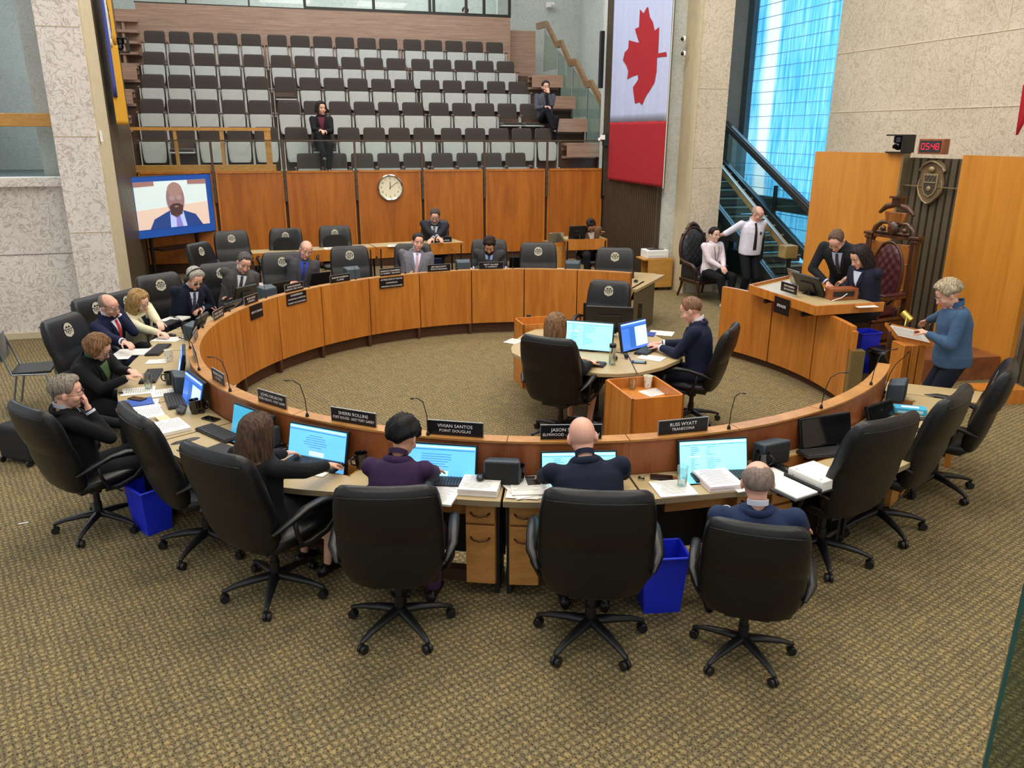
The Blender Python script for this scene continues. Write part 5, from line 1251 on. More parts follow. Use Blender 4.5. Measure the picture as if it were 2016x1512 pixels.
# papers
INK = plain('ink_grey', '#8f8e8c', .8)
def papers(px, py, yaw, label, n=1, w=.216, d=.28, z=.742, mat=None, fan=0, cat='papers', name='paper_stack', edge=None, lines=True, thick=None):
    p = at(px, py, z); r = thing(name, label, cat, p, radians(yaw)); hh = thick or .002*n+.001; R0_ = random.Random(int(px*7+py))
    if fan:
        for k in range(fan):
            M = Matrix.Translation(((R0_.random()-.5)*.08, (R0_.random()-.5)*.08, .002+.003*k)) @ Matrix.Rotation((R0_.random()-.5)*.8, 4, 'Z')
            m = MB(); m.box((0, 0, 0), (w, d, .0015), M=M); s = m.build('sheet', mat or PAPER, r)
            m = MB()
            for j in range(9): m.box((-w*.05, d*(.4-.08*j), .0012), (w*(.5+.3*R0_.random()), .004, .0006), M=M)
            m.build('print', INK, s)
        return r
    m = MB(); K_ = max(1, min(6, int(hh/.008)))
    for k in range(K_): m.box(((R0_.random()-.5)*.006, (R0_.random()-.5)*.006, hh*(k+.5)/K_), (w, d, hh/K_*.98))
    s = m.build('sheets', mat or PAPER, r)
    if lines:
        m = MB()
        for j in range(12): m.box((-w*.08*R0_.random(), d*(.42-.07*j), hh+.0006), (w*(.45+.35*R0_.random()), .0035, .0008))
        m.build('print', INK, s)
    return r
papers(335, 843, -50, 'thick printed report on the desk before the empty left chair', 12, .30, .24)
papers(272, 800, -62, 'loose white papers under the blue pamphlet at the left desks', fan=3)
q = papers(268, 793, -60, 'blue brochure with a black phone on it at the left desks', 2, .20, .27, z=.755, mat=plain('brochure_blue', '#2d55a8', .5), lines=False)
papers(292, 815, -58, 'white notepad before the person resting nose on hand', 8, .30, .22); papers(330, 772, -62, 'single white sheet before the blue monitor on the left desks', 1)
papers(272, 770, -70, 'white sheets before the short-haired person in black', 1); papers(262, 694, -84, 'open report before the bald person with red tie', 4, .24, .34); papers(228, 703, -80, 'white sheet at the desk edge before the person with red tie', 1, .2, .3)
papers(310, 712, -80, 'curled white sheet left of the patterned paper cup', 1, .15, .2); papers(345, 630, -102, 'stack of white papers with a phone before the person with headphones', 10, .30, .24)
papers(330, 668, -95, 'white sheets beside the hand of the person in cream', 1, .2, .3)
papers(628, 920, -20, 'white sheet under the hand of the long-haired person', 1, .24, .28); papers(945, 962, -8, 'stack of white papers under the dark mouse', 20, .26, .24, thick=.045)
papers(868, 975, -12, 'open folder right of the person in the purple jacket', 6, .22, .30); papers(1042, 962, 10, 'fanned loose sheets left of the bald person in navy', fan=5)
papers(1325, 962, 10, 'flat white sheets under the water glass', 3, .26, .24); papers(1412, 950, 12, 'stack of white and pink papers left of the bald head', 18, .24, .28, thick=.04, mat=plain('paper_pinkish', '#eadfe0', .8))
papers(1492, 945, 20, 'open binder pages behind the head of the bald person in blue', 3, .5, .26)
papers(1282, 705, 60, 'typed sheets by the navy-suited person at the round table', 2, .18, .26); papers(1302, 656, 70, 'white sheet at the far side of the round table', 1); papers(1012, 672, -30, 'white sheet overhanging the left end of the round table', 1, .16, .2)
papers(1290, 772, 30, 'typed sheets in the open oak stand', 2, .26, .18, z=.70); papers(1640, 575, 100, 'bundle of papers under the hands at the presiding desk', 8, .24, .3, z=1.065); papers(1700, 602, 100, 'white sheets at the right of the presiding desk', 2, .2, .26, z=1.065)
papers(586, 548, -135, 'white sheets before the balding person in blue shirt', 2); papers(520, 560, -128, 'white sheets before the dark-haired person in grey', 2); papers(1215, 532, 160, 'white sheet on the empty far right seat desk', 1); papers(1100, 531, 172, 'white sheets on the desk of the empty far seat', 2)
papers(775, 484, -168, 'white sheet on the bearded officer desk', 1, z=.992); papers(650, 489, -160, 'white sheet on the long back desk', 1, z=.992)
papers(1265, 657, 70, 'dark blue folder beside the navy-suited person', 3, .2, .3, mat=plain('folder_navy', '#253a8c', .5), lines=False, name='folder', cat='folder')
# thick binder
p = at(1598, 950, .742); r = thing('ring_binder', 'open black ring binder with a thick block of white pages', 'binder', p, radians(30))
m = MB(); m.box((.06, 0, .004), (.30, .31, .006)); m.box((-.22, 0, .004), (.24, .31, .006)); m.box((-.095, 0, .01), (.012, .31, .05)); m.build('cover', BLKPL, r)
m = MB()
for k in range(8): m.box((.05+.001*(k % 2), 0, .011+.008*k), (.25, .285, .0075))
m.build('pages', PAPER, r); m = MB(); m.box((-.21, 0, .012), (.2, .28, .01)); m.build('left_pages', PAPER, r)
m = MB(); m.tube([(-.08, .1, .02), (-.06, .1, .07), (-.04, .1, .075)], .004, 6); m.tube([(-.08, -.1, .02), (-.06, -.1, .07), (-.04, -.1, .075)], .004, 6); m.build('rings', CHROME, r)
def phone(px, py, yaw, label, z=.742, w=.075, d=.155, case=False):
    p = dsk(px, py, z); r = thing('phone', label, 'phone', p, radians(yaw))
    m = MB(); m.box((0, 0, .005), (w, d, .009 if not case else .018)); m.build('body', BLKPL, r, bevel=.003)
    m = MB(); m.box((0, 0, .0105 if not case else .0148), (w*.9, d*.93, .001)); m.build('screen', BLKGL if not case else BLKPL, r)
phone(430, 822, -120, 'black phone between the keyboard and the teal monitor'); phone(573, 870, -60, 'black phone above another beside the long-haired person'); phone(568, 888, -50, 'black phone in shade against the long-haired person')
phone(1277, 914, 80, 'grey-screened phone left of the mail list monitor'); phone(1049, 938, 8, 'black wallet phone case beside the bald person in navy', case=True, w=.10, d=.15); phone(270, 786, -110, 'black phone lying on the blue brochure', .76); phone(1258, 714, 80, 'dark phone at the near edge of the round table'); phone(345, 621, -10, 'black phone on the paper stack before the headphones person', .765)
phone(1150, 643, 20, 'red-backed phone at the far side of the round table')
p = at(438, 893, .742); r = thing('closed_laptop', 'closed black laptop left of the long-haired person', 'laptop', p, radians(-35)); m = MB(); m.box((0, 0, .011), (.30, .21, .02)); m.build('lid', BLKPL, r, bevel=.004); m = MB(); m.box((0, 0, .003), (.29, .2, .006)); m.build('base', BLKGL, r)
def laptop(px, py, yaw, label, z=.742, col=None, w=.32, opn=70):
    p = at(px, py, z); r = thing('laptop', label, 'laptop', p, radians(yaw)); M_ = col or BLKPL
    m = MB(); m.box((0, -.11, .009), (w, .22, .016)); b_ = m.build('base', M_, r, bevel=.003); m = MB(); m.box((0, 0, .105), (w, .008, .21), M=Matrix.Rotation(radians(-(90-opn)), 4, 'X')); l_ = m.build('lid', M_, r, bevel=.002)
    m = MB(); m.box((0, -.006, .105), (w*.94, .003, .19), M=Matrix.Rotation(radians(-(90-opn)), 4, 'X')); m.build('screen', BLKGL, l_)
laptop(1020, 527, 188, 'black laptop open before the dark-haired bearded person'); laptop(850, 530, 195, 'navy laptop open before the person in mid grey suit', col=plain('laptop_navy', '#1e2a4e', .4)); laptop(630, 560, -140, 'black laptop beside the balding person in blue shirt'); laptop(550, 580, -128, 'black laptop beside the dark-haired person in grey')
laptop(1093, 478, 200, 'silver laptop open on the small cabinet by the back wall', .99, SILVER); laptop(1568, 560, 100, 'silver laptop open on the presiding desk', 1.07, SILVER)
laptop(1165, 652, 160, 'grey laptop nearly closed behind the cyan monitor', opn=12)
# loudspeakers at every second joint
SPK = plain('speaker_grille', '#1b1c1e', .85, bump=.2, bscale=300); SPT = plain('speaker_shell', '#3a4750', .5)
def spk(px, py, yaw, label, z=.742, s=1.0):
    p = at(px, py, z)
    if (p-RC).xy.length < 3.70: p = pol(azof(p), 3.70, z)
    r = thing('desk_speaker', label, 'loudspeaker', p, radians(yaw), 'desk loudspeakers', sc=s)
    m = MB(); m.add([(sx*.125*(1 if y < 0 else .85), y, zz) for y, zt, zb in ((-.07, .18, 0), (.07, .15, 0)) for sx in (-1, 1) for zz in (zb, zt)], [(0, 1, 3, 2), (4, 6, 7, 5), (0, 4, 5, 1), (2, 3, 7, 6), (1, 5, 7, 3), (0, 2, 6, 4)]); m.build('shell', SPT, r, bevel=.014, bseg=3)
    m = MB(); m.box((0, -.073, .092), (.225, .012, .155)); m.build('grille', SPK, r, bevel=.008)
for px, py, lab in ((588, 850, 'black speaker behind the long-haired person'), (1003, 892, 'black speaker left of the bald person in navy'), (1455, 880, 'black speaker right of the mail list monitor'), (1700, 775, 'blue-sheened speaker before the empty chairs on the right'),
    (388, 765, 'grey speaker beside the blue monitors on the left desks'), (384, 665, 'black speaker before the person in the cream jacket'), (528, 588, 'speaker top between two nameplates, left of the far ring'), (694, 548, 'speaker top left of the empty far seat'), (912, 533, 'speaker top between the two far persons at the ring'), (1127, 535, 'speaker top at the far right of the ring')):
    p = at(px, py, .742); a_ = azof(p); far = py < 600
    spk(px, py, a_, 'desk '+lab if not lab.startswith('black') else lab, .742 if not far else .86, 1.0)
def tissue(px, py, yaw, label, sz, col, z=.742):
    p = at(px, py, z); r = thing('tissue_box', label, 'tissue box', p, radians(yaw)); m = MB(); m.box((0, 0, sz[2]/2), sz); m.build('carton', col, r, bevel=.003)
    m = MB(); m.box((0, 0, sz[2]+.0005), (sz[0]*.55, min(.04, sz[1]*.5), .001)); m.build('opening', WHITE, r)
    m = MB(); m.box((sz[0]*.28, -sz[1]/2-.0005, sz[2]*.5), (sz[0]*.2, .001, sz[2]*.5)); m.box((-sz[0]*.2, -sz[1]/2-.0005, sz[2]*.35), (sz[0]*.4, .001, sz[2]*.3)); m.build('print', plain('print_pale_blue', '#b9e4f2', .6), r)
    return r
t_ = tissue(452, 800, -20, 'teal cube tissue box with a tissue standing up', (.115, .115, .12), plain('tissue_teal', '#2aa6ae', .5))
m = MB(); vs = []
for j in range(6):
    for i in range(7): vs.append(((i-3)*.016*(1+.15*j), .018*sin(i*1.7+j*.8), .12+.016*j+.012*sin(i*2.1)*j/5))
fs = [(j*7+i, j*7+i+1, (j+1)*7+i+1, (j+1)*7+i) for j in range(5) for i in range(6)]
m.add(vs, fs); m.build('tissue', WHITE, t_, smooth=180)
tissue(1790, 812, -16, 'flat light blue tissue box at the right desks', (.25, .11, .05), plain('tissue_blue', '#3fa9cf', .5))
def ear(px, py, label, z=.742):
    p = dsk(px, py, z); r = thing('earpiece', label, 'earpiece', p, rnd.random()*3, 'black earpieces with thin cables')
    m = MB(); m.tube([(.02, 0, .008), (.01, .018, .014), (-.012, .012, .018), (-.018, -.01, .012), (0, -.02, .008)], .005, 6); m.ell((.022, 0, .01), (.011, .009, .008)); m.build('ear_hook', BLKPL, r, smooth=180)
    m = MB(); m.tube([(0, 0, .004), (.05, -.06, .003), (.04, -.15, .003), (.10, -.22, .003)], .0016, 4); m.build('cable', plain('cable_grey', '#5b5648', .6), r)
for px, py, lab in ((733, 908, 'beside the black mug by the purple jacket'), (970, 922, 'before the middle speaker left of navy jacket'), (1250, 928, 'right of the bald person in navy'), (1660, 860, 'before the nearest empty chair on the right'), (238, 776, 'at the desk edge by the person with the scarf'), (406, 812, 'below the two black mugs on the left')): ear(px, py, 'small black earpiece '+lab)
p = at(358, 812, .742); r = thing('gloves', 'crumpled grey gloves below the two black mugs on the left', 'gloves', p, radians(-60))
m = MB(); m.ell((0, 0, .02), (.07, .035, .02)); m.tube([(-.05, .0, .03), (.02, .02, .035), (.08, -.01, .025)], [.02, .022, .012], 8, round_=True); m.tube([(-.03, -.03, .02), (.04, -.03, .025)], .015, 8, round_=True); m.build('knit', plain('glove_grey', '#4b4a4b', .95, bump=.3, bscale=120), r, smooth=180)
p = at(322, 826, .75); r = thing('wallet', 'pale wallet on the papers before the empty left chair', 'wallet', p, radians(-50)); m = MB(); m.box((0, 0, .008), (.16, .09, .012)); m.build('leather', plain('wallet_cream', '#d7c9a2', .6), r, bevel=.004)
# coaster
p = dsk(1025, 917, .741); r = thing('coaster', 'square dark coaster under the tall black mug', 'coaster', p, .05); m = MB(); m.box((0, 0, .002), (.11, .11, .004)); m.build('board', BLKPL, r, bevel=.001)
# bottle and headset on the round table
p = at(1205, 718, .742); r = thing('water_bottle', 'clear water bottle with a dark cap on the round table', 'bottle', p)
m = MB(); m.lathe([(.03, 0), (.036, .006), (.036, .18), (.033, .19), (.030, .19), (.032, .01), (.002, .01)], seg=22); m.build('bottle_wall', CLEARG, r, smooth=40); m = MB(); m.lathe([(.002, .011), (.0335, .011), (.0335, .09), (.002, .09)], seg=20); m.build('water', WATER, r); m = MB(); m.lathe([(.036, .185), (.036, .215), (.03, .222), (.002, .222)], seg=20); m.build('cap', BLKPL, r, smooth=40)
p = at(1222, 708, .742); r = thing('headset', 'black headset lying beside the water bottle on the round table', 'headset', p, .5)
m = MB(); m.tube([(-.07, 0, .03), (-.06, .05, .05), (0, .09, .06), (.06, .05, .05), (.07, 0, .03)], .006, 6); m.build('headband', BLKPL, r, smooth=180)
for s in (-1, 1): m = MB(); m.ell((s*.07, 0, .03), (.018, .035, .03)); m.build('ear_cup', BLKPL, r, smooth=180)
# microphones
def mic(base, pts, label):
    r = thing('gooseneck_microphone', label, 'microphone', base); 
    m = MB(); m.lathe([(.014, 0), (.012, .02), (.006, .03)], seg=10); m.build('socket', BLKPL, r)
    m = MB(); P_ = [Vector(q) for q in pts]; m.tube([Vector((0, 0, .02))]+P_[:-1]+[P_[-1].lerp(P_[-2], .15)], .0035, 6); m.build('gooseneck', BLKPL, r, smooth=180)
    m = MB(); m.tube([P_[-1].lerp(P_[-2], .35), P_[-1]], .006, 8, round_=True); m.build('capsule', BLKPL, r, smooth=180)
def micat(az, tip, label, R1=3.585, z=1.0):
    b = pol(az, R1, z); o = Vector((sin(radians(az)), -cos(radians(az)), 0)); t = Vector((cos(radians(az)), sin(radians(az)), 0))
    mic(b, [o*.01+Vector((0, 0, .14)), o*.03+t*tip*.25+Vector((0, 0, .25)), o*.07+t*tip*.6+Vector((0, 0, .29)), o*.12+t*tip+Vector((0, 0, .30))], label)
ML = [(-13.5, -.07, 'above the nameplate in front of the purple jacket'), (-29.5, -.07, 'above the nameplate before the long-haired person'), (-45, -.07, 'left of the teal monitor before the empty seat'), (21, .02, 'behind the switched-off monitor'), (36, .1, 'right of the switched-off monitor'), (50, .16, 'before the middle empty chair on the right'),
      (-57, -.06, 'on the left rim by the grey speaker'), (-70, -.1, 'on the left rim by the patterned cup'), (-84, -.1, 'on the left rim by the black mug'), (-97, -.1, 'before the person in the cream jacket'), (-110, -.05, 'before the person with headphones'), (-123, -.05, 'before the dark-haired person in grey'), (-136, .04, 'before the balding person in blue shirt'), (-149, .04, 'before the empty far chair'), (-162, .04, 'before the person in mid grey suit'), (-176, .04, 'before the dark-haired bearded person'), (171, .04, 'before the empty far chair right of centre')]
for az, tp, lab in ML: micat(az, tp, 'thin black gooseneck microphone '+lab)
b = pol(60, 3.60, .76); t = at(1790, 692, 1.22)-b; mic(b, [t*.15+Vector((0, 0, .12)), t*.4+Vector((0, 0, .12)), t*.8+Vector((0, 0, .03)), t], 'long brown-black gooseneck microphone reaching over the right end of the desks')
b = at(1262, 652, .742); mic(b, [(0, 0, .1), (-.01, 0, .2), (-.03, -.02, .27)], 'small desk microphone on the round table')
b = Vector(at(1752, 640, 1.14)); mic(b, [(.01, 0, .08), (.02, -.02, .16), (.06, -.03, .2)], 'short black microphone at the top of the lectern')
b = Vector(at(1742, 602, 1.02)); mic(b, [(.02, 0, .05), (.05, -.02, .09), (.10, -.03, .10)], 'short black microphone at the corner of the presiding desk')
# lectern papers and brass lamp
ln_ = (LECT[1]-LECT[0]).cross(LECT[2]-LECT[1]).normalized(); ln_ = ln_ if ln_.z > 0 else -ln_
r = thing('lectern_papers', 'white sheets on the sloping lectern top', 'papers', lc)
m = MB(); qd = [LECT[0].lerp(LECT[2], .12), LECT[1].lerp(LECT[3], .12), LECT[2].lerp(LECT[0], .12), LECT[3].lerp(LECT[1], .12)]; m.add([p+ln_*.016 for p in qd]+[p+ln_*.024 for p in qd], [(3, 2, 1, 0), (4, 5, 6, 7), (0, 1, 5, 4), (1, 2, 6, 5), (2, 3, 7, 6), (3, 0, 4, 7)]); m.build('sheets', PAPER, r)
m = MB()
for j in range(10):
    t = .1+.08*j; a_ = qd[0].lerp(qd[3], t)+ln_*.0255; b_ = qd[1].lerp(qd[2], t)+ln_*.0255; m.tube([a_.lerp(b_, .12), a_.lerp(b_, .45)], .0015, 4); m.tube([a_.lerp(b_, .55), a_.lerp(b_, .88)], .0015, 4)
m.build('print', INK, r)
bz = LECT[0].lerp(LECT[3], .5); r = thing('brass_lamp', 'small cylindrical brass reading lamp on the lectern', 'lamp', lc+bz)
BR = plain('brass', '#c9b45a', .25, .7); hd = at(1786, 624, 1.2)-(lc+bz); m = MB(); m.tube([(0, 0, 0), hd*.6+Vector((0, 0, .02)), hd], .007, 6); m.build('arm', BR, r, smooth=180)
m = MB(); a_ = at(1777, 615, 1.24)-(lc+bz); b_ = at(1793, 631, 1.17)-(lc+bz); m.tube([a_, b_], .036, 16); m.build('shade', BR, r, smooth=40)
# box and mug on the presiding desk
p = at(1655, 588, 1.062); r = thing('wooden_timer_box', 'brown wooden box with a black front panel on the presiding desk', 'box', p, radians(12))
m = MB(); m.box((0, 0, .07), (.36, .16, .14)); m.build('case', REDOAK, r, bevel=.005); m = MB(); m.box((-.02, -.084, .075), (.28, .008, .06)); m.build('front_panel', BLKPL, r); m = MB(); m.tube([(0.02, -.09, .08), (-.08, -.13, .04), (-.2, -.12, .006)], .005, 5); m.build('cable', WHITE, r)
# bins and bags
BLUEP = plain('bin_blue', '#1c2fd0', .4)
def bin_(px, py, label, w=.30, d=.24, h=.38, yaw=0, p=None, name='recycling_bin'):
    p = p or at(px, py, 0); r = thing(name, label, 'bin', p, yaw)
    m = MB(); t = .006; o_ = [(-1, -1), (1, -1), (1, 1), (-1, 1)]
    rg = lambda k, z, ins=0: [Vector((x*(w/2*k-ins), y*(d/2*k-ins), z)) for x, y in o_]
    m.loft([rg(.8, 0), rg(1, h), rg(1.06, h), rg(1.06, h-.03), rg(1.05, h-.03)][:3], cap=False); m.add([q for q in rg(.8, 0)], [(3, 2, 1, 0)]); m.loft([rg(1.0, h, t), rg(.8, .01, t)], cap=False); m.add(rg(.8, .012, t), [(0, 1, 2, 3)]); m.build('tub', BLUEP, r)
    m = MB(); 
    for a_, b_2 in zip(rg(1.04, h-.008), rg(1.04, h-.008)[1:]+rg(1.04, h-.008)[:1]): m.tube([a_, b_2], .011, 6, round_=True)
    m.build('rim', BLUEP, r, smooth=180); return r
bin_(1278, 1150, 'blue plastic recycling bin right of the middle near chair', yaw=.1, p=pol(10.2, 4.08), h=.42); bin_(310, 1010, 'blue plastic recycling bin under the left near desks', yaw=-.7, p=at(302, 1038, 0)); 
bin_(1722, 690, 'blue recycling bin behind the presiding desk', yaw=.3, p=at(1706, 740, 0)+Vector((0, .20, 0)), h=.55)
p = at(1722, 745, 0)+Vector((.02, -.22, 0)); r = thing('bin_bag', 'black plastic-bagged waste bin in front of the blue bin', 'bin', p)
m = MB(); rr = [[Vector((cos(2*pi*i/20)*w_*(1+.06*sin(i*3+z*30)), sin(2*pi*i/20)*w_*.8*(1+.06*cos(i*2+z*20)), z)) for i in range(20)] for z, w_ in ((0, .16), (.1, .19), (.3, .22), (.38, .25), (.43, .26), (.46, .22))]; m.loft(rr); m.build('bag', plain('bin_liner', '#101114', .25, spec=.6), r, smooth=60)
m = MB(); rr = [[Vector((cos(2*pi*i/16)*w_, sin(2*pi*i/16)*w_*.8, z)) for i in range(16)] for z, w_ in ((.0, .165), (.12, .20))]; m.loft(rr); m.build('tub', plain('bin_grey', '#6b6862', .5), r)
p = at(46, 1030, .003); r = thing('paper_scrap', 'small white paper scrap on the carpet at the left', 'paper', p, .5); m = MB(); m.box((0, 0, .001), (.07, .015, .002)); m.build('scrap', PAPER, r)

# ------------------------------------------------------------------ nameplates
PLATE = plain('nameplate_black', '#0b0c14', .35); PTXT = plain('nameplate_white', '#f4f4f4', .6)
def plate(loc, yaw, lines, label, w=.36, h=.105, both=True, stand=True, tilt=0, big=None):
    r = thing('nameplate', label, 'nameplate', loc, yaw)
    T_ = Matrix.Rotation(radians(tilt), 4, 'X')
    m = MB(); m.box((0, 0, h/2), (w, .006, h), M=T_); b = m.build('plate', PLATE, r)
    m = MB(); t = .0045
    for cx, cz, sx, sz in ((0, h, w+t, t), (-w/2, h/2, t, h), (w/2, h/2, t, h)): m.box((cx, 0, cz), (sx, .010, sz), M=T_)
    m.build('frame', SILVER if stand else PLATE, r)
    for side in ((0, 1) if both else (0,)):
        m = MB(); n_ = len(lines)
        for i, tx in enumerate(lines):
            s = (big or .030) if (i == 0) else .025
            z = h*(.5+(n_-1)*.16-i*.33)
            M = T_ @ Matrix.Rotation(pi*side, 4, 'Z') @ Matrix.Translation((0, -.0042, z)); text_mb(m, tx, s*1.15, M, maxw=w*.92)
        m.build('lettering', PTXT, b)
    return r
def rimplate(px, py, lines, label, w=.36, dyaw=0, zt=1.0):
    p = at(px, py, zt); a = azof(p); q = pol(a, 3.555, zt); return plate((q.x, q.y, zt), radians(a+dyaw), lines, label, w)
NP = [(1338, 848, ['RUSS WYATT', 'TRANSCONA'], 'black nameplate standing behind the mail list monitor', .38), (1122, 858, ['JASON SCHREYER', 'ELMWOOD - EAST KILDONAN'], 'black nameplate behind the head of the bald person in navy', .42), (901, 851, ['VIVIAN SANTOS', 'POINT DOUGLAS'], 'black nameplate behind the monitor of the purple jacket', .40), (698, 834, ['SHERRI ROLLINS', 'FORT ROUGE - EAST FORT GARRY'], 'black nameplate behind the monitor of the long-haired person', .38),
      (541, 797, ['JOHN ORLIKOW', 'RIVER HEIGHTS - FORT GARRY'], 'black nameplate above the teal-lit monitor', .34), (440, 752, ['BRIAN MAYES', 'ST. VITAL'], 'small angled black nameplate on the left rim', .28), (398, 706, ['JANICE LUKES', 'WAVERLEY WEST'], 'nameplate seen edge-on, lower of two on the left rim', .28), (404, 668, ['SCOTT GILLINGHAM', 'MAYOR'], 'nameplate seen edge-on, upper of two on the left rim', .28),
      (437, 627, ['CINDY GILROY', 'DANIEL MCINTYRE'], 'nameplate before the person with headphones', .30), (499, 598, ['ROSS EADIE', 'MYNARSKI'], 'nameplate above the deputy speaker plaque', .30), (578, 573, ['EVAN DUNCAN', 'CHARLESWOOD - TUXEDO - WESTWOOD'], 'nameplate before the dark-haired person in grey', .34), (668, 555, ['SHAWN DOBSON', 'ST. JAMES'], 'nameplate before the balding person in blue shirt', .34),
      (768, 542, ['MARKUS CHAMBERS', 'ST. NORBERT - SEINE RIVER'], 'nameplate before the empty far chair', .34), (864, 534, ['JEFF BROWATY', 'NORTH KILDONAN'], 'nameplate before the person in mid grey suit', .36), (968, 531, ['MATT ALLARD', 'ST. BONIFACE'], 'nameplate before the dark-haired bearded person', .38)]
for px, py, ln2, lab, w_ in NP: rimplate(px, py, ln2, lab, w_)
p = at(868, 477, .99); plate((p.x, p.y, .992), TH, ['CHIEF', 'ADMINISTRATIVE OFFICER'], 'black nameplate on the desk of the bearded officer', .42, .10)
p = at(1553, 575, 1.10); nm_ = plate((p.x, p.y, 1.09), atan2((QUAD[1]-QUAD[0]).y, (QUAD[1]-QUAD[0]).x), ['DEVI SHARMA', 'OLD KILDONAN'], 'black nameplate standing on the presiding desk', .34, .12)
def plaque(px, py, lines, label, w, h, R1=3.488, zt=None):
    p0 = at(px, py, .88); a = azof(p0)
    # centre where the sight line meets the panel
    best = min((abs((at(px, py, z)-RC).xy.length-R1), z) for z in [0.6+.01*i for i in range(45)])[1]
    q = at(px, py, best); a = azof(q); return plate((q.x, q.y, best-h/2), radians(a+180), lines, label, w, h, both=False, stand=False, big=.030)
plaque(505, 613, ['DEPUTY SPEAKER'], 'square black plaque reading deputy speaker on the far oak panels', .26, .17)
plaque(584, 587, ['CHAIRPERSON', 'STANDING POLICY COMMITTEE ON', 'PROPERTY AND DEVELOPMENT'], 'black committee plaque, leftmost long one on the far oak panels', .36, .15)
plaque(771, 556, ['ACTING DEPUTY MAYOR', 'CHAIRPERSON', 'WINNIPEG POLICE BOARD'], 'black three-line plaque below the empty far chair nameplate', .38, .15)
plaque(869, 549, ['CHAIRPERSON', 'STANDING POLICY COMMITTEE ON', 'WATER, WASTE AND ENVIRONMENT'], 'black plaque below the nameplate of the mid grey suit', .40, .13)
p = QUAD[0].lerp(QUAD[1], .56); yw = atan2((QUAD[1]-QUAD[0]).y, (QUAD[1]-QUAD[0]).x); nn = Vector((sin(yw), -cos(yw), 0))
pp = plate((p.x+nn.x*.03, p.y+nn.y*.03, .87), yw, ['SPEAKER'], 'square black plaque reading speaker hung on the presiding desk', .30, .20, both=False, stand=False, big=.042)
# ------------------------------------------------------------------ people
QUEUE = []
def remesh(mb, name, mats, parent, voxel=.01, smooth=4, fac=.5, face=None, shade=180):
    """the overlapping volumes become one continuous skin"""
    o = mb.build(name, mats, parent)
    r = o.modifiers.new('r', 'REMESH'); r.mode = 'VOXEL'; r.voxel_size = voxel
    s = o.modifiers.new('s', 'SMOOTH'); s.factor = fac; s.iterations = smooth
    QUEUE.append((o, face)); return o
def bake_queue():
    dg = bpy.context.evaluated_depsgraph_get(); dg.update()
    res = []
    for o, face in QUEUE:
        e = o.evaluated_get(dg); res.append((o, bpy.data.meshes.new_from_object(e, depsgraph=dg), face))
    for o, me, face in res:
        mats = [m for m in o.data.materials]; old = o.data; o.modifiers.clear(); o.data = me
        me.materials.clear()
        for m in mats: me.materials.append(m)
        if face:
            for p in me.polygons: p.material_index = face(p.center)
        else:
            for p in me.polygons: p.material_index = 0
        me.shade_smooth(); bpy.data.meshes.remove(old)
V = Vector
def ik(S_, Hn, l1, l2, pole):
    d = Hn-S_; L = d.length
    if L > (l1+l2)*.995: Hn = S_+d.normalized()*(l1+l2)*.995; d = Hn-S_; L = d.length
    a = (l1*l1-l2*l2+L*L)/(2*L); h = sqrt(max(1e-6, l1*l1-a*a)); u = d.normalized(); pv = (pole-u*pole.dot(u)); pv = pv.normalized() if pv.length > 1e-4 else V((0, 0, -1))
    return S_+u*a+pv*h, Hn
def skinmat(tone):
    return plain('skin_'+tone, {'light': '#dba98f', 'pink': '#dca690', 'tan': '#be8a6c', 'pale': '#e2b7a2', 'warm': '#cc9878'}[tone], .5, spec=.35, var=.06, vscale=14)
HAIRM = {}
def hairmat(c1, c2=None):
    k = c1+(c2 or '')
    if k in HAIRM: return HAIRM[k]
    m, nt, b = newmat('hair_'+k.strip('#')); b.inputs['Roughness'].default_value = .62; b.inputs['Specular IOR Level'].default_value = .25
    cc = coords(nt, (60, 60, 6)); n = nd(nt, 'ShaderNodeTexNoise'); n.inputs['Scale'].default_value = 1.6; n.inputs['Detail'].default_value = 3; nt.links.new(cc, n.inputs['Vector'])
    a = srgb(c1); d = srgb(c2 or c1); nt.links.new(ramp(nt, n.outputs['Fac'], [(.35, tuple(x*.6 for x in a[:3])+(1,)), (.6, d)]), b.inputs['Base Color'])
    HAIRM[k] = m; return m
def frame(f, up):
    f = f.normalized(); r = f.cross(up).normalized(); u = r.cross(f); M = Matrix((r, f, u)).transposed(); return M
def hand(mb, W_, d, nrm, side, curl=.5, spread=.0, scale=1.0, grip=False):
    """W_: wrist, d: pointing direction, nrm: back-of-hand normal, side +1 right hand"""
    d = d.normalized(); nrm = (nrm-d*nrm.dot(d)).normalized(); t = nrm.cross(d)*side   # towards the thumb
    t = -t if False else t
    s = scale
    mb.cap(W_-d*.01*s, W_+d*.02*s, .024*s, .026*s, 8)
    for k in (-1, -.33, .33, 1): mb.cap(W_+d*.015*s+t*k*.016*s, W_+d*.085*s+t*k*.029*s, .014*s, .0125*s, 8)
    Ls = {1: (.040, .026, .020), .33: (.045, .029, .021), -.33: (.041, .027, .020), -1: (.032, .021, .018)}
    for k, L3 in Ls.items():
        p = W_+d*.088*s+t*k*.029*s; a = 0.15+curl*.5
        dr = d+t*k*(.06+spread)
        for j, L in enumerate(L3):
            dd = (dr.normalized()*cos(a)-nrm*sin(a)).normalized(); q = p+dd*L*s
            mb.cap(p, q, (.0095-.0009*j)*s, (.0088-.0009*j)*s, 7); p = q; a += curl*(1.15 if grip else .75)
    p = W_+d*.025*s+t*.028*s
    for j, (L, a) in enumerate(((.038, .75), (.030, .45), (.024, .2))):
        dd = (d*cos(a)+t*sin(a)-nrm*(.25+curl*.4)).normalized(); q = p+dd*L*s; mb.cap(p, q, (.0125-.0015*j)*s, (.0115-.0015*j)*s, 7); p = q
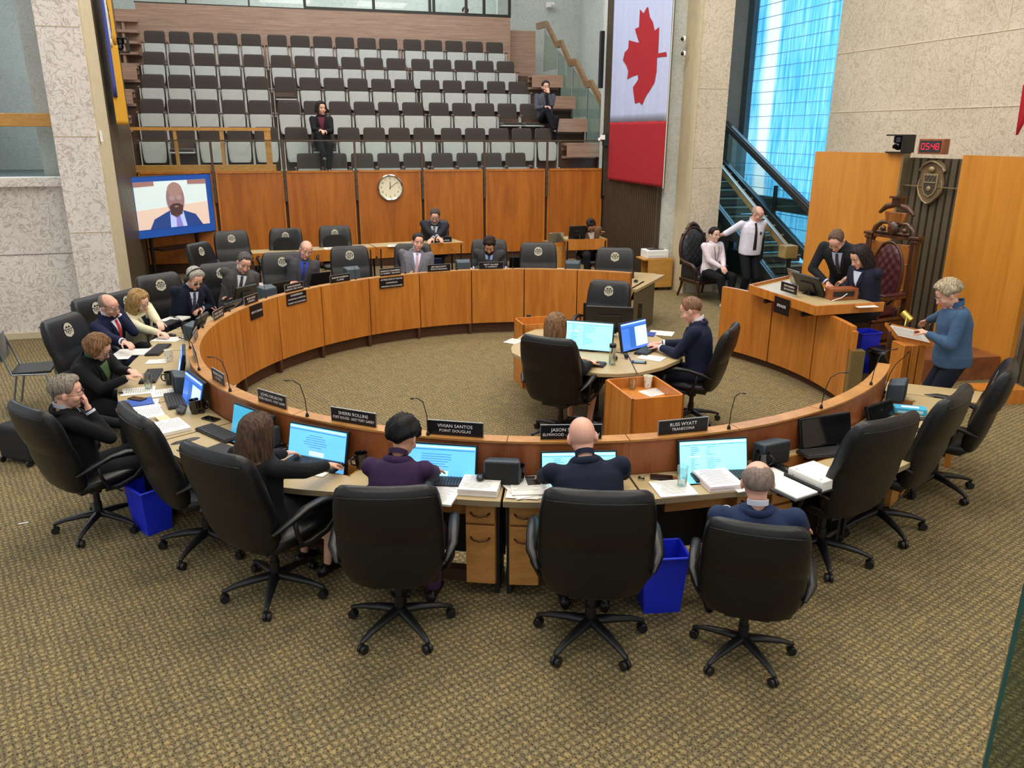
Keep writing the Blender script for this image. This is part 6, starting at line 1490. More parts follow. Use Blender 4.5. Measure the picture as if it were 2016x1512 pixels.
def person(name_loc, rz, label, sex='m', skin='light', jacket='#23242a', trousers='#1b1c20', shirt='#e9eaf0', tie=None, hair=None, pose=None, sc=1.0, standing=False, female=False, glasses=None, shoes='#111113', open_v=.20, jname='jacket', jrough=.85, long_sleeve=True, vox=.009, seat=.50, skirt=False, cuffs=True, category='person', girth=1.0, sit_legs=True, shades=False):
    P = dict(lean=8, side=0, twist=0, head=(10, 0, 0), lh=(-.16, .42, .80), rh=(.16, .42, .80), lcurl=.45, rcurl=.45, lpole=(-.6, -.3, -1), rpole=(.6, -.3, -1), lnrm=(0, 0, 1), rnrm=(0, 0, 1), ldir=None, rdir=None, lgrip=False, rgrip=False, feet=None)
    P.update(pose or {})
    r = thing('person', label, category, name_loc, rz, sc=sc)
    f_ = female; SK = skinmat(skin); JM = plain('cloth_'+jacket.strip('#')+str(jrough), jacket, jrough, spec=.25, var=.08, vscale=20, bump=.1, bscale=25); TM = plain('trouser_'+trousers.strip('#'), trousers, .85, spec=.2, bump=.08, bscale=30)
    SHM = plain('shirt_'+shirt.strip('#'), shirt, .75, spec=.3)
    hz = .93 if standing else seat+.095
    H_ = V((0, 0 if standing else -.06, hz))
    la, sa, tw_ = radians(P['lean']), radians(P['side']), radians(P['twist'])
    Rs = Matrix.Rotation(tw_, 3, 'Z') @ Matrix.Rotation(sa, 3, 'Y') @ Matrix.Rotation(-la, 3, 'X')
    def SP(x, y, z): return H_+Rs @ V((x, y, z))
    wsh = (.165 if f_ else .19)*(1+(girth-1)*.4); ch = .46 if f_ else .49
    SL, SR = SP(-wsh, -.01, ch-.03), SP(wsh, -.01, ch-.03); NB = SP(0, -.015, ch+.03)
    hp, hy, hr = [radians(q) for q in P['head']]
    Rh = Rs @ Matrix.Rotation(-hy, 3, 'Z') @ Matrix.Rotation(hr, 3, 'Y') @ Matrix.Rotation(-hp, 3, 'X')
    HC = NB+Rs @ V((0, .02, .02))+Rh @ V((0, .012, .108))
    def HP(x, y, z): return HC+Rh @ V((x, y, z))
    for k_, d_, s_ in (('rh', 'rdir', 1), ('lh', 'ldir', -1)):
        if P[k_] == 'face': P[k_] = HP(s_*.03, .150, -.115); P[d_] = tuple(HP(0, .112, -.01)-P[k_]); P[k_[0]+'nrm'] = tuple(HP(0, .3, 0)-HC)
        elif P[k_] == 'cheek': P[k_] = HP(s_*.085, .050, -.145); P[d_] = tuple(HP(s_*.07, .05, .03)-P[k_]); P[k_[0]+'nrm'] = tuple(HP(s_*.3, .1, 0)-HC)
    l1, l2 = (.27, .235) if f_ else (.295, .255)
    EL, WL = ik(SL, V(P['lh']), l1, l2, V(P['lpole'])); ER, WR = ik(SR, V(P['rh']), l1, l2, V(P['rpole']))
    hpw = .09
    if standing:
        ft = P['feet'] or ((-.11, .0), (.11, .02)); AL_ = V((ft[0][0], ft[0][1], .08)); AR_ = V((ft[1][0], ft[1][1], .08)); HL, HR = V((-hpw, 0, hz-.04)), V((hpw, 0, hz-.04))
        KL, _ = ik(HL, AL_, .44, .43, V((0, 1, 0))); KR, _ = ik(HR, AR_, .44, .43, V((0, 1, 0)))
    else:
        ft = P['feet'] or ((-.13, .40), (.13, .36)); AL_ = V((ft[0][0], ft[0][1], .08 if len(ft[0]) < 3 else ft[0][2])); AR_ = V((ft[1][0], ft[1][1], .08 if len(ft[1]) < 3 else ft[1][2])); HL, HR = V((-hpw, -.03, hz-.03)), V((hpw, -.03, hz-.03))
        KL, _ = ik(HL, AL_, .44, .43, V((-.15, .6, 1))); KR, _ = ik(HR, AR_, .44, .43, V((.15, .6, 1)))
    g = girth
    secs = [(-.06, .150, .115), (.03, .158, .120), (.13, .140 if f_ else .155, .105 if f_ else .118), (.24, .145 if f_ else .165, .110 if f_ else .120), (.34, .155 if f_ else .180, .118 if f_ else .122), (.42, .160 if f_ else .190, .098 if f_ else .105), (.47, .125 if f_ else .150, .078), (ch+.02, .065, .062)]
    def torso(mb, inf, z0=-.06, z1=9, gg=1.0):
        rg = []
        for z, rx, ry in secs:
            if z < z0-1e-6 or z > z1: continue
            k = (1-z/ch) if z > 0 else 1
            rx2 = rx+inf+(g-1)*.16*min(1, max(0, 1.1-z/ch)*1.2); ry2 = ry+inf+(g-1)*.22*min(1, max(0, 1.15-z/ch)*1.2)
            rg.append(superring(SP(0, .0+(.02*(g-1)*k*3), z), Rs @ V((1, 0, 0)), Rs @ V((0, 1, 0)), rx2, ry2, 22, 2.4))
        mb.loft(rg)
    def arm(mb, S_, E_, W2, inf, cut=1.0, sl=0):
        W3 = E_.lerp(W2, cut); mb.cap(S_, E_, .052+inf, .043+inf, 10); mb.cap(E_, W3, .043+inf, (.043+(.027-.043)*cut)+inf*(.9 if cut > .5 else 1), 10)
    def leg(mb, H2, K_, A2, inf, cut=1.0): mb.cap(H2, K_, .080+inf, .058+inf, 12); mb.cap(K_, K_.lerp(A2, cut), .056+inf, .040+inf, 12)
    # --- body: one continuous skin
    m = MB(); torso(m, -.012)
    for S_, E_, W2 in ((SL, EL, WL), (SR, ER, WR)): arm(m, S_, E_, W2, -.006)
    for H2, K_, A2 in ((HL, KL, AL_), (HR, KR, AR_)):
        leg(m, H2, K_, A2, -.012); fd = V((.0, 1, 0)); m.cap(A2-V((0, .03, .04)), A2+fd*.12-V((0, 0, .05)), .030, .022, 8)
    m.cap(NB-Rs @ V((0, 0, .05)), HP(0, -.012, -.03), .056 if not f_ else .047, .050 if not f_ else .043, 14)
    Mh = Rh.to_4x4()
    hs = 1.04 if f_ else 1.08
    def E(c, rr): m.ell(HP(c[0]*hs, c[1]*hs, c[2]*hs), tuple(q*hs for q in rr), Mh, 18, 12)
    E((0, -.014, .030), (.073, .094, .086)); E((0, .022, -.015), (.062, .068, .088)); E((0, .035, -.062), (.046 if not f_ else .040, .046, .040)); E((0, .072, -.090), (.020, .016, .016))
    E((0, .020, .050), (.062, .066, .05))
    hp_ = lambda x, y, z: HP(x*hs, y*hs, z*hs)
    m.cap(hp_(0, .084, .014), hp_(0, .106, -.022), .008, .0125, 8); m.ell(hp_(-.012, .094, -.026), .0085, None, 8, 6); m.ell(hp_(.012, .094, -.026), .0085, None, 8, 6)
    m.cap(hp_(-.036, .074, .030), hp_(.036, .074, .030), .012, .012, 8)
    for s in (-1, 1): m.ell(hp_(s*.038, .058, -.022), .026*hs, None, 10, 8); m.cap(hp_(s*.012, .078, -.045), hp_(s*.030, .064, -.060), .012, .010, 8)
    m.cap(hp_(-.020, .082, -.051), hp_(.020, .082, -.051), .0085, .0085, 7); m.cap(hp_(-.016, .081, -.062), hp_(.016, .081, -.062), .009, .009, 7)
    for s in (-1, 1):
        ME = Mh @ Matrix.Rotation(s*.35, 4, 'Z'); m.ell(hp_(s*.078, -.006, -.004), (.009, .020, .032), ME, 10, 8); m.ell(hp_(s*.074, .0, -.02), (.008, .012, .016), ME, 8, 6)
    for W2, E_, side, cu, nm, dr, gp_ in ((WL, EL, -1, P['lcurl'], P['lnrm'], P['ldir'], P['lgrip']), (WR, ER, 1, P['rcurl'], P['rnrm'], P['rdir'], P['rgrip'])):
        d = V(dr) if dr else (W2-E_).normalized()*.7+V((0, 0, .0)); hand(m, W2, d, V(nm), -side, cu, 0, .92 if f_ else 1.0, gp_)
    remesh(m, 'body', SK, r, vox*.78, 2, .5)
    # --- eyes, brows, lips
    for s in (-1, 1):
        m = MB(); m.ell(hp_(s*.031, .0735, .008), .0105*hs, None, 12, 8); e = m.build('eye', plain('eye_white', '#b8b2ac', .25), r, smooth=180)
        m = MB(); m.ell(hp_(s*.031, .0800, .006), .0058*hs, None, 10, 6); m.build('iris', plain('iris_dark', '#2c1d14', .2), e, smooth=180)
    hc = hair.get('col', '#3a2c22') if hair else '#6b5a4c'
    for s in (-1, 1):
        m = MB(); m.tube([hp_(s*.016, .0875, .030), hp_(s*.032, .085, .035), hp_(s*.048, .073, .029)], [.0035, .0045, .003], 6, round_=True)
        m.build('eyebrow', hairmat(hair.get('brow', hc) if hair else '#6b5a4c'), r, smooth=180)
    m = MB(); m.tube([hp_(-.022, .084, -.0565), hp_(0, .0935, -.0555), hp_(.022, .084, -.0565)], [.003, .0062, .003], 8, round_=True); m.build('lips', plain('lips_'+skin, {'light': '#b0605a', 'pink': '#b85c58', 'tan': '#9a5a4c', 'pale': '#b9655f', 'warm': '#a65a50'}[skin], .4), r, smooth=180)
    # --- hair
    if hair: build_hair(r, hair, hp_, f_)
    if glasses:
        gm = plain('glasses_'+glasses.strip('#'), glasses, .3); m = MB()
        for s in (-1, 1):
            m.tube([hp_(s*.033+.022*cos(t), .099-.006*abs(cos(t)), .006+.016*sin(t)) for t in [2*pi*i/14 for i in range(15)]], .0018, 5); m.tube([hp_(s*.055, .094, .010), hp_(s*.076, .05, .010), hp_(s*.080, -.005, .006)], .0018, 5)
        m.tube([hp_(-.011, .1, .008), hp_(.011, .1, .008)], .0018, 5); m.build('glasses', gm, r)
        if shades:
            m = MB()
            for s in (-1, 1): m.ell(hp_(s*.033, .094, .006), (.024, .006, .018), Mh, 12, 8)
            m.build('dark_lenses', BLKGL, r, smooth=180)
    # --- clothes
    m = MB(); torso(m, .016 if jname != 'shirt' else .012, -.06 if not standing else -.12)
    if not standing: pass
    m.cap(SP(-.05, -.01, ch-.0), SP(.05, -.01, ch-.0), .058, .058, 10) if jname == 'jacket' else None
    cutl = .90 if long_sleeve else .12
    for S_, E_, W2 in ((SL, EL, WL), (SR, ER, WR)):
        m.ell(S_, .058 if not f_ else .050, None, 12, 8); arm(m, S_, E_, W2, .012, cutl); m.cap(S_, SP(0, -.02, ch-.09), .058, .075, 10)
    if jname == 'jacket' and standing: torso(m, .022, -.06, .1)
    remesh(m, jname, JM, r, vox*1.2, 7, .5)
    def front(x, z, off):
        """point on the front of the chest"""
        for a, b in zip(secs[:-1], secs[1:]):
            if a[0] <= z <= b[0]: t = (z-a[0])/(b[0]-a[0]); rx = a[1]+(b[1]-a[1])*t; ry = a[2]+(b[2]-a[2])*t; break
        else: rx, ry = secs[-1][1:]
        k = min(1, max(0, 1.1-z/ch)*1.2); rx += .016+(g-1)*.16*k; ry += .016+(g-1)*.22*min(1, max(0, 1.15-z/ch)*1.2)
        return SP(x, (.02*(g-1)*(1-z/ch)*3)+ry*(max(0, 1-abs(x/rx)**2.4))**(1/2.4)+off, z)
    def patch(name, xs, z0, z1, off, mat, n=10, th=.006, par=None):
        """xs(t) -> (x_left, x_right) for t from 0 bottom to 1 top"""
        m = MB(); rg = []
        for i in range(n+1):
            t = i/n; z = z0+(z1-z0)*t; a, b = xs(t); K_ = 6
            top = [front(a+(b-a)*j/K_, z, off) for j in range(K_+1)]; bot = [front(a+(b-a)*j/K_, z, off-th) for j in range(K_, -1, -1)]; rg.append(top+bot)
        m.loft(rg); return m.build(name, mat, par or r, smooth=60)
    if jname == 'jacket':
        zt = ch-.005; zb = ch-.04-open_v
        patch('shirt', lambda t: (-.008-.055*t, .008+.055*t), zb, zt, .004, SHM, th=.03)
        for s in (-1, 1): patch('lapel', (lambda t, s=s: tuple(sorted((s*(.006+.056*t), s*(.016+.072*t+.030*sin(pi*min(1, t*1.15))))))), zb-.01, zt+.005, .012, JM)
        m = MB(); cr = [NB+Rs @ V((.058*cos(t), .056*sin(t)*1.0+.006, .018-.020*sin(t))) for t in [2*pi*i/20 for i in range(20)]]; cr2 = [p+Rs @ V((0, 0, .032)) for p in cr]; ci = [NB+Rs @ V((.050*cos(t), .048*sin(t)+.006, .050-.020*sin(t))) for t in [2*pi*i/20 for i in range(20)]]
        m.loft([cr, cr2, ci], cap=False); m.build('shirt_collar', SHM, r, smooth=60)
        m = MB(); c1 = [NB+Rs @ V((.082*cos(t), .066*sin(t)-.004, -.012-.01*sin(t))) for t in [pi*.95+1.1*pi*i/14 for i in range(15)]]; m.tube(c1, .015, 8, round_=True, flat=((0, 0, 1), .6, 1.5)); m.build('jacket_collar', JM, r, smooth=180)
        if tie:
            tm = plain('tie_'+tie.strip('#'), tie, .5, sheen=.2); patch('tie', lambda t: (-.026+.010*t, .026-.010*t), zb-.02, zt-.02, .012, tm); m = MB(); m.ell(front(0, zt-.012, .014), (.017, .013, .018)); m.build('tie_knot', tm, r, smooth=180)
        patch('jacket_front_edge', lambda t: (-.004, .004), -.02, zb, .006, plain('seam_shadow_dark', '#0d0d10', .9), th=.004)
        if cuffs and not f_:
            for E_, W2 in ((EL, WL), (ER, WR)): m = MB(); m.tube([E_.lerp(W2, .89), E_.lerp(W2, .965)], [.040, .039], 14); m.build('shirt_cuff', SHM, r, smooth=60)
    elif tie:
        tm = plain('tie_'+tie.strip('#'), tie, .5); patch('tie', lambda t: (-.030+.012*t, .030-.012*t), .04, ch-.02, .004, tm); m = MB(); m.ell(front(0, ch-.015, .006), (.02, .014, .02)); m.build('tie_knot', tm, r, smooth=180)
    if jname in ('shirt', 'blouse', 'fleece'):
        m = MB(); hh = .030 if jname != 'fleece' else .055; cr = [NB+Rs @ V((.064*cos(t), .060*sin(t)+.004, .0-.018*sin(t))) for t in [2*pi*i/20 for i in range(20)]]; cr2 = [NB+Rs @ V((.060*cos(t), .058*sin(t)+.004, hh-.018*sin(t))) for t in [2*pi*i/20 for i in range(20)]]; ci = [NB+Rs @ V((.052*cos(t), .050*sin(t)+.004, hh-.01-.018*sin(t))) for t in [2*pi*i/20 for i in range(20)]]
        m.loft([cr, cr2, ci], cap=False); m.build('collar', JM, r, smooth=60)
    m = MB(); sk = .014
    if standing: torso(m, .006, -.06, .13)
    else: m.ell(H_+V((0, .0, -.02)), (.165, .15, .10))
    for H2, K_, A2 in ((HL, KL, AL_), (HR, KR, AR_)): leg(m, H2, K_, A2, sk if not skirt else .0, .96 if not skirt else .25)
    if skirt: m.cap((HL+HR)/2, (KL+KR)/2, .16, .13, 14)
    remesh(m, 'skirt' if skirt else 'trousers', TM, r, vox*1.3, 3, .5)
    SM = plain('shoe_'+shoes.strip('#'), shoes, .35)
    for A2 in (AL_, AR_):
        m = MB(); b = A2-V((0, 0, .08)); rg = []
        for y, w_, h_ in ((-.085, .02, .05), (-.075, .032, .075), (-.02, .036, .085), (.05, .040, .062), (.12, .046, .046), (.17, .036, .034), (.19, .016, .02)): rg.append([b+V((w_*cos(t), y, h_*.5+h_*.5*sin(t))) for t in [2*pi*i/14 for i in range(14)]])
        m.loft(rg); m.build('shoe', SM, r, smooth=180)
    r['_f'] = 0; del r['_f']
    return r, dict(HP=hp_, SP=SP, front=front, WL=WL, WR=WR, NB=NB, Rs=Rs, Rh=Rh, HC=HC, patch=patch)
def build_hair(r, hair, hp_, f_):
    """scalp shell from a front hairline down to the nape; long styles hang on from its rim"""
    col = hairmat(hair['col'], hair.get('col2')); th = hair.get('thick', .014); kind = hair['kind']; ln = hair.get('len', 0); R0_ = random.Random(hair.get('seed', 3))
    n = 72; C0 = (0, -.012, .030); RX, RY, RZ_ = .0755, .0965, .0885
    def lim(t):      # t = 0 front, pi back ; returns polar angle limits (from the crown) of the hair
        b = abs(t)/pi
        if kind == 'fringe': lo, hi = radians(58+10*(1-b)), radians(66+58*smst(b, .25, .9)); lo = radians(92-52*smst(b, .12, .85)) if b < .9 else radians(44); hi = max(lo+.02, radians(60+68*smst(b, .1, .75))); return lo, hi
        hi = radians(hair.get('front', 50)+ (hair.get('side', 102)-hair.get('front', 50))*smst(b, .18, .42)+(hair.get('back', 138)-hair.get('side', 102))*smst(b, .5, .95)); return 0.0, hi
    rows = 16; outer = []; inner = []
    for j in range(rows+1):
        ro = []; ri = []
        for i in range(n):
            t = -pi+2*pi*i/n; lo, hi = lim(t); ph = lo+(hi-lo)*j/rows; edge = min(1, (1-j/rows)*(2.4 if kind == 'short' and not f_ else 5)+.06) * (min(1, j/rows*4+.15) if kind == 'fringe' else 1)
            nz_ = .5+.5*sin(t*23+ph*3)*sin(t*11+1.3); thk = th*edge*(.75+.5*nz_)
            if hair.get('mess'): thk *= 1+hair['mess']*(sin(t*9+ph*7)*sin(ph*13+t*4)+.6*sin(t*31+ph*5))
            if hair.get('part') is not None: thk *= 1-.45*math.exp(-((sin(ph)*sin(t)*.0755-hair['part'])/.008)**2) if ph < 1.2 else 1
            if hair.get('quiff') and abs(t) < 1.0: thk += hair['quiff']*smst(1-abs(t), 0, .8)*math.exp(-((ph-radians(40))/.35)**2)
            x, y, z = sin(ph)*sin(t), sin(ph)*cos(t), cos(ph)
            ro.append(hp_(C0[0]+x*(RX+thk), C0[1]+y*(RY+thk), C0[2]+z*(RZ_+thk))); ri.append(hp_(C0[0]+x*(RX-.012), C0[1]+y*(RY-.012), C0[2]+z*(RZ_-.012)))
        outer.append(ro); inner.append(ri)
    m = MB(); N = n
    vs = [p for q in outer for p in q]; b0 = len(vs); vs += [p for q in inner for p in q]; fs = []
    for j in range(rows):
        for i in range(n):
            i2 = (i+1) % n; fs.append((j*N+i, j*N+i2, (j+1)*N+i2, (j+1)*N+i)); fs.append((b0+j*N+i, b0+(j+1)*N+i, b0+(j+1)*N+i2, b0+j*N+i2))
    for i in range(n):
        i2 = (i+1) % n; j = rows; fs.append((j*N+i, j*N+i2, b0+j*N+i2, b0+j*N+i))
        if kind == 'fringe': fs.append((i2, i, b0+i, b0+i2))
    m.add(vs, fs)
    o = m.build('hair', col, r, smooth=180)
    if ln:
        # hanging lengths: curtains of locks around the back and sides
        a0 = hair.get('open', 55); m = MB(); K_ = hair.get('locks', 34)
        for k in range(K_):
            t = radians(a0+(360-2*a0)*(k+.5)/K_); tt = t if t <= pi else t-2*pi; L = ln*(1-.12*R0_.random())*(1 if abs(tt) > 2.0 else hair.get('sidelen', 1.0)); w_ = .015+.006*R0_.random()
            st_ = (C0[0]+sin(tt)*(RX+th*.55), C0[1]+cos(tt)*(RY+th*.55), C0[2]-.005); out = hair.get('flare', .25); P_ = []; R2 = []
            for ph in (28, 50, 70):
                a_ = radians(ph); P_.append(hp_(C0[0]+sin(a_)*sin(tt)*(RX+th*.6), C0[1]+sin(a_)*cos(tt)*(RY+th*.6), C0[2]+cos(a_)*(RZ_+th*.7))); R2.append(w_*(.6+.4*ph/70))
            for q in range(7):
                u = q/6; z = st_[2]-L*u; k2 = 1+out*sin(u*pi*.55)-hair.get('tuck', .1)*u
                jx = .004*sin(u*7+k*2.1); P_.append(hp_(st_[0]*k2+jx, st_[1]*(k2 if st_[1] < 0 else 1-.15*u)-.0+hair.get('fwd', 0)*u, z)); R2.append(w_*(1-.15*u) if q < 6 else w_*.35)
            m.tube(P_, R2, 7, flat=((0, 0, 1), 1, .8), round_=False)
        c2 = hairmat(hair['tip']) if hair.get('tip') else col
        remesh(m, 'hair_length', col if not hair.get('tip') else [col, c2], r, .0075, 2, .5, (lambda c, zz=hair.get('tipz', 0): 1 if c.z < zz else 0) if hair.get('tip') else None)
    if hair.get('beard'):
        m = MB(); mat = hairmat(hair['beard'])
        m.tube([hp_(-.066, .018, -.030), hp_(-.058, .045, -.066), hp_(-.030, .078, -.092), hp_(0, .088, -.098), hp_(.030, .078, -.092), hp_(.058, .045, -.066), hp_(.066, .018, -.030)], [.009, .013, .017, .020, .017, .013, .009], 8, round_=True)
        m.tube([hp_(-.028, .080, -.056), hp_(-.018, .091, -.042), hp_(0, .097, -.039), hp_(.018, .091, -.042), hp_(.028, .080, -.056)], [.004, .006, .006, .006, .004], 6, round_=True); m.build('beard', mat, r, smooth=180)
    if hair.get('bun'):
        m = MB(); m.ell(hp_(0, -.03, .135), (.032, .032, .028)); m.build('hair_bun', col, r, smooth=180)
def hp_target(key):  # chair root and heading
    return CHAIRS[key][1], R_(CHAIRS[key][2])
SHORT = lambda c, c2=None, **k: dict(kind='short', col=c, col2=c2, **k)
def W2L(loc, rz, p, z=None, s=1.0):
    """world point into a person's own axes"""
    v = V(p)-V((loc[0], loc[1], 0)); c, q = cos(-rz), sin(-rz); return ((c*v.x-q*v.y)/s, (q*v.x+c*v.y)/s, (v.z if z is None else z)/s)
def seated(key, head_px, label, zh=1.25, rz=None, hands=None, base=0.0, **k):
    """sit on a chair, leaning so that the head comes onto its sight line; hands are sight lines meeting the desk top"""
    p, a = hp_target(key)
    if rz is not None: a = R_(rz)
    f = V((-sin(a), cos(a), 0)); rt = V((cos(a), sin(a), 0)); sc = k.get('sc', 1.0); p = V((p.x, p.y, 0))
    best = None
    for i in range(21):
        z = zh-.10+.01*i; q = at(head_px[0], head_px[1], z); d = V((q.x, q.y, 0))-p; fw, sd = d.dot(f), d.dot(rt)
        c = max(0, abs(fw-.12*sc)-.22)*1.5+abs(sd)*.8+abs(z-zh)*2.0
        if best is None or c < best[0]: best = (c, z, fw, sd, q)
    _, z, fw, sd, q = best; ln_ = max(-12, min(22, degrees(math.asin(max(-.9, min(.9, (fw/sc+.03)/.64)))))); si = max(-14, min(14, degrees(math.asin(max(-.9, min(.9, sd/sc/.64))))))
    off = f*(-.03+sin(radians(ln_))*.64)*sc + rt*sin(radians(si))*.64*sc; loc = V((q.x, q.y, 0))-off
    seat = (z-base)/sc-.095-.63*cos(radians(ln_))*cos(radians(si)); k['seat'] = max(.42, min(.58, seat)); loc.z = base+((z-base)-sc*(k['seat']+.095+.63*cos(radians(ln_))*cos(radians(si))))*(0 if base else 0)
    pose = dict(k.pop('pose', {})); pose['lean'] = ln_; pose['side'] = si
    if hands:
        for nm, h in zip(('lh', 'rh'), hands):
            if h is not None: w = at(h[0], h[1], h[2] if len(h) > 2 else .80); pose[nm] = W2L(loc, a, w, s=sc, z=w.z-base)
    if k.pop('dbg', 1): print('SEAT', key, label[:24], 'shift fwd %.2f side %.2f' % ((loc-p).dot(f), (loc-p).dot(rt)), 'z %.2f lean %.0f side %.0f seat %.2f' % (z, ln_, si, k['seat']))
    return person(loc, a, label, pose=pose, **k)
DARK = '#16171b'
BALD = lambda c='#8d7462', **k: dict(kind='fringe', col=c, thick=.005, **k)
# near row
seated('C', (505, 850), 'person with long brown hair in a black suit at the lit monitor', 1.24, female=True, skin='light', jacket=DARK, trousers='#17181c', shirt='#6c2530', hair=dict(kind='long', col='#3a2a24', col2='#57402f', tip='#8a6440', tipz=1.05, len=.36, thick=.02, front=55, locks=40, flare=.22, tuck=.1), hands=((590, 892, .79), (672, 915, .79)), pose=dict(lean=14, head=(12, 8, 0), lcurl=.35, rcurl=.35), open_v=.1, skirt=True)
seated('D', (790, 853), 'person with short black hair in a purple jacket at the near desks', 1.25, female=True, skin='warm', jacket='#33203f', trousers='#4a2f46', hair=SHORT('#09090b', '#111114', thick=.026, quiff=.012, mess=.28, back=152, side=108), hands=((760, 915, .79), (862, 925, .79)), pose=dict(lean=16, head=(16, 12, 0)), rz=-8, open_v=.08, shirt='#33203f')
seated('E', (1145, 862), 'bald person in a dark navy jacket seen from behind', 1.26, skin='pink', jacket='#131a2c', trousers='#14161e', shirt='#1a2133', hair=None, hands=((1070, 935, .79), (1215, 935, .79)), pose=dict(lean=16, head=(8, 0, 0), lpole=(-1, -.2, -.6), rpole=(1, -.2, -.6)), rz=1, girth=1.18)
seated('F', (1490, 972), 'bald person with grey fringe in a blue blazer seen from behind', 1.10, skin='pink', jacket='#22304f', trousers='#23262e', shirt='#d6d9e6', hair=BALD('#87766c'), hands=((1440, 1000, .60), (1580, 1040, .62)), pose=dict(lean=-8, head=(16, 0, 0), feet=((-.15, .5), (.30, .45, .35))), rz=-8, girth=1.2, open_v=.15)
seated('A', (130, 792), 'person with grey hair resting nose on hand in a black suit', 1.12, skin='pink', jacket='#111214', trousers='#131417', shirt='#b9bcc4', glasses='#5a1d1a', hair=SHORT('#6d6357', '#8e8375', thick=.016, front=46, quiff=.02, side=97), pose=dict(head=(16, 22, 0), rh='face', rcurl=.7, rgrip=True, lh=(-.2, .40, .70), lcurl=.6, rpole=(.5, .1, -1)), rz=-46, open_v=.08)
seated('J', (188, 678), 'person with short auburn hair, black jacket and green scarf holding a phone', 1.25, female=True, skin='light', jacket='#101113', trousers='#131417', shirt='#4f6a44', glasses='#1c1c22', hair=dict(kind='bob', col='#5a3a26', col2='#8a6442', thick=.024, front=44, side=112, back=126, len=.06, open=62, flare=.15), hands=((255, 730, .90), (250, 745, .86)), pose=dict(lean=12, head=(20, 0, 0), lcurl=.8, rcurl=.7), girth=1.25)
seated('K', (213, 603), 'bald person in a navy suit and red tie resting cheek on hand', 1.26, skin='pink', jacket='#161c38', trousers='#14182c', shirt='#dfe3f4', tie='#c8261f', glasses='#26262b', hair=BALD('#8c7668'), hands=(None, (292, 700, .79)), pose=dict(lean=18, head=(10, 0, 0), lh='cheek', lcurl=.7, lgrip=True, lpole=(-.3, .6, -1)))
seated('K2', (272, 590), 'person with long blond hair in a cream jacket', 1.23, female=True, skin='pale', jacket='#ddd6b4', trousers='#2c2c34', shirt='#20253c', glasses='#4b4340', hair=dict(kind='long', col='#8a6a42', col2='#b8935c', len=.24, thick=.022, front=50, locks=30, flare=.15, seed=5), hands=((312, 634, .90), (326, 660, .79)), pose=dict(lean=16, head=(10, 0, 0), lcurl=.7), open_v=.2, girth=1.1, sc=1.05)
pL, iL = seated('L', (383, 548), 'grey-haired person with headphones and dark glasses in a navy suit', 1.22, shades=True, skin='pink', jacket='#141a2b', trousers='#14161e', shirt='#cfd6ee', tie='#20264a', glasses='#111114', hair=SHORT('#8f8b82', '#b9b5aa', thick=.022, side=108, back=128), hands=((395, 608, .80), (405, 603, .80)), pose=dict(lean=20, head=(14, 0, 0), lcurl=.8, rcurl=.8), sc=1.05)
hp_ = iL['HP']; hm = MB(); hm.tube([hp_(sin(t)*.102, -.01, .015+cos(t)*.132) for t in [-1.6+3.2*i/14 for i in range(15)]], .008, 6); hs_ = thing('headphones', 'black headphones with boom microphone worn by the grey-haired person', 'headphones', pL.location, pL.rotation_euler.z, sc=1.05); hm.build('headband', BLKPL, hs_, smooth=180)
for s in (-1, 1): hm = MB(); hm.ell(hp_(s*.104, -.005, -.005), (.024, .040, .046), iL['Rh'].to_4x4()); hm.build('ear_cup', BLKPL, hs_, smooth=180)
hm = MB(); hm.tube([hp_(-.095, .01, -.03), hp_(-.07, .08, -.07), hp_(-.02, .11, -.07)], .003, 5, round_=True); hm.build('boom', BLKPL, hs_)
seated('M', (482, 517), 'dark-haired person in a grey suit leaning on both arms', 1.27, skin='pink', jacket='#4b4947', trousers='#3a3836', shirt='#e1e0ee', tie='#34364a', hair=SHORT('#2f2a28', '#6d6763', thick=.013, front=44, side=96), hands=((462, 583, .79), (530, 570, .79)), pose=dict(lean=24, head=(14, 0, 0), lpole=(-1, -.2, -.5), rpole=(1, -.2, -.5)), rz=-146, open_v=.26, sc=1.10)
seated('N', (602, 493), 'balding person in glasses, grey suit and bright blue shirt', 1.27, skin='pink', jacket='#46454a', trousers='#3a393c', shirt='#2f4bc4', tie='#1c2450', glasses='#55504c', hair=BALD('#9a8476'), hands=((590, 556, .79), (640, 548, .79)), pose=dict(lean=12, head=(16, 0, 0)), rz=-152, open_v=.28, sc=1.10)
seated('Pm', (822, 479), 'stocky dark-haired person in a mid grey suit with folded hands', 1.24, skin='pink', jacket='#6b6a72', trousers='#53525a', shirt='#c9cfee', tie='#b08a92', hair=SHORT('#2a2220', '#3d3430', thick=.014, front=42), hands=((822, 535, .80), (830, 533, .80)), pose=dict(lean=8, head=(14, -8, 0), lcurl=.8, rcurl=.8), rz=-168, open_v=.26, girth=1.3, sc=1.10)
seated('Q', (964, 480), 'dark-haired bearded person in a charcoal suit at a laptop', 1.22, skin='warm', jacket='#3b3a3d', trousers='#2a2a2e', shirt='#a9c0ec', tie='#2a3a66', hair=SHORT('#1c1513', '#32241e', thick=.024, quiff=.014, beard='#2b1d18', side=104, back=126), hands=((930, 530, .80), (998, 530, .80)), pose=dict(lean=16, head=(26, 0, 0), lpole=(-1, 0, -.6), rpole=(1, 0, -.6)), rz=180, open_v=.24, sc=1.10)
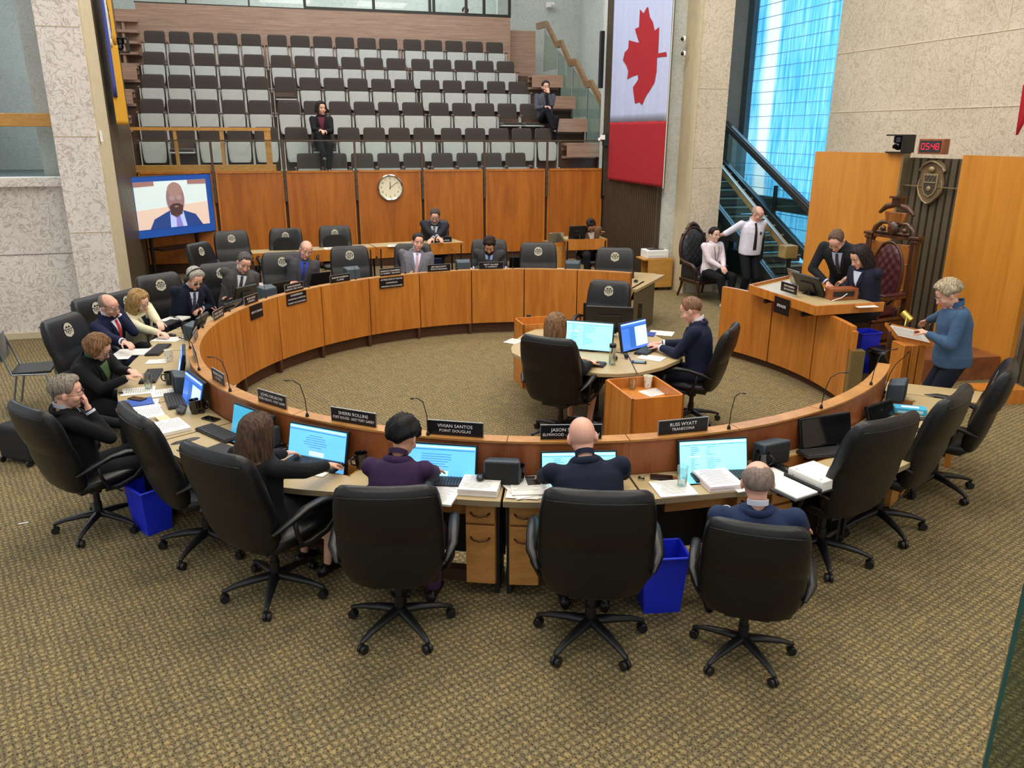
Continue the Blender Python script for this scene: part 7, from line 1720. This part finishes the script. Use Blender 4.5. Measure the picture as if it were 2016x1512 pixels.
seated('X', (857, 432), 'bearded officer with glasses in a dark suit at the back desk', 1.50, skin='pink', jacket='#262730', trousers='#1d1e25', shirt='#cdd2dd', tie='#5b5a56', glasses='#2a2230', hair=SHORT('#3a332f', '#5a524d', thick=.013, beard='#8c8681', front=42), hands=((845, 476, 1.04), (872, 476, 1.04)), pose=dict(lean=6, head=(10, 0, 0)), rz=184, open_v=.28, girth=1.2, sc=1.10, base=.25)
seated('Zz', (1161, 436), 'person with a hair bun and tan vest looking down at a monitor', 1.45, female=True, skin='tan', jacket='#6d5138', trousers='#1c1c20', shirt='#d9d2c8', hair=dict(kind='short', col='#1b1413', col2='#2c211e', thick=.012, bun=True, front=48, side=92), glasses='#2a2a2e', hands=((1150, 462, 1.12), (1175, 462, 1.12)), pose=dict(lean=10, head=(38, 0, 0)), rz=186, sc=1.05, base=.25)
# round table
seated('Y', (1094, 640), 'person with long light brown hair in a black jacket at the round table', 1.25, female=True, skin='light', jacket='#141416', trousers='#1a1a1e', hair=dict(kind='long', col='#5f432e', col2='#8a6746', len=.30, thick=.02, front=52, locks=36, flare=.15, tuck=.15, seed=9), hands=((1132, 708, .80), (1163, 716, .79)), pose=dict(lean=8, head=(10, 10, 0)), rz=-36, skirt=True)
seated('AA', (1366, 612), 'fair-haired person in a navy suit typing at the round table', 1.24, skin='pink', jacket='#1a2038', trousers='#161a2a', shirt='#e6eaf6', hair=SHORT('#6b4a36', '#8c6850', thick=.012, front=44, side=97), hands=((1300, 684, .80), (1303, 676, .80)), pose=dict(lean=18, head=(22, 0, 0)), rz=66, sc=1.05)
# presiding desk: person in the throne and the one leaning over the desk
pt = at(1696, 508, 1.56); a_ = radians(112); f = V((-sin(a_), cos(a_), 0)); loc = V((pt.x, pt.y, .30))-f*.12
person(loc, a_, 'dark-haired person in a navy coat seated in the throne holding a pen', female=True, skin='light', jacket='#1e2133', trousers='#17181f', shirt='#c9d6ea', hair=dict(kind='long', col='#171114', col2='#2a2024', len=.20, thick=.018, front=52, locks=30, flare=.12, seed=4), pose=dict(lean=12, head=(22, 8, 0), lh=W2L(loc, a_, at(1640, 556, 1.12), .84, 1.12), rh=W2L(loc, a_, at(1660, 562, 1.12), .84, 1.12), lcurl=.8, lgrip=True), seat=.46, open_v=.12, sc=1.12)
pt = at(1648, 478, 1.66); a_ = radians(140); f = V((-sin(a_), cos(a_), 0)); loc = V((pt.x, pt.y, .16))-f*.50
person(loc, a_, 'dark-suited person leaning over the presiding desk and pointing at papers', skin='pink', jacket='#24252a', trousers='#1b1b20', shirt='#c7d3ee', tie='#20232f', hair=SHORT('#5a463a', '#6d5748', thick=.007, front=30, side=96), pose=dict(lean=44, head=(12, 0, 0), rh=W2L(loc, a_, at(1628, 556, 1.12), .96, 1.12), lh=W2L(loc, a_, at(1665, 552, 1.15), 1.0, 1.12), rcurl=.3, lcurl=.7, feet=((-.12, -.15), (.12, -.1)), rpole=(1, -.2, 0), lpole=(-1, 0, 0)), standing=True, open_v=.26, sc=1.12)
# security guard, seated visitor, speaker at the lectern
pg = at(1474, 582, 0); a_ = radians(205)
pg = at(1483, 413, 1.70); pg.z = 0
gd, gi = person(pg, radians(192), 'security guard in white shirt and black tie standing by the stairs', skin='pink', jacket='#dcdcec', trousers='#15161d', tie='#16161c', glasses='#6b6259', hair=BALD('#a8998c'), jname='shirt', long_sleeve=False, pose=dict(lean=4, head=(26, -30, 0), rh=W2L(pg, radians(192), V((3.66, 14.62, 1.08))), lh=(-.10, -.20, .95), rcurl=.5, lcurl=.5, lpole=(-1, -.4, -.2), rpole=(.2, -.4, -1)), standing=True, sc=1.05, girth=1.12)
m = MB(); sp = gi['SP']; m.loft([superring(sp(0, 0, z), V((1, 0, 0)), V((0, 1, 0)), .178, .150, 24, 2.4) for z in (.025, .06)]); m.build('belt', BLKPL, gd)
for s in (-1, 1): m = MB(); m.box(tuple(sp(s*.15, -.01, .532)), (.11, .055, .014)); m.build('shoulder_board', BLKPL, gd)
m = MB(); m.box(tuple(gi['front'](-.09, .32, .004)), (.035, .006, .05)); m.build('badge', plain('badge_dark', '#3c3a4a', .4), gd)
pv = at(1409, 468, 1.20); pv.z = 0; a_ = radians(203)
gv, gvi = person(pv+V((0, .05, 0)), a_, 'young person in a white blouse with a lanyard seated in the carved armchair', female=True, skin='pale', jacket='#dccfd6', trousers='#121216', hair=dict(kind='short', col='#141013', col2='#221b1e', thick=.014, front=50, side=104, back=128, bun=False), glasses='#7a5b40', jname='blouse', long_sleeve=True, shoes='#d9d6cf', pose=dict(lean=2, head=(2, 0, 0), lh=(-.03, .26, .66), rh=(.03, .27, .66), lcurl=.8, rcurl=.8, feet=((-.08, .42), (.10, .52))), seat=.46, sc=1.06)
m = MB(); fr = gvi['front']; m.tube([fr(-.05, .44, .012), fr(-.035, .30, .012), fr(-.0, .12, .015)], .004, 5); m.tube([fr(.05, .44, .012), fr(.035, .30, .012), fr(.0, .12, .015)], .004, 5); m.build('lanyard', BLKPL, gv)
pb = at(1893, 585, 1.55); pb.z = 0; a_ = radians(76)
bw, bi = person(pb+V((.02, 0, 0)), a_, 'person with short grey-blond hair in a blue fleece reading at the lectern', female=True, skin='pink', jacket='#3f5876', trousers='#171b26', hair=dict(kind='short', col='#8a7a63', col2='#b7a78b', thick=.030, front=52, side=106, back=126), glasses='#b59a8a', jname='fleece', jrough=.95, pose=dict(lean=6, head=(28, 0, 0), lh=W2L(pb, a_, at(1822, 657, 1.20), s=1.03), rh=W2L(pb, a_, at(1812, 636, 1.12), s=1.03), lcurl=1.0, rcurl=.4, lgrip=True, lpole=(-1, -.9, -.6), rpole=(1, -.9, -.6)), standing=True, sc=1.03, girth=1.12)
# gallery visitors and the operator in the control room
def gal(px, py, row, label, **k):
    p = onb(px, py, ROWB[row]-.28); loc = V((p.x, p.y, ROWZ[row])); return person(loc, TH+pi, label, **k)
gal(633, 240, 4, 'dark-haired visitor in black and maroon with crossed legs in the gallery', female=True, skin='light', jacket='#17161a', trousers='#121216', shirt='#5e1f2e', hair=dict(kind='bob', col='#181215', col2='#2a1f22', len=.10, thick=.024, front=50, locks=26, flare=.2), pose=dict(lean=-4, head=(8, -25, 0), lh=(-.05, .26, .74), rh=(.05, .30, .76), lcurl=.8, rcurl=.7, feet=((-.06, .46), (.02, .56, .30))), open_v=.28, seat=.44, sc=1.1)
gal(1075, 188, 3, 'visitor with dark hair in a grey blazer resting chin on fist in the gallery', skin='light', jacket='#4b4c56', trousers='#17171d', shirt='#141418', hair=SHORT('#241b1c', '#33282a', thick=.018, beard='#4a3a34', back=132), glasses='#22222a', pose=dict(lean=0, head=(4, 0, 0), lh='face', rh=(.10, .28, .76), lcurl=1, lgrip=True, rcurl=.7, feet=((-.06, .42), (-.02, .52, .30))), open_v=.3, seat=.44, sc=1.06)
p = onb(916, 20, 23.9); loc = V((p.x, p.y, p.z-1.26)); person(loc, TH+pi, 'operator with headphones behind the glass of the control room', female=True, skin='pale', jacket='#8a9494', trousers='#22262a', shirt='#9aa6a6', hair=SHORT('#1c1a1b', '#2c2a2b', thick=.016, side=108), pose=dict(lean=4, head=(4, 0, 0)))
bake_queue()
